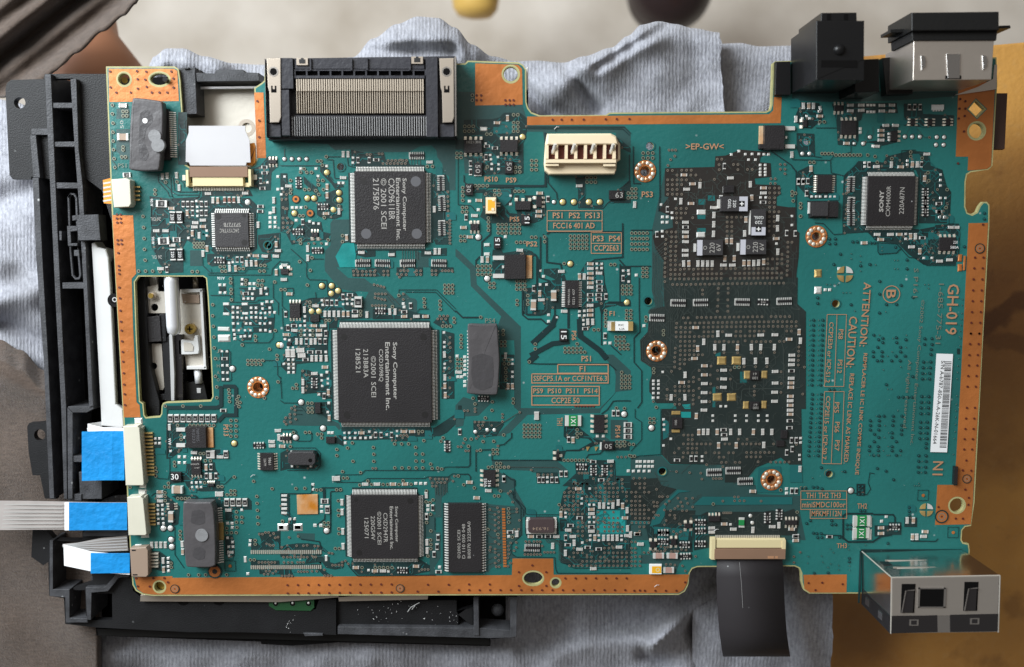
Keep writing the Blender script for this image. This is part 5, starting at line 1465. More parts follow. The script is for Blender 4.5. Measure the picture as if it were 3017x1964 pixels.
for t, x, y, l, h, bd in (('Sony Computer',1163,1092,170,16,.014),('Entertainment Inc.',1143,1108,202,14,.014),('CXD3098Q',1122,1076,96,14,0),('\u00a92001 SCEI',1101,1109,122,15,0),('213B83A',1078,1070,85,14,0),('128521',1055,1062,69,14,0)): text(t, x, y, l, h, 90, 'mark', c2, .20, bd)
c3 = qfp(1133, 1552, 201, 195, .15, 'T44B44L44R44', 15)
dots(c3, [(1049,1472,6,'dotd'),(1209,1475,9,'dotd'),(1058,1628,9,'dotd')], .15)
for t, x, y, l, h, bd in (('Sony Computer',1168,1544,108,11,.012),('Entertainment Inc.',1154,1555,130,10,.012),('CXD2947R',1136,1554,89,12,0),('\u00a92001 SCEI',1118,1555,99,12,0),('220G54V',1099,1555,72,12,0),('125071',1080,1555,60,12,0)): text(t, x, y, l, h, 90, 'mark', c3, .15, bd)
c4 = qfp(2626, 591, 143, 148, .17, 'T34B34L34R34', 13)
for t, x, y, l, h, bd in (('SONY',2597,592,63,13,.03),('CXM4000R',2617,592,89,13,0),('220A87N',2657,591,78,14,0)): text(t, x, y, l, h, -90, 'mark', c4, .17, bd)
c5 = qfp(682, 677, 103, 103, .16, 'T16B16L16R16', 13, m='chip2')
dots(c5, [(643,637,9,'dotd'),(719,634,6,'dotd'),(720,714,9,'dotd')], .16)
for t, x, y, l, h in (('SP3727B',684,662,50,12),('24CY5YTRC',676,679,57,11)): text(t, x, y, l, h, 180, 'mark', c5, .16)
c6 = chipblock(1370, 1585, 101, 210, .13, 'L27R27', name='memory_chip', ll=13, frac=.96)
for t, x, y, l, h in (('\u00a92002 SCEI',1352,1603,86,9),('D 110 050 048',1366,1594,104,9),('BI0070 2225BA0',1382,1590,111,9)): text(t, x, y, l, h, -90, 'mark', c6, .13)
dots(c6, [(1413,1682,3,'dotd')], .13)
for t, x, y, l, h, d, m in (('30',515,1404,22,17,0,'white'),('50',359,366,23,10,-90,'mark'),('50',1408,497,24,14,90,'mark'),('50',1500,490,24,14,90,'mark'),('30',1381,555,22,13,90,'mark'),('15',1553,647,20,14,-90,'white'),('15',1466,711,21,13,-90,'white'),('15',1661,987,24,16,90,'white'),('63',1824,574,22,16,0,'mark'),('50',1792,1314,21,14,180,'mark'),
    ('A106',447,596,22,8,-90,'white'),('A106',451,708,22,8,-90,'white'),('A106',651,819,22,8,180,'white'),('AAA',500,1300,20,8,-90,'white'),('26 DL',459,645,30,10,180,'mark'),('26 DL',462,757,30,10,180,'mark'),
    ('9861',795,1358,22,8,90,'mark'),('2267M',781,1361,22,7,90,'mark'),('216',1442,1424,20,9,90,'white'),('550A',1430,1422,26,8,90,'white'),('220',2815,713,13,8,0,'white'),('580A',2812,728,24,8,0,'white'),
    ('MB39A106',1676,874,46,6,-90,'mark'),('0221 437',1690,874,46,7,-90,'mark'),('10213H',1395,418,40,8,0,'mark'),('13004',574,1367,24,5,180,'mark'),('JRC',580,1377,16,5,180,'mark'),('100',2224,1113,15,8,180,'mark'),('61',2224,1101,10,7,180,'mark'),('100',2226,1201,15,8,180,'mark'),('61',2226,1192,10,7,180,'mark'),('100',1991,1244,15,7,-90,'mark')):
    text(t, x, y, l, h, d, m, board, .15 if m != 'x' else 0)
chipblock(786, 1360, 41, 52, .11, 'L7R7', bev=.012)
text_z = .032
for t, x, y, l, h, d, m in (('>EP-GW<',2076,431,112,18,0,'print'),('PS10',1447,527,39,15,0,'print'),('PS9',1506,530,31,15,0,'print'),('PS3',1907,572,33,17,0,'print'),('PS5',1516,645,28,14,0,'print'),('PS2',1567,718,32,15,0,'print'),
    ('PS1  PS2  PS13',1698,634,139,17,0,'print'),('FCC16 401 AD',1691,664,122,17,0,'print'),('PS3  PS4',1787,702,80,17,0,'print'),('CCP2E63',1786,730,73,17,0,'print'),('PS4',1444,944,30,14,0,'printdim'),('F1',1803,923,15,14,0,'print'),('PS6',1691,988,28,14,90,'print'),
    ('PS1',1727,1056,28,17,0,'print'),('F1',1716,1086,17,16,0,'print'),('SSFCP5.1A or CCF1NTE6.3',1680,1114,217,16,0,'print'),('PS9  PS10  PS11  PS14',1666,1151,190,15,0,'print'),('CCP2E 50',1666,1179,83,17,0,'print'),('TH1',1649,1241,24,16,90,'print'),('PS14',1820,1271,36,15,90,'print'),('PS13',666,1267,34,15,90,'print'),('PS1',360,487,25,12,0,'printdim'),
    ('ATTENTION:',2549,926,190,22,92,'print'),('REMPLACER LE IC LINK COMME INDIQUE',2536,1220,363,13,92,'print'),('CAUTION:',2509,1007,151,24,92,'print'),('REPLACE IC LINK AS MARKED.',2501,1233,269,13,92,'print'),('B',2625,866,26,28,90,'print'),('GH-019',2805,911,149,34,91,'print'),('1-685-775-31',2768,924,178,15,91,'printdim'),
    ('\u00a92002 Sony Computer Entertainment Inc.',2701,1098,432,13,92,'printdim'),('All rights reserved',2671,1160,203,13,92,'printdim'),('S',2699,796,12,13,90,'printdim'),('P161',2697,845,60,13,90,'printdim'),
    ('PS8',2477,984,29,14,92,'print'),('PS12',2474,1079,40,14,92,'print'),('CCP2E30 or ICP-S1.2',2444,1038,180,13,92,'print'),('PS5',2465,1200,32,14,92,'print'),('PS6',2466,1258,32,14,92,'print'),('PS7',2466,1312,32,14,92,'print'),('CCP2E15 or ICP-S0.7',2434,1260,190,13,92,'print'),
    ('TH1 TH2 TH3',2426,1459,102,17,0,'print'),('miniSMDC100or',2427,1486,128,17,0,'print'),('MFKMF112N',2435,1512,88,17,0,'print'),('TH2',2540,1490,29,16,0,'print'),('TH3',2480,1607,30,15,0,'print'),('N1',2763,1379,42,30,91,'print'),('J',642,1034,8,10,0,'printdim'),('U',643,1056,8,10,0,'printdim'),('H',643,1077,8,10,0,'printdim'),('A',643,1097,8,10,0,'printdim'),('O',643,1118,8,10,0,'printdim')):
    text(t, x, y, l, h, d, m, board, text_z, .012 if m == 'print' else 0)
fr = MB()
for p in ([1612,620,1774,620,1774,680,1612,680,1612,620],[1612,650,1774,650],[2437,926,2494,926,2486,1138,2429,1138,2437,926],[2466,926,2459,1138],[2429,1153,2487,1153,2479,1366,2422,1365,2429,1153],[2458,1153,2449,1365]): fr = MB(); fr.ribbon(pp(p, .033), .018, .033 + step('fr', 3, .001), 'print'); obj('print_frame', fr, board)
q = P(2625, 866); fr = MB(); fr.disc(q[0], q[1], .033, .26, 'print', 32, .235)
obj('print_ring', fr, board)
# ------------------------------------------------------------------ connectors and power parts
def px_box(b, x0, y0, x1, y1, z0, z1, m, top=0.):        # a box whose upper face fills this rectangle of the photo
    a, c = P(x0, y0, z1), P(x1, y1, z1); b.box((a[0] + c[0]) / 2, (a[1] + c[1]) / 2, z0, z1, abs(c[0] - a[0]), abs(a[1] - c[1]), m, top=top)
def one(name, parent, *boxes, label=None):
    b = MB()
    for q in boxes: px_box(b, *q)
    return obj(name, b, parent, label=label)
def poly(name, parent, flat, z0, z1, m, inset=0., label=None):
    b = MB(); b.prism(pp(flat, z1), z0, z1, m, inset); return obj(name, b, parent, label=label)
# card slot connector with rows of contacts
zc = .75
cs = poly('card_connector', board, [784,172,1340,164,1346,402,790,412], .02, zc - .30, 'shellgrey', .03)
one('housing_rail', cs, (826,168,866,262,.3,zc,'shellgrey',.02), (826,262,856,400,.3,zc,'shellgrey',.02)); one('housing_rail', cs, (1252,164,1292,404,.3,zc,'shellgrey',.02))
one('housing_back', cs, (866,170,1252,204,.3,zc - .06,'shellgrey',.02), (866,221,1252,231,.3,zc - .04,'shellgrey',.01), (866,203,1252,209,.3,zc - .04,'shellgrey',.01), *[(866 + i * 35, 204, 871 + i * 35, 222, .3, zc - .05, 'shellgrey') for i in range(12)], (1032,172,1038,206,.3,zc,'shellgrey'), (1078,170,1084,206,.3,zc,'shellgrey'), (912,172,917,206,.3,zc,'shellgrey'), (1205,172,1210,206,.3,zc,'shellgrey'))
for i, (x, y) in enumerate(((890,181),(1229,177))): k = one('latch_plate', cs, (x - 18, y - 12, x + 18, y + 11, .5, zc, 'nickel', .01)); one('latch_slot', k, (x - 9, y - 7, x + 9, y + 5, zc - .02, zc + .012, 'black'), (x - 4, y - 11, x + 4, y + 5, zc - .02, zc + .014, 'black'))
one('contact_bed', cs, (868,231,1256,334,.3,.50,'hood'))
for i in range(56):
    b = MB(); x = 874.5 + i * 6.75; px_box(b, x - 2.3, 232, x + 2.3, 333, .45, .66, 'pin', .004); px_box(b, x - 2.6, 232, x + 2.6, 268, .45, .70, 'pin', .004); obj('contact_pin', b, cs)
one('fin_block', cs, (846,338,1283,404,.2,.56,'shellgrey',.01))
for i in range(60):
    b = MB(); x = 861 + i * 6.92; px_box(b, x - 1.0, 343, x + 1.0, 399, .4, .66, 'fin'); obj('comb_fin', b, cs)
for x0, x1 in ((785,828),(1294,1338)):
    dx = 0; k = obj('shell_plate', (lambda b: (b.prism(pp([x0, 171, x1 - 1, 170, x1, 345, x1 - 6, 360, x0 + 10, 361, x0 + 8, 270, x0 + 4, 258], zc + .03), .55, zc + .03, 'nickel', .02), b)[1])(MB()), cs)
    b = MB(); q = P((x0 + x1) / 2, 211, zc); b.disc(q[0], q[1], zc + .036, .14, 'steel', 20, .10); b.disc(q[0], q[1], zc + .034, .105, 'void', 18); px_box(b, (x0 + x1) / 2 - 8, 252, (x0 + x1) / 2 + 8, 272, zc, zc + .035, 'void'); px_box(b, (x0 + x1) / 2 - 3, 252, (x0 + x1) / 2 + 3, 262, zc, zc + .039, 'nickel'); obj('plate_hole', b, k)
    one('foot_block', cs, (x0 - 2, 362, x1 + 2, 405, .05, zc - .1, 'shellgrey', .03))
one('shell_edge', cs, (780, 172, 785, 404, .05, zc + .02, 'steel')); one('shell_edge', cs, (1339, 166, 1345, 400, .05, zc + .02, 'steel'))
# upright power connector
pc = poly('power_connector', board, [1607,420,1612,393,1800,392,1815,400,1822,416,1828,424,1828,470,1818,476,1816,500,1811,512,1618,513,1606,502,1603,480], .02, .40, 'cream', .05)
poly('connector_wall', pc, [1614,394,1800,393,1816,404,1821,424,1611,426], .36, .62, 'cream', .05)
one('connector_wall', pc, (1606,466,1818,482,.36,.62,'cream',.03)); one('connector_foot', pc, (1606,480,1648,490,.3,.58,'cream',.02)); one('connector_foot', pc, (1776,480,1815,491,.3,.58,'cream',.02))
for i in range(8):
    x = 1612 + i * 28.3; one('divider', pc, (x - 5, 424, x + 5, 468, .3, .58, 'cream', .01))
one('connector_cavity', pc, (1610,425,1820,468,.38,.42,'rust'))
for i in range(4):
    x = 1631 + i * 57; b = MB(); px_box(b, x - 8, 440, x + 6, 455, .38, .50, 'lead', .02); b.tube([P(x - 2, 448, .5), P(x + 2, 436, .62), P(x + 5, 424, .70)], .05, 'tin', 8); obj('contact_pin', b, pc)
# flat cable connectors
fc = one('flat_cable_connector', board, (565,520,718,549,.02,.20,'ffcbar',.02), (545,498,558,549,.02,.24,'ffcbar',.02), (729,496,742,549,.02,.24,'ffcbar',.02), (548,538,738,550,.02,.12,'ffcbar'))
obj('flap', (lambda b: (px_box(b, 556, 489, 731, 522, .14, .23, 'brown', .015), b)[1])(MB()), fc)
one('solder_tab', fc, (537,515,547,531,.01,.06,'lead')); one('solder_tab', fc, (742,514,757,529,.01,.06,'lead'))
L = MB()
for i in range(32): x = 570 + i * 4.75; px_box(L, x - 1.2, 549, x + 1.2, 561, .01, .05, 'lead')
obj('leads', L, fc, kind='stuff')
f2 = one('flat_cable_connector', board, (2110,1589,2306,1615,.02,.20,'ffcbar',.02), (2095,1586,2109,1650,.02,.22,'ffcbar',.02), (2303,1590,2316,1635,.02,.22,'ffcbar',.02))
obj('flap', (lambda b: (px_box(b, 2104, 1616, 2315, 1648, .14, .23, 'brown', .015), b)[1])(MB()), f2)
one('flap_mark', f2, (2262,1638,2280,1645,.2,.235,'print'), (2284,1638,2292,1645,.2,.235,'print'))
L = MB()
for i in range(36): x = 2110 + i * 5.3; px_box(L, x - 1.4, 1577, x + 1.4, 1590, .01, .06, 'lead')
obj('leads', L, f2, kind='stuff')
# side-entry connectors on the left edge
def side_conn(outline, z, m, leads, pitch_y, x0, x1, flap=None, n2=0, name='ribbon_connector'):
    o = poly(name, board, outline, .01, z, m, .03)
    for i in range(leads):
        y = pitch_y[0] + (pitch_y[1] - pitch_y[0]) * i / (leads - 1); b = MB(); sx = x0 + (pitch_y[2] if len(pitch_y) > 2 else 0) * i
        px_box(b, sx - 14, y - 3.6, sx, y + 3.6, .05, .16, m if m != 'taupe' else 'black'); px_box(b, sx, y - 2.2, sx + x1 - x0, y + 2.2, .01, .08, 'gold' if m != 'taupe' else 'lead'); obj('connector_pin', b, o)
    return o
s1 = side_conn([327,528,372,524,383,530,386,600,380,609,335,611], .36, 'ivory', 4, (550,588), 384, 412)
s2 = side_conn([362,1256,405,1254,411,1262,424,1424,422,1430,370,1430], .36, 'ivory', 13, (1276,1398,.5), 422, 449)
one('lower_ledge', s2, (408,1257,420,1265,.02,.2,'ivory',.01), (418,1400,429,1424,.02,.2,'ivory',.01))
s3 = side_conn([374,1465,414,1462,422,1470,432,1572,428,1577,378,1577], .36, 'ivory', 7, (1486,1545,.3), 431, 456)
one('lower_ledge', s3, (420,1461,430,1480,.02,.2,'ivory',.01), (428,1555,437,1575,.02,.2,'ivory',.01))
s4 = side_conn([382,1615,430,1612,436,1622,437,1693,431,1700,387,1699], .30, 'taupe', 5, (1631,1669), 438, 466)
one('flap_mark', s4, (388,1619,400,1623,.28,.303,'black'), (391,1691,405,1695,.28,.303,'black'))
tp = one('two_pin_connector', board, (1430,579,1463,630,.02,.30,'cream',.02)); one('connector_core', tp, (1437,588,1458,620,.2,.305,'orange')); one('connector_key', tp, (1450,586,1458,592,.2,.315,'cream'), (1448,612,1456,620,.2,.315,'cream'))
for y in (598, 606): one('connector_pin', tp, (1463,y - 2,1474,y + 2,.02,.08,'lead'))
# power transistors with a heat tab
def dpak(x, y, w, h, side, tabw, padw, z=.19):
    o = chipblock(x, y, w, h, z, '-', name='power_transistor', bev=.02); d = 1 if side == 'R' else -1
    one('heat_tab', o, *[(min(a, b_), y - h * .46, max(a, b_), y + h * .46, .02, .06, 'flux', .01) for a, b_ in ((x + d * w * .5, x + d * (w * .5 + tabw)),)])
    for yy in (-.36, .36): one('lead', o, *[(min(a, b_), y + yy * h - h * .09, max(a, b_), y + yy * h + h * .09, .02, .08, 'tin', .01) for a, b_ in ((x - d * w * .5, x - d * (w * .5 + padw)),)])
    one('lead', o, *[(min(a, b_), y - h * .06, max(a, b_), y + h * .06, .03, .10, 'tin', .01) for a, b_ in ((x - d * w * .5, x - d * (w * .5 + 7)),)])
    return o
d1 = dpak(577, 1289, 62, 64, 'R', 22, 28); d2 = dpak(1518, 786, 64, 74, 'R', 18, 34); d3 = dpak(2282, 404, 62, 74, 'L', 14, 30)
text('78M05', 583, 1280, 40, 9, 90, 'dot', d1, .19); text('R0233', 571, 1285, 40, 9, 90, 'dot', d1, .19)
# green resettable fuses
for x, y, w, h in ((1689,1240,48,32),(2540,1535,50,31),(2538,1571,48,31)):
    o = one('resettable_fuse', board, (x - w * .28, y - h / 2, x + w * .28, y + h / 2, .02, .09, 'green', .01))
    for s in (-1, 1): one('terminal', o, (x + s * w * .38 - w * .13, y - h / 2, x + s * w * .38 + w * .13, y + h / 2, .02, .08, 'tin', .015))
    text('1X1', x, y, 26, 14, 90, 'white', o, .09)
led = one('indicator_lamp', board, (1914,1663,1950,1692,.02,.10,'white',.01)); one('lens', led, (1921,1668,1948,1688,.05,.105,'led')); 
b = MB(); q = P(1938,1678,.1); b.disc(q[0], q[1], .108, .065, 'ffcbar', 14, .04); obj('lens_ring', b, led)
fz = one('fuse_block', board, (1806,947,1862,975,.02,.16,'white',.015)); one('terminal', fz, (1791,946,1812,975,.02,.14,'tin',.015), (1800,947,1813,975,.02,.165,'gold',.01)); one('terminal', fz, (1850,947,1866,975,.02,.165,'gold',.01)); text('KIC', 1830, 957, 16, 6, 0, 'ink', fz, .16); text('6.3A', 1832, 968, 16, 6, 0, 'ink', fz, .16)
# crystals
cr = poly('crystal_can', board, [1556,1533,1562,1527,1630,1527,1634,1532,1634,1565,1630,1570,1560,1570,1556,1564], .02, .17, 'canp', .04); one('can_base', cr, (1551,1524,1640,1573,.01,.06,'tin',.01)); one('terminal', cr, (1550,1534,1558,1556,.02,.12,'tin')); one('terminal', cr, (1632,1534,1640,1556,.02,.12,'tin')); text('16.934', 1592, 1557, 46, 9, 180, 'taupe', cr, .17)
px = poly('oscillator', board, [848,1337,858,1331,922,1331,930,1340,930,1362,922,1371,858,1371,848,1364], .03, .30, 'chip2', .04)
for x, y in ((859,1333),(915,1334),(860,1373),(915,1373)): one('terminal', px, (x - 5, y - 5, x + 5, y + 5, .01, .09, 'tin', .02))
b = MB(); q = P(914,1356,.3); b.disc(q[0], q[1], .304, .06, 'void', 14); obj('pin_mark', b, px)
fb = poly('flux_pad', board, [874,1458,936,1456,937,1514,876,1515], .008, .045, 'flux', .01)
cap = chipblock(2417, 615, 50, 44, .17, '-', m='chip2', bev=.02)
# serial label
lb = MB(); lb.prism(pp([2759,1041,2807.5,1042.5,2790,1332,2741,1331], .03), .031, .038, 'label'); lab = obj('serial_label', lb, board, label='white serial sticker with a barcode')
text('S/N A-b787-850-A-A-26K-N-01664', 2766, 1185, 248, 11, 93.4, 'ink', lab, .038)
bars = MB(); random.seed(5); y = 1064.
while y < 1316:
    w = random.choice((1.2, 1.2, 2.2, 3.2)); t = (y - 1041) / 290; x0 = 2785 - 17.5 * t; bars.prism(pp([x0, y, x0 + 20, y + .6, x0 + 20, y + w + .6, x0, y + w], .04), .0375, .0405, 'ink'); y += w + random.choice((1.4, 1.4, 2.4))
obj('barcode', bars, lab, kind='stuff')
# optical jack, black, top right
oj = poly('optical_jack', board, [2405,60,2546,60,2545,176,2405,235], .02, 2.30, 'gloss', .03)
poly('jack_collar', oj, [2420,37,2524,36,2525,62,2419,62], .3, 2.28, 'gloss', .02)
one('collar_slot', oj, (2437,40,2447,58,2.2,2.292,'void'), (2487,40,2498,58,2.2,2.292,'void'))
poly('jack_body', oj, [2545,60,2546,60,2545,235,2405,235], .02, 2.29, 'gloss'); one('jack_recess', oj, (2420,177,2525,198,2.2,2.304,'void'))
b = MB(); q = P(2473,146,2.3); b.dome(q[0], q[1], 2.29, .16, .12, 'gloss'); obj('jack_pin', b, oj, True)
poly('jack_base', oj, [2515,176,2590,172,2592,270,2520,272], .02, 1.3, 'gloss', .03); poly('jack_flange', oj, [2286,181,2330,180,2330,279,2284,279], .01, .22, 'gloss', .02); one('jack_rib', oj, (2519,178,2530,236,.5,1.8,'gloss',.03))
# multi-out jack with a steel shell and black hood
mo = obj('video_jack', (lambda b: (b.prism(pp([2692,118,2929,117,2921,234,2690,236], 1.95), .02, 1.95, 'steels', .02), b)[1])(MB()), board)
poly('shell_tongue', mo, [2788,158,2830,158,2828,230,2792,230], 1.9, 1.98, 'steel', .015); one('shell_slot', mo, (2786,222,2832,232,1.9,1.962,'void'))
for x in (2717, 2898): poly('shell_dimple', mo, [x - 4, 162, x + 8, 163, x + 12, 178, x + 10, 195, x - 2, 206], 1.9, 1.985, 'steel', .02)
ho = poly('hood', mo, [2686,36,2944,33,2944,88,2686,90], .55, 2.15, 'hood', .04); poly('hood', mo, [2686,90,2940,88,2936,118,2688,119], .6, 2.0, 'hood', .03)
poly('hood_flange', mo, [2624,86,2976,74,2978,82,2624,95], .9, 1.6, 'hood')
poly('jack_base', mo, [2600,170,2690,160,2690,275,2610,278], .01, .35, 'gloss', .03)
poly('ground_strip', mo, [2930,190,2938,190,2936,262,2812,280,2880,256,2926,232], .012, .06, 'steels')
one('edge_bracket', board, (2928,272,2962,440,-.35,-.18,'bracket',.02))
one('edge_clip', board, (2812,1374,2821,1428,.0,.12,'blued',.01))
# double port in a mirror-like steel box, bottom right
us = poly('port_box', board, [2627,1701,2946,1695,2941,1862,2625,1866], .06, 2.30, 'steel', .03)
poly('top_plate', us, [2630,1704,2943,1698,2940,1812,2629,1814], 2.2, 2.315, 'topp', .01)
one('port_window', us, (2709,1734,2782,1787,2.2,2.32,'void')); one('window_rim', us, (2705,1731,2786,1735,2.2,2.335,'steel'), (2705,1787,2786,1790,2.2,2.335,'steel'), (2782,1731,2786,1790,2.2,2.335,'steel'), (2706,1731,2709,1790,2.2,2.335,'steel'))
for x, y in ((2657,1720),(2842,1714)):
    o = one('spring_slot', us, (x, y, x + 37, y + 85, 2.2, 2.322, 'void')); poly('spring_tongue', o, [x + 12, y + 20, x + 37, y + 18, x + 33, y + 84, x, y + 84], 2.3, 2.345, 'blued', .01); b = MB(); b.tube([P(x, y + 84, 2.36), P(x + 12, y + 20, 2.36), P(x + 38, y + 18, 2.36)], .018, 'steel', 6); obj('tongue_edge', b, o)
poly('face_plate', us, [2628,1816,2762,1812,2763,1862,2626,1866], 2.1, 2.325, 'blued', .01); poly('face_plate', us, [2800,1811,2941,1808,2939,1860,2801,1862], 2.1, 2.325, 'blued', .01)
for x, y in ((2693,1834),(2872,1830)): o = one('plate_rivet', us, (x - 15, y - 11, x + 15, y + 11, 2.3, 2.34, 'steel', .02)); one('rivet_hole', o, (x - 8, y - 6, x + 8, y + 6, 2.3, 2.345, 'blued'))
lowp = MB(); a = [P(2524,1705,0), P(2520,1760,0), P(2625,1866,2.3), P(2627,1806,2.3)]
side = MB(); x0 = P(2626,1866,2.3)
b = MB(); y1 = P(2625,1866,2.3)[1]; yt = P(2625,1816,2.3)[1]; b.box(x0[0] - .012, (y1 + yt) / 2, .1, 2.28, .05, yt - y1, 'blued'); sp = obj('side_plate', b, us)
for zz in (.6, 1.6): b = MB(); b.box(x0[0] - .045, (y1 + yt) / 2, zz - .14, zz + .14, .03, .22, 'steel', top=.01); obj('plate_rivet', b, sp)
for zz, k in ((.9, 0), (1.5, 1)): b = MB(); yb = P(2627,1700,2.3)[1]; b.box((P(2627,1700,2.3)[0] + P(2946,1700,2.3)[0]) / 2 + .1, yb + .006, zz - .02, zz + .02, 2.5, .03, 'steels'); obj('side_seam', b, us)

# port box: edge highlights painted as pale tubes, foot gap shade as dark strips
T = 2.3; eg = MB()
for p0, p1 in (((2627,1701),(2946,1695)), ((2627,1701),(2625,1866)), ((2946,1695),(2941,1862))): eg = MB(); eg.tube([P(*p0, T - .01), P(*p1, T - .01)], .022, 'rimm', 8); obj('edge_highlight', eg, us)
q0, q1 = P(2627,1701,T), P(2946,1695,T); eg = MB(); eg.tube([(q0[0], q0[1], T), (q0[0], q0[1], .06)], .02, 'rimm', 8); obj('edge_highlight', eg, us)
eg = MB(); eg.box((q0[0] + q1[0]) / 2, q0[1] + .03, .008, .03, q1[0] - q0[0] + .04, .05, 'dark'); obj('foot_gap_shade', eg, us)
eg = MB(); q2 = P(2625,1866,T); eg.box(q0[0] - .03, (q0[1] + q2[1]) / 2, .008, .03, .05, q0[1] - q2[1], 'dark'); obj('foot_gap_shade', eg, us)
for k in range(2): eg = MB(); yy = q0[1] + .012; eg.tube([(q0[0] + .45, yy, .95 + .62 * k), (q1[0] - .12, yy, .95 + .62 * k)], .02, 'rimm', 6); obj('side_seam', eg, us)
eg = MB(); eg.box(q0[0] + .3, q0[1] + .008, 1.0, 1.3, .25, .02, 'blued'); obj('side_slot', eg, us)
# ------------------------------------------------------------------ thermal pads lying on the chips
def thermal(label, flat, z0, z1, marks, plugs):
    b = MB(); b.prism(chaikin(pp(flat, z1)), z0, z1, 'pad', .06); o = obj('thermal_pad', b); tag(o, label, 'thermal pad', 'grey thermal pads on the board')
    for f in marks: k = MB(); k.prism(chaikin(pp(f, z1), 3), z1 - .02, z1 + .004, 'padm'); obj('pressed_mark', k, o)
    for x, y, r, zz in plugs: k = MB(); q = P(x, y, zz); k.cyl(q[0], q[1], z1 - .02, zz, r * .01, 'plug', 24, r * .0095); obj('plug', k, o)
    return o
chipblock(468, 395, 62, 150, .16, 'R22', ll=16, name='driver_chip'); one('chip_heat_tab', board, (495,375,503,430,.02,.09,'gold'))
thermal('tilted grey thermal pad on the upper left corner with a loose plug on it', [389,286,430,290,470,296,478,300,481,330,479,400,474,460,469,502,420,504,385,500,378,495,381,460,380,410,384,340], .17, .46, [[412,330,435,322,449,335,450,360,430,380,425,420,440,455,430,474,412,470,408,440,410,380]], [(455,400,19,.50),(465,427,20,.55)])
k = MB(); q = P(427,355,.47); k.disc(q[0], q[1], .468, .075, 'white', 10); obj('paint_fleck', k, bpy.data.objects['thermal_pad'])
chipblock(600, 1580, 66, 190, .16, 'R24', ll=20, name='driver_chip'); one('chip_heat_tab', board, (644,1540,659,1590,.02,.09,'gold'))
thermal('upright grey thermal pad with a round plug beside the white ribbon connectors', [538,1477,575,1480,623,1479,630,1500,634,1560,636,1620,635,1666,620,1672,547,1672,542,1620,538,1560], .17, .52, [[565,1505,590,1500,603,1510,605,1540,585,1547,562,1540],[572,1615,590,1610,605,1620,603,1645,585,1650,568,1640]], [(594,1577,20,.55)])
chipblock(1423, 1058, 74, 190, .15, 'L18R18', ll=10, name='driver_chip')
thermal('plain grey thermal pad right of the largest chip', [1377,953,1420,955,1466,953,1469,1000,1473,1060,1470,1120,1466,1164,1420,1163,1374,1160,1379,1100,1380,1040,1378,1000], .16, .42, [[1390,1050,1420,1040,1452,1050,1455,1100,1450,1140,1420,1150,1395,1140,1388,1100]], [])
# ------------------------------------------------------------------ ribbon cables
def strip(b, path, w, m, t=.03, zoff=0.):                 # flat band along a 3D path of (photo x, photo y, z), width vector given per point in photo pixels
    vs = []
    for x, y, z, dx, dy in path:
        for s in (-1, 1): p = P(x + s * dx / 2, y + s * dy / 2, z + zoff); vs.append(p)
    n = len(path); lo = [(a, c, z - t) for a, c, z in vs]
    fs = []
    for i in range(n - 1): k = 2 * i; fs += [(k, k + 1, k + 3, k + 2), (2 * n + k, 2 * n + k + 2, 2 * n + k + 3, 2 * n + k + 1), (k, k + 2, 2 * n + k + 2, 2 * n + k), (k + 1, 2 * n + k + 1, 2 * n + k + 3, k + 3)]
    fs += [(0, 2 * n, 2 * n + 1, 1), (2 * n - 2, 2 * n - 1, 4 * n - 1, 4 * n - 2)]
    b.add(vs + lo, fs, m)
def cable(label, parts):
    e = None
    for name, path, m, zo in parts:
        b = MB(); strip(b, path, 0, m, zoff=zo)
        if e is None: e = obj('ribbon_cable', b, None, m == 'ffck'); tag(e, label, 'ribbon cable', 'flat ribbon cables')
        else: obj(name, b, e)
    return e
r1 = cable('wide blue ended ribbon cable in the longest white connector', [('band', [(365,1332,.16,0,140),(300,1330,.16,0,143),(262,1322,.05,0,145),(258,1318,-.25,0,140),(300,1312,-.5,0,140)], 'ffcw', -.01), ('stiffener', [(366,1342,.17,0,145),(330,1342,.20,0,145),(300,1342,.17,0,145),(241,1344,.12,0,145)], 'blue', .02)])
r2 = cable('long flat ribbon cable running off to the left edge, blue at its end', [('band', [(374,1520,.16,0,80),(300,1520,.14,0,80),(200,1519,.10,0,82),(100,1518,.12,0,84),(0,1518,.16,0,86),(-120,1518,.2,0,88)], 'ffc', 0), ('stiffener', [(374,1521,.17,0,80),(290,1521,.15,0,80),(203,1521,.12,0,82)], 'blue', .02), ('white_end', [(203,1521,.12,0,82),(190,1521,.115,0,82)], 'ffcw', .015)])
for i in range(7):
    b = MB(); dy = -33 + i * 11; b.ribbon([P(x, 1519 + dy * k, .14)[:2] for x, k in ((185,.98),(120,1.),(60,1.01),(-110,1.03))], .035, .155 + i * .0005, 'ffcline'); obj('conductor', b, r2)
r3 = cable('short folded ribbon cable with white band in the brown connector', [('band', [(382,1664,.14,0,58),(330,1660,.13,0,58),(265,1653,.10,0,58),(188,1635,.0,2,62)], 'ffcw', 0), ('stiffener', [(382,1659,.15,0,58),(330,1659,.16,0,58),(267,1659,.13,0,60)], 'blue', .02), ('folded_band', [(186,1606,-.02,4,6),(230,1609,-.06,4,20),(300,1605,-.16,4,40),(376,1600,-.26,4,44)], 'ffc', -.02)])
for i in range(5):
    b = MB(); b.ribbon([P(x, y, -.1)[:2] for x, y in ((186,1605 + i),(250,1600 + i * 5 - 4),(300,1592 + i * 8 - 4),(376,1582 + i * 9))], .03, -.05 - i * .004, 'fin'); obj('conductor', b, r3)
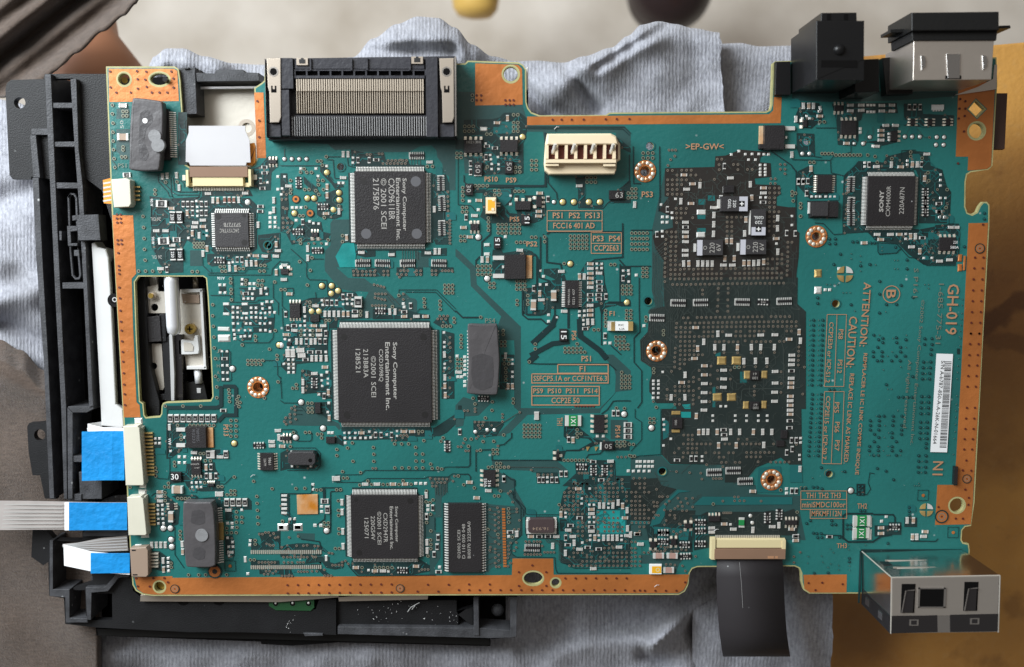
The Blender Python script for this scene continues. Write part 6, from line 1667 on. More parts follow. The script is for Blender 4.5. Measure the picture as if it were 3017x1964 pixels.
r4 = cable('black ribbon cable hanging down from the lower right connector', [('band', [(2209,1640,.12,192,0),(2210,1700,.16,198,0),(2213,1780,.2,198,0),(2217,1840,.18,198,0),(2220,1870,.14,198,0),(2223,1893,.06,198,0),(2226,1912,-.08,198,0),(2228,1926,-.28,198,0),(2229,1934,-.55,198,0),(2229,1934,-.9,198,0),(2228,1920,-1.3,198,0)], 'ffck', 0)])
b = MB(); b.ribbon([P(x, y, .2)[:2] for x, y in ((2178,1655),(2184,1720),(2188,1790))], .008, .222, 'fin'); obj('crease', b, r4)
wf = MB(); wf.prism(pp([556,370,722,370,723,385,735,412,738,478,726,478,724,487,560,487,557,478,547,476,548,412,556,390], .2), .17, .20, 'paper'); wfo = obj('ribbon_cable', wf); tag(wfo, 'white film end of the ribbon in the upper brown flap connector', 'ribbon cable', 'flat ribbon cables')
kp = MB(); kp.prism(pp([736,422,748,420,752,430,752,478,742,487,728,487,727,478,738,476], .05), -.02, .05, 'kapton'); kpo = obj('flex_cable', kp); tag(kpo, 'small orange film cable beside the white film end', 'flex cable')
for i in range(7): b = MB(); b.ribbon([P(728 + i * 2.4, 484 - i * 4, .06)[:2], P(740 + i * 2, 470 - i * 6, .06)[:2]], .012, .058 + i * .0005, 'rust'); obj('conductor', b, kpo)
kp = MB(); kp.prism(pp([303,530,326,524,334,590,330,600,306,598], -.1), -.13, -.1, 'kapton'); kpo = obj('flex_cable', kp); tag(kpo, 'bright orange film cable under the four pin white connector', 'flex cable')
for i in range(5): b = MB(); b.ribbon([P(304, 540 + i * 13, -.09)[:2], P(328, 536 + i * 13, -.09)[:2]], .05, -.095 + i * .001, 'ffcline'); obj('conductor', b, kpo)
# ------------------------------------------------------------------ the drive frame below the board
ch = thing('drive_frame', 'ribbed black plastic drive frame under the left half of the board', 'drive frame', 700, 1000, -2.2)
def plate(name, flat, z1, t, m, hol=(), inset=0.):
    return fill_curve(name, [pp(flat, z1)] + list(hol), z1 - t, z1, m, ch)
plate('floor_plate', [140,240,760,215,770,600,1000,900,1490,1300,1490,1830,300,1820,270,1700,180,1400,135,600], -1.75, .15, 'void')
plate('upper_plate', [16,262,20,245,32,235,128,232,132,217,330,217,345,700,300,560,240,515,232,300,215,230,150,232,152,528,92,520,92,528,38,528,28,515], -.42, .25, 'plastic', [circ(58,302,17,-.42)])
b = MB(); 
def rail(name, flat, z1=-.2, dep=1.3, m='plasticl'):
    bb = MB(); bb.prism(pp(flat, z1), z1 - dep, z1, m, .02); return obj(name, bb, ch)
rail('rib', [95,523,114,523,125,760,142,1060,160,1468,146,1468,128,1060,106,760]); rail('rib', [132,218,150,218,158,400,166,600,180,900,195,1200,198,1470,188,1470,180,1200,164,900,150,600,140,400])
rail('rib', [207,232,225,232,232,440,244,550,258,850,275,1195,262,1200,246,850,232,600,220,440]); rail('rib', [198,1200,214,1215,214,1470,200,1470])
for f in ([150,302,214,302,216,318,151,318],[155,417,226,416,228,432,156,432],[165,537,243,538,245,555,166,555],[183,832,258,832,258,850,184,850],[92,378,150,378,150,397,92,397],[200,1197,262,1197,274,1193,276,1204,256,1215,200,1216],[212,1343,246,1342,248,1361,212,1361]): rail('cross_rib', f, -.23)
rail('side_panel', [88,398,106,398,118,523,98,523]); rail('side_panel', [232,1390,300,1390,300,1470,236,1470], -.3); rail('side_panel', [198,1455,240,1455,240,1475,198,1475], -.26)
cl = rail('clip_block', [225,633,290,631,296,707,230,708], -.05, .5); rail('clip_finger', [212,635,226,633,228,648,213,650], -.12, .3); rail('clip_finger', [197,665,228,665,228,680,208,682,210,716,228,716,228,724,200,725], -.15, .3); rail('clip_finger', [217,736,232,736,234,754,218,754], -.12, .3); rail('clip_finger', [174,680,182,680,182,708,175,708], -.15, .3)
bb = MB(); lp = [(203,582),(210,571),(220,572),(226,584),(228,640),(232,740),(238,810),(234,820),(224,821),(215,810),(209,740),(205,640)]
bb.tube([P(x, y, -.45) for x, y in lp + lp[:2]], .045, 'plasticl', 6); obj('spring_loop', bb, ch)
plate('ear_plate', [80,1256,86,1246,140,1241,150,1300,165,1470,132,1468,118,1400,96,1400,84,1330], -.5, .22, 'plastic', [circ(117,1281,17,-.5)])
plate('lower_plate', [96,1560,135,1560,160,1590,243,1590,243,1565,380,1565,392,1740,420,1762,800,1764,806,1790,930,1795,940,1765,990,1765,990,1870,700,1862,560,1862,282,1848,258,1845,192,1838,188,1762,145,1755,142,1655,128,1665,92,1640], -.46, .25, 'plastic', [pp([268,1748,330,1748,331,1827,270,1827], -.46), pp([203,1738,251,1738,254,1820,205,1822], -.46), pp([154,1592,245,1596,270,1690,275,1712,203,1736,154,1735], -.46)])
rail('corner_wall', [252,1730,310,1728,345,1688,378,1688,380,1700,350,1702,318,1742,270,1746,268,1826,256,1826], -.28, 1.2); rail('corner_wall', [146,1592,156,1592,156,1736,205,1736,205,1820,258,1822,258,1834,194,1834,192,1760,146,1756], -.28, 1.2); rail('corner_wall', [245,1568,385,1568,385,1580,245,1580], -.3, .6)
rail('corner_wall', [268,1700,300,1694,304,1722,272,1722], -.7, .6); rail('post_plate', [240,1600,270,1640,272,1690,245,1690], -1.2, .3, 'void')
plate('right_lower_plate', [992,1768,1345,1768,1345,1800,1395,1788,1412,1770,1412,1755,1522,1755,1520,1875,1448,1882,1445,1878,992,1860], -.6, .25, 'plastic', [pp([1350,1810,1375,1792,1393,1790,1393,1846,1350,1846], -.6), pp([1413,1757,1503,1757,1503,1856,1413,1858], -.6)])
rail('wall', [1395,1758,1410,1756,1412,1872,1396,1872], -.34, .8); rail('wall', [1503,1757,1524,1757,1522,1876,1504,1878], -.34, .9); rail('wall', [995,1846,1412,1850,1500,1856,1520,1860,1518,1878,1440,1880,995,1868], -.38, .8)
bb = MB(); q = P(1466,1800,-.9); bb.dome(q[0], q[1], -1.0, .21, .16, 'plasticl'); obj('post', bb, ch, True)
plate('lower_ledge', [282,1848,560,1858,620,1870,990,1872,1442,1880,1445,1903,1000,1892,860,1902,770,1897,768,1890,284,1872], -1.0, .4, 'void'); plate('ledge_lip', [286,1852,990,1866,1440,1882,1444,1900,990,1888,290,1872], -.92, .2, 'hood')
rail('ledge_tab', [893,1865,950,1867,952,1873,898,1874], -.38, .3)
rail('back_wall', [530,200,575,198,580,335,535,337], -.12, 1.2); rail('back_wall', [575,213,631,216,636,205,715,204,722,212,762,214,764,238,580,240], -.15, 1.0); rail('back_wall', [1336,196,1375,190,1376,236,1340,238], -.3, .8, 'plastic')
rail('back_wall', [542,198,556,198,556,202,542,203], -.05, .3)
rail('hidden_side', [1541,205,1556,196,1556,260,1546,268], -.3, .4, 'white'); rail('hidden_side', [1544,268,1556,262,1556,330,1562,335,1552,335], -.5, .9, 'void')
pl = plate('cover_plate', [572,256,758,256,765,520,540,520,540,340,574,338], -.85, .08, 'alu', [circ(727,376,15,-.85)]); plate('cover_plate', [540,340,770,330,775,560,540,560], -.92, .05, 'alu')
rail('bright_edge', [590,254,755,252,755,260,590,262], -.5, .05, 'rod')
bb = MB(); q = P(727,376,-.85); bb.disc(q[0], q[1], -.846, .26, 'nickel', 24, .15); obj('screw_recess', bb, ch); bb = MB(); bb.dome(q[0] + .03, q[1] - .02, -1.25, .12, .08, 'blued'); obj('screw_head', bb, ch, True)
bb = MB(); bb.tube([P(490,236,-.6), P(490,236,.05), P(486,233,.18)], .07, 'gloss', 12); obj('locating_pin', bb, ch)
bb = MB(); bb.tube([P(367,236,-.6), P(367,236,-.2)], .09, 'brass', 12); obj('brass_post', bb, ch)
bb = MB(); bb.cyl(*P(470,1728,-.2)[:2], -.7, -.2, .2, 'brass', 18); obj('screw_head', bb, ch)
# white tray edge and pivot left of the board
bb = MB(); bb.prism(pp([268,716,278,712,288,727,312,734,320,760,326,850,336,1060,342,1190,362,1206,366,1262,298,1255,288,1060,276,850], -.35), -.9, -.35, 'lever', .06); obj('tray_edge', bb, ch)
bb = MB(); bb.prism(pp([322,780,334,760,345,760,362,1195,345,1185,338,1060], -.5), -1.2, -.5, 'void'); obj('tray_gap', bb, ch)
bb = MB(); q = P(336,884,-.3); bb.cyl(q[0], q[1], -.7, -.30, .20, 'gloss', 24); bb.disc(q[0], q[1], -.296, .11, 'void', 20); bb.disc(q[0] + .02, q[1] + .02, -.293, .075, 'fin', 16, .045); obj('pivot', bb, ch)
bb = MB(); bb.prism(pp([256,1261,360,1256,361,1268,258,1272], -.2), -.22, -.2, 'paper'); obj('cable_fold', bb, ch)
bb = MB(); q = P(432,1216,-.4); bb.dome(q[0], q[1], -.7, .16, .25, 'lever'); obj('white_stud', bb, ch, True)
# mechanism seen through the window
rail('window_frame', [395,812,425,812,432,940,440,1070,470,1184,470,1230,405,1230], -.35, .7, 'plastic')
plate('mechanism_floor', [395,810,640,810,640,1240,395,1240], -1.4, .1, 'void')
plate('bracket', [430,845,465,838,465,855,468,858,500,858,500,912,490,922,436,922,430,870], -.55, .08, 'alu', [circ(455,905,11,-.55)]); rail('bracket_arm', [424,815,462,815,464,842,430,846], -.75, .1, 'alu')
bb = MB(); q = P(450,870,-.5); bb.cyl(q[0], q[1], -.56, -.40, .12, 'nickel', 16); bb.cyl(q[0], q[1], -.40, -.33, .075, 'brass', 14); obj('bracket_screw', bb, ch)
rail('dark_block', [405,935,470,930,476,1005,410,1010], -.4, .3, 'chip'); rail('dark_block', [468,925,486,925,490,1005,475,1008], -.45, .5, 'plastic')
plate('slide_plate', [418,1012,476,1012,484,1140,480,1148,424,1150], -.62, .08, 'alu', [circ(453,1078,10,-.62)])
rail('slide_rail', [478,1010,500,985,510,1100,512,1180,486,1180], -.5, .5, 'plastic'); rail('slide_edge', [498,985,508,985,514,1100,514,1180,504,1180], -.42, .2, 'fin')
rail('lower_bar', [424,1165,486,1160,488,1178,430,1182], -.5, .3, 'plastic')
rail('dark_wall', [512,985,535,985,540,1180,516,1180], -.55, .4, 'blued')
bb = MB(); bb.tube([P(505,790,-.25), P(505,830,-.25), P(512,960,-.25), P(513,978,-.27), P(513,984,-.3)], [.21,.21,.21,.19,.08], 'rod', 20); obj('guide_rod', bb, ch, True)
plate('pickup_frame', [530,852,595,850,600,950,609,1086,550,1088,545,1050,536,1045,522,1045,526,990], -.75, .2, 'alu'); rail('pickup_edge', [535,852,595,850,598,860,538,862], -.6, .2, 'lever'); rail('pickup_edge', [588,852,596,850,608,1085,600,1087], -.6, .2, 'lever'); rail('pickup_edge', [550,1078,608,1078,609,1088,550,1088], -.6, .2, 'lever')
rail('pickup_cover', [534,865,586,868,588,893,538,893], -.68, .1, 'taupe')
k = rail('lens_holder', [525,1000,540,1000,570,1005,574,988,582,988,587,1030,584,1042,560,1044,526,1044], -.55, .15, 'lever'); bb = MB(); bb.prism(pp([541,1008,562,1010,570,1020,568,1034,542,1034], -.53), -.56, -.53, 'alu'); obj('lens_window', bb, ch)
bb = MB(); q = P(559,969,-.55); bb.cyl(q[0], q[1], -.72, -.55, .16, 'brass', 20); bb.box(q[0], q[1], -.56, -.547, .17, .04, 'void'); bb.box(q[0], q[1], -.56, -.546, .04, .17, 'void'); obj('cross_screw', bb, ch)
bb = MB(); bb.tube([P(583,1088,-.8), P(587,1128,-.8)], .12, 'rod', 14); obj('lead_shaft', bb, ch, True); bb = MB(); bb.tube([P(575,815,-.9), P(577,850,-.9)], .09, 'nickel', 12); obj('lead_shaft', bb, ch, True)
rail('motor_block', [532,1128,600,1122,612,1178,534,1176], -.8, .3, 'hood'); rail('motor_mark', [579,1143,592,1143,592,1158,580,1158], -.78, .1, 'fin')
# metal and green strips under the lower board edge
rail('metal_edge', [414,1752,1090,1752,824,1774,412,1772], -.3, .06, 'nickel'); rail('metal_edge', [995,1752,1262,1750,1260,1766,998,1772], -.3, .06, 'nickel')
gp = rail('connector_strip', [790,1758,925,1758,926,1790,915,1800,812,1798,792,1785], -.42, .1, 'greenpcb')
for x in (812, 862, 909): bb = MB(); q = P(x, 1778, -.4); bb.disc(q[0], q[1], -.412, .12, 'greenpcb', 16, .085); bb.disc(q[0], q[1], -.4125, .09, 'void', 16); bb.dome(q[0], q[1] + .02, -.412, .04, .03, 'tin'); obj('strip_pin', bb, ch)
for x, y in ((538,1765),(643,1765)): bb = MB(); q = P(x, y, -.4); bb.disc(q[0], q[1], -.455, .22, 'void', 20); obj('plate_notch', bb, ch)
lint = MB(); random.seed(11)
for i in range(420):                                                  # pale lint and scuffs on the dusty plastic
    if i < 300: x, y, zz = random.gauss(1430, 55), random.gauss(1828, 30), -.56
    elif i < 345: x, y, zz = random.gauss(1180, 80), random.gauss(1800, 25), -.57
    elif i < 360: x, y, zz = random.gauss(850, 8), random.gauss(1840, 12), -.44
    else: continue
    if not (995 < x < 1520 and 1762 < y < 1876) and i < 330: continue
    if 1350 < x < 1394 or (1412 < x < 1504 and y < 1857): zz = -.34 if 1394 < x < 1412 else None
    if zz is None: continue
    q = P(x, y, zz); r = random.uniform(.004, .016) * (1.6 if random.random() < .06 else 1); t = random.random() * 6
    lint.add([(q[0] + r * k * math.cos(t + j * 1.6), q[1] + r * math.sin(t + j * 1.6), zz + .006 + .004 * (j % 2)) for j, k in enumerate((1, 1.8, .9, .6))], [(0, 1, 2, 3)], 'lever')
for x, y in ((1215,1782),(1228,1775)): lint.tube([P(x - 14, y + 20, -.5), P(x - 4, y + 6, -.48), P(x + 8, y, -.49)], .012, 'lever', 5)
obj('lint', lint, ch, kind='stuff')
dust = MB(); random.seed(23)
for i in range(260):
    x, y = random.uniform(340, 2850), random.uniform(500, 1690)
    if x > 1900 and random.random() < .6: continue
    q = P(x, y, .04); r = random.uniform(.003, .0085); t = random.random() * 6
    dust.add([(q[0] + r * k * math.cos(t + j * 1.6), q[1] + r * math.sin(t + j * 1.6), .040 + .003 * (j % 2)) for j, k in enumerate((1, 2.2, .9, .5))], [(0, 1, 2, 3)], 'lever')
for x, y in ((1640,375),(2110,1560),(1935,1724),(745,1400)): q = P(x, y, .05); dust.tube([(q[0] - .07, q[1] - .05, .05), (q[0], q[1] + .02, .07), (q[0] + .07, q[1] + .01, .05)], .009, 'lever', 5)
obj('dust', dust, board, kind='stuff')
# ------------------------------------------------------------------ cloth under the board
def fabric(name, col, col2, period, amp, warm=0., streak=False):
    m = bpy.data.materials.new(name); m.use_nodes = True; nt = m.node_tree; N, L = nt.nodes, nt.links; b = N['Principled BSDF']
    b.inputs['Roughness'].default_value = .9; b.inputs['Specular IOR Level'].default_value = .15; b.inputs['Sheen Weight'].default_value = .25
    uv = N.new('ShaderNodeUVMap'); uv.uv_map = 'UVMap'
    w = N.new('ShaderNodeTexWave'); w.wave_type = 'BANDS'; w.bands_direction = 'X'; w.inputs['Scale'].default_value = 1 / period; w.inputs['Phase Offset'].default_value = 1.; w.inputs['Distortion'].default_value = 2.6; w.inputs['Detail'].default_value = 3; w.inputs['Detail Scale'].default_value = 1.2
    L.new(uv.outputs[0], w.inputs[0])
    n = N.new('ShaderNodeTexNoise'); n.inputs['Scale'].default_value = 4.5; n.inputs['Detail'].default_value = 6
    mp = N.new('ShaderNodeMapping'); mp.inputs['Scale'].default_value = (2.6, 1.2, 1) if not streak else (.9, 3.2, 1); L.new(uv.outputs[0], mp.inputs[0]); L.new(mp.outputs[0], n.inputs[0])
    n2 = N.new('ShaderNodeTexNoise'); n2.inputs['Scale'].default_value = 15; n2.inputs['Detail'].default_value = 8; n2.inputs['Roughness'].default_value = .75; L.new(uv.outputs[0], n2.inputs[0])
    r = N.new('ShaderNodeValToRGB'); r.color_ramp.elements[0].color = (*col, 1); r.color_ramp.elements[1].color = (*col2, 1); r.color_ramp.elements[0].position = .3; r.color_ramp.elements[1].position = .72
    a = N.new('ShaderNodeMath'); a.operation = 'ADD'; a.inputs[1].default_value = 0; mm = N.new('ShaderNodeMath'); mm.operation = 'MULTIPLY_ADD'; mm.inputs[1].default_value = .45
    L.new(n2.outputs['Fac'], mm.inputs[0]); m3 = N.new('ShaderNodeMath'); m3.operation = 'MULTIPLY'; m3.inputs[1].default_value = .55; L.new(n.outputs['Fac'], m3.inputs[0]); L.new(m3.outputs[0], mm.inputs[2])
    L.new(mm.outputs[0], r.inputs[0])
    mx = N.new('ShaderNodeMix'); mx.data_type = 'RGBA'; mx.blend_type = 'MULTIPLY'; mx.inputs[0].default_value = (.10 if not streak else 0.); L.new(r.outputs[0], mx.inputs[6]); L.new(w.outputs['Color'], mx.inputs[7]); L.new(mx.outputs[2], b.inputs['Base Color'])
    h = N.new('ShaderNodeMath'); h.operation = 'MULTIPLY_ADD'; h.inputs[1].default_value = .5; L.new(n2.outputs['Fac'], h.inputs[0])
    wm = N.new('ShaderNodeMath'); wm.operation = 'MULTIPLY'; wm.inputs[1].default_value = 0. if streak else .45; L.new(w.outputs['Fac'], wm.inputs[0]); L.new(wm.outputs[0], h.inputs[2])
    h.inputs[1].default_value = 2.2
    bp = N.new('ShaderNodeBump'); bp.inputs['Strength'].default_value = amp; bp.inputs['Distance'].default_value = .0005; L.new(h.outputs[0], bp.inputs['Height']); L.new(bp.outputs[0], b.inputs['Normal'])
    return m
M['cloth'] = fabric('grey_knit', (.20, .205, .235), (.53, .54, .595), .34, .6)
M['short'] = fabric('taupe_knit', (.055, .039, .030), (.14, .102, .080), .4, .8, streak=True)
from mathutils import noise as mn
def interp(tab, x):
    if x <= tab[0][0]: return tab[0][1]
    for (a, p), (b, q) in zip(tab, tab[1:]):
        if x <= b: t = (x - a) / (b - a); t = t * t * (3 - 2 * t); return p + (q - p) * t
    return tab[-1][1]
def sheet(name, m, xs, top, bot, zf, nx, ny, parent=None, thick=0., uvrot=0., raw=0.):
    """cloth as a height field over columns of the photo; upper and lower outline by table, z by function"""
    vs = []; uv = []; fs = []
    for i in range(nx + 1):
        xc = xs[0] + (xs[1] - xs[0]) * i / nx; t, b = interp(top, xc), interp(bot, xc)
        for j in range(ny + 1):
            v = j / ny; v = v ** 1.35; y = t + (b - t) * v; x = xc + raw * max(0, 1 - (nx - i) / 12) * (7 * mn.noise(Vector((y * .012, 0, nx))) + 3 * mn.noise(Vector((y * .06, 3, nx)))) + raw * (y - t) * .075 * max(0, 1 - (nx - i) / 40) * (y < 420); z = zf(x, y, y - t, b - y, x)
            vs.append(P(x, y, z)); uv.append((x * .01 + .0 * y, y * .01))
    for i in range(nx):
        for j in range(ny): k = i * (ny + 1) + j; fs.append((k, k + 1, k + ny + 2, k + ny + 1))
    me = bpy.data.meshes.new(name); me.from_pydata([(a * S, b * S, c * S) for a, b, c in vs], [], fs); me.materials.append(M[m])
    l = me.uv_layers.new(name='UVMap'); ca, sa = math.cos(uvrot), math.sin(uvrot)
    for lp in me.loops: u, v = uv[lp.vertex_index]; l.data[lp.index].uv = (u * ca - v * sa, u * sa + v * ca)
    for p in me.polygons: p.use_smooth = True
    me.update(); o = bpy.data.objects.new(name, me); link(o, parent)
    if thick: s = o.modifiers.new('thickness', 'SOLIDIFY'); s.thickness = thick * S; s.offset = -1
    return o
def fold(x, y, x0, y0, x1, y1, w, h):                                 # a ridge (h > 0) or valley along a line of the photo
    dx, dy = x1 - x0, y1 - y0; l = math.hypot(dx, dy); t = max(0, min(1, ((x - x0) * dx + (y - y0) * dy) / (l * l))); d = math.hypot(x - x0 - dx * t, y - y0 - dy * t)
    return h * math.exp(-(d / w) ** 2)
GF = [(1020,150,1400,120,60,.5),(1080,150,1330,150,26,-.45),(1560,300,1900,110,60,.35),(1660,180,1760,320,22,-.4),(1760,200,1960,75,16,-.25),(1540,250,1620,340,18,-.4),(1700,190,1880,100,45,.35),(1950,70,2110,100,50,.2),
 (-50,720,130,820,60,.5),(-20,900,130,850,40,.35),(0,960,130,1010,40,-.5),(-20,600,120,540,40,-.25),(0,1030,140,1090,50,.3),(1540,1900,1900,1830,30,-.35),(1560,1840,1800,1790,60,-.3),(1540,1880,1950,1880,50,.3),(1920,1900,2110,1740,22,.7),(1900,1930,1960,1964,24,-.5),(2040,1800,2100,1964,40,-.5),(2120,1700,2060,1850,26,-.6),(2320,1700,2360,1964,60,.3),(300,1930,1500,1940,40,.2),(440,150,640,180,50,.4)]
def zc_(x, y, dt, db, _):
    z = -2.1 + 1.5 * sum(fold(x, y, *f) for f in GF) + .6 * mn.noise(Vector((x * .0035, y * .0035, 1.3))) + .28 * mn.noise(Vector((x * .009, y * .006, 9.3))) + .10 * mn.noise(Vector((x * .016, y * .016, 4.1)))
    e = min(1., dt / 70.); z -= 1.1 * (1 - math.sqrt(max(0, 1 - (1 - e) ** 2)))
    e = min(1., max(0, 2452 - x - .0 * y) / 40.) if y > 900 else 1.
    return z - .25 * (1 - e)
gtop = [(-200,300),(0,292),(40,300),(130,330),(300,300),(420,230),(455,165),(490,142),(540,142),(600,165),(690,186),(760,190),(900,190),(1040,168),(1100,112),(1170,70),(1230,48),(1290,52),(1340,80),(1390,130),(1450,165),(1520,180),(1580,178),(1660,184),(1720,165),(1800,140),(1850,105),(1890,72),(1940,62),(1990,70),(2040,82),(2112,94),(2118,96)]
gbot = [(-200,2120),(3000,2120)]
def gx(f):                                                           # grey cloth ends in a raw edge on the right
    return f
cloth = sheet('grey_cloth', 'cloth', (-200, 2118), gtop, gbot, zc_, 260, 190, raw=1.)
tag(cloth, 'light grey ribbed knit cloth spread under the board and frame', 'cloth')
flap_top = [(2050,150),(2125,128),(2180,126),(2240,136),(2330,134),(2400,132),(2460,170),(2480,200)]
fl = sheet('cloth_layer', 'cloth', (2040, 2452), flap_top, [(2040,2120),(2452,2120)], lambda x, y, dt, db, _: -2.9 + .25 * mn.noise(Vector((x * .012, y * .008, 2.2))) + .9 * min(1, max(0, (y - 1600) / 200)) + fold(x, y, 2330, 1700, 2380, 1964, 40, .35) - 1.0 * (1 - math.sqrt(max(0, 1 - (1 - min(1, dt / 60)) ** 2))), 70, 170, cloth, uvrot=-.08, raw=1.2)
under = MB(); under.prism(pp([2430,1720,2580,1735,2560,1800,2530,1830,2450,1900,2430,1850], -3.4), -3.5, -3.4, 'taupe'); 
# ------------------------------------------------------------------ the sitter: a leg and taupe shorts
per = thing('person', 'seated person in taupe knit shorts with a bare leg in view', 'person', 150, 150, -9)
leg = MB(); leg.tube([P(330,520,-10), P(300,360,-10), P(268,230,-10), P(235,140,-10.6), P(205,60,-11), P(190,-60,-12), P(200,-200,-14)], [1.9,1.9,2.0,1.55,1.75,2.2,2.4], mat('skin', (.66, .30, .165), .5, noise=.06, nscale=30, bump=.1, bscale=60), 32); 
lo = obj('leg', leg, per, True)
def zs1(x, y, dt, db, _):
    u = (x * .62 + y * .79); return -5.2 + .55 * math.sin(u * .030) + .35 * math.sin(u * .075 + 1.) + .2 * mn.noise(Vector((x * .01, y * .01, 3)))
sheet('shorts', 'short', (-200, 410), [(-200,-160),(410,-160)], [(-200,330),(-60,300),(0,282),(60,262),(120,232),(160,205),(220,150),(300,85),(360,40),(395,4),(410,-20)], zs1, 90, 60, per, thick=.1, uvrot=.6)
def zs2(x, y, dt, db, _):
    return -1.12 - .5 * (1 - min(1, dt / 60)) + .22 * mn.noise(Vector((x * .006, y * .006, 7))) + fold(x, y, -50, 1080, 140, 1170, 40, .3) - .5 * (1 - min(1, max(0, 302 - x) / 14.))
sheet('shorts', 'short', (-220, 300), [(-220,930),(0,1000),(60,1030),(130,1090),(200,1240),(300,1500)], [(-220,2120),(300,2120)], zs2, 80, 120, per, thick=.1)
# ------------------------------------------------------------------ table, floor and the things on it
M['wood'] = mat('stained_board', (.33, .135, .030), .40, col2=(.68, .36, .09), nscale=13, noise=.3, bump=.35, bscale=500)
def blotch(m):
    nt = m.node_tree; N, L = nt.nodes, nt.links; bs = N['Principled BSDF']; src = bs.inputs['Base Color'].links[0].from_socket; tc = N.new('ShaderNodeTexCoord')
    for sc_, lo, hi, f, c in ((26, .56, .70, .55, (.17, .070, .026)), (70, .60, .72, .40, (.13, .055, .02)), (340, .52, .75, .30, (.52, .32, .13)), (9, .50, .66, .40, (.19, .085, .03))):
        n = N.new('ShaderNodeTexNoise'); n.inputs['Scale'].default_value = sc_; n.inputs['Detail'].default_value = 6; L.new(tc.outputs['Object'], n.inputs['Vector'])
        r = N.new('ShaderNodeMapRange'); r.inputs[1].default_value = lo; r.inputs[2].default_value = hi; r.inputs[4].default_value = f; L.new(n.outputs['Fac'], r.inputs[0])
        x = N.new('ShaderNodeMix'); x.data_type = 'RGBA'; L.new(r.outputs[0], x.inputs[0]); L.new(src, x.inputs[6]); x.inputs[7].default_value = (*c, 1); src = x.outputs[2]
    L.new(src, bs.inputs['Base Color'])
blotch(M['wood'])
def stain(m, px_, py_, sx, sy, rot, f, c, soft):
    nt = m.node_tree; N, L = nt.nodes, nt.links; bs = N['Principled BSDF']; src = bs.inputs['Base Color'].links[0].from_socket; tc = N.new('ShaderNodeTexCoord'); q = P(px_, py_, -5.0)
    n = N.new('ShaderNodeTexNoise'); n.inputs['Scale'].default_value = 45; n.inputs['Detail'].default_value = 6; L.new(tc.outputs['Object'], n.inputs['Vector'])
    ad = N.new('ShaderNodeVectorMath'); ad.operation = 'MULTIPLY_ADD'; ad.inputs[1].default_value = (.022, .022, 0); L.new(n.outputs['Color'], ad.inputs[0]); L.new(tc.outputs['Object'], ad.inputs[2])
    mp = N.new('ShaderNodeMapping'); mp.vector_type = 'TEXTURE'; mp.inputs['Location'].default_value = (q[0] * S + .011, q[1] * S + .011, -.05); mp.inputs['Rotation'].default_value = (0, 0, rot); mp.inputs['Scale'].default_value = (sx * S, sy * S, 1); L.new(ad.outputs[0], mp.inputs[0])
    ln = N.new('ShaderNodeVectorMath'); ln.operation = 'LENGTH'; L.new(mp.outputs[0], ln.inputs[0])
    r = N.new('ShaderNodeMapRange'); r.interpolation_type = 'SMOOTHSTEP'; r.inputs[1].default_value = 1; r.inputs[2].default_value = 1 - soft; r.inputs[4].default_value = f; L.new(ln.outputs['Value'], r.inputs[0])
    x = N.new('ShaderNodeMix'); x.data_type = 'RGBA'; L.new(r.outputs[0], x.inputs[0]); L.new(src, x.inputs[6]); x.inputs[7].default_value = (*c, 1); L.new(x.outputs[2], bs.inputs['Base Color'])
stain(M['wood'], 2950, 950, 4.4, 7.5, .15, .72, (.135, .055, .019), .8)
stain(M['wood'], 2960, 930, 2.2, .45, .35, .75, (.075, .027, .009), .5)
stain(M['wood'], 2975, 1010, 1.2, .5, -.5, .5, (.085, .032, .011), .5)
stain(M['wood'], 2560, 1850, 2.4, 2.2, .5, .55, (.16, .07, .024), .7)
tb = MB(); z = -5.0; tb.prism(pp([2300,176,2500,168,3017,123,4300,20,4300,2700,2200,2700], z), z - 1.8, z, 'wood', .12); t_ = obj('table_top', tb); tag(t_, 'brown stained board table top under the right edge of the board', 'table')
M['stain'] = mat('dark_stain', (.16, .062, .022), .5, noise=.3, nscale=40)
M['concrete'] = mat('concrete', (.54, .47, .385), .85, col2=(.90, .83, .74), nscale=11, noise=.2, bump=.4, bscale=40)
fo = MB(); fo.box(0, 0, -56, -55, 400, 400, 'concrete'); f_ = obj('floor', fo); f_['kind'] = 'structure'
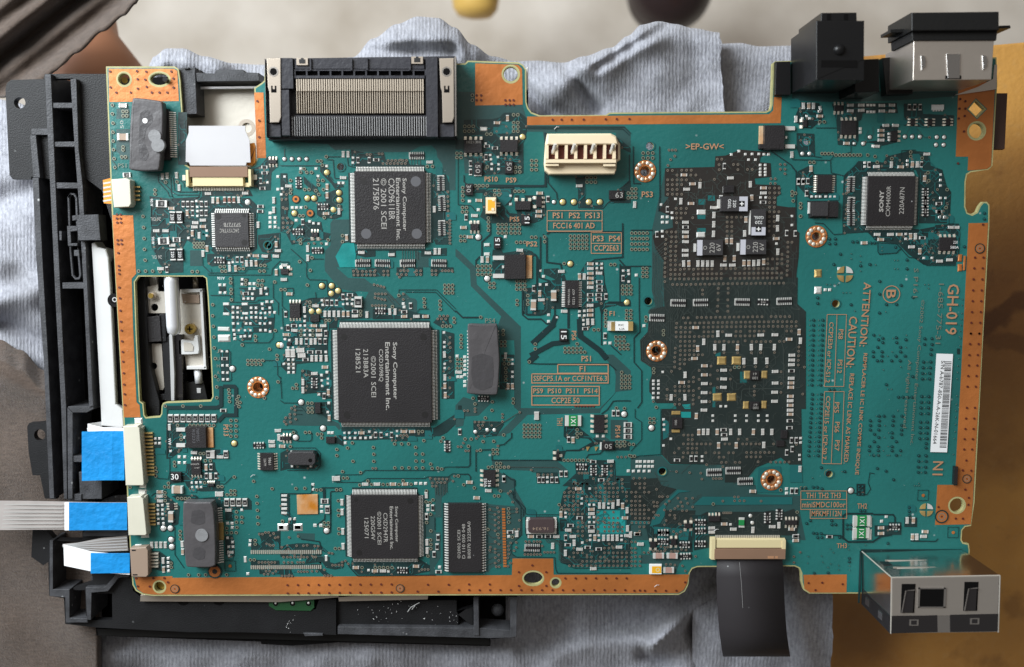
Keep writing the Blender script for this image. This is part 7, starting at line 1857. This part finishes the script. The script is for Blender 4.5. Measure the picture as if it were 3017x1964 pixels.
M['yellow'] = mat('yellow_paint', (.78, .50, .13), .45, noise=.06, nscale=20)
yp = MB(); yp.tube([P(1404,-120,-40), P(1402,-20,-40), P(1400,25,-40), P(1399,45,-40), P(1399,54,-40)], [1.8,1.7,1.55,1.2,.3], 'yellow', 24); o = obj('wooden_peg', yp, None, True); tag(o, 'blurred yellow round ended peg lying on the floor at the top', 'peg')
M['maroon'] = mat('dark_gloss', (.03, .018, .018), .3)
db = MB(); q = P(1993,-72,-38); db.dome(q[0], q[1], -41, 3.1, 3.0, 'maroon', 32, 8); db.cyl(q[0], q[1], -44, -41, 2.6, 'maroon', 32, 3.1); o = obj('pot', db, None, True); tag(o, 'dark round pot edge at the top of the floor', 'pot')
# ------------------------------------------------------------------ lettering
tmp = []
for rec in TEXTS:
    cu = bpy.data.curves.new('printed_text', 'FONT'); cu.body = rec[0]; cu.size = 1; cu.offset = rec[9]; cu.resolution_u = 2
    o = bpy.data.objects.new('printed_text', cu); COL.objects.link(o); tmp.append(o)
bpy.context.view_layer.update(); dg = bpy.context.evaluated_depsgraph_get()
meshes = [bpy.data.meshes.new_from_object(o.evaluated_get(dg)) for o in tmp]
for o in tmp: c = o.data; bpy.data.objects.remove(o); bpy.data.curves.remove(c)
NT = 0
for me, (body, x, y, L_, H_, deg, m, parent, z, bold, name) in zip(meshes, TEXTS):
    if not me.vertices: continue
    xs = [v.co.x for v in me.vertices]; ys = [v.co.y for v in me.vertices]; x0, x1, y0, y1 = min(xs), max(xs), min(ys), max(ys)
    NT += 1; q = P(x, y, z); c = cm(x, y) * (D - z) / D; sx, sy = L_ * c / (x1 - x0), H_ * c / (y1 - y0); a = -math.radians(deg); ca, sa = math.cos(a), math.sin(a)
    for v in me.vertices:
        u, w = (v.co.x - (x0 + x1) / 2) * sx, (v.co.y - (y0 + y1) / 2) * sy
        v.co = ((q[0] + u * ca - w * sa) * S, (q[1] + u * sa + w * ca) * S, (z + .005 + .0002 * (NT % 5)) * S)
    me.materials.clear(); me.materials.append(M[m]); obj(name, me, parent)
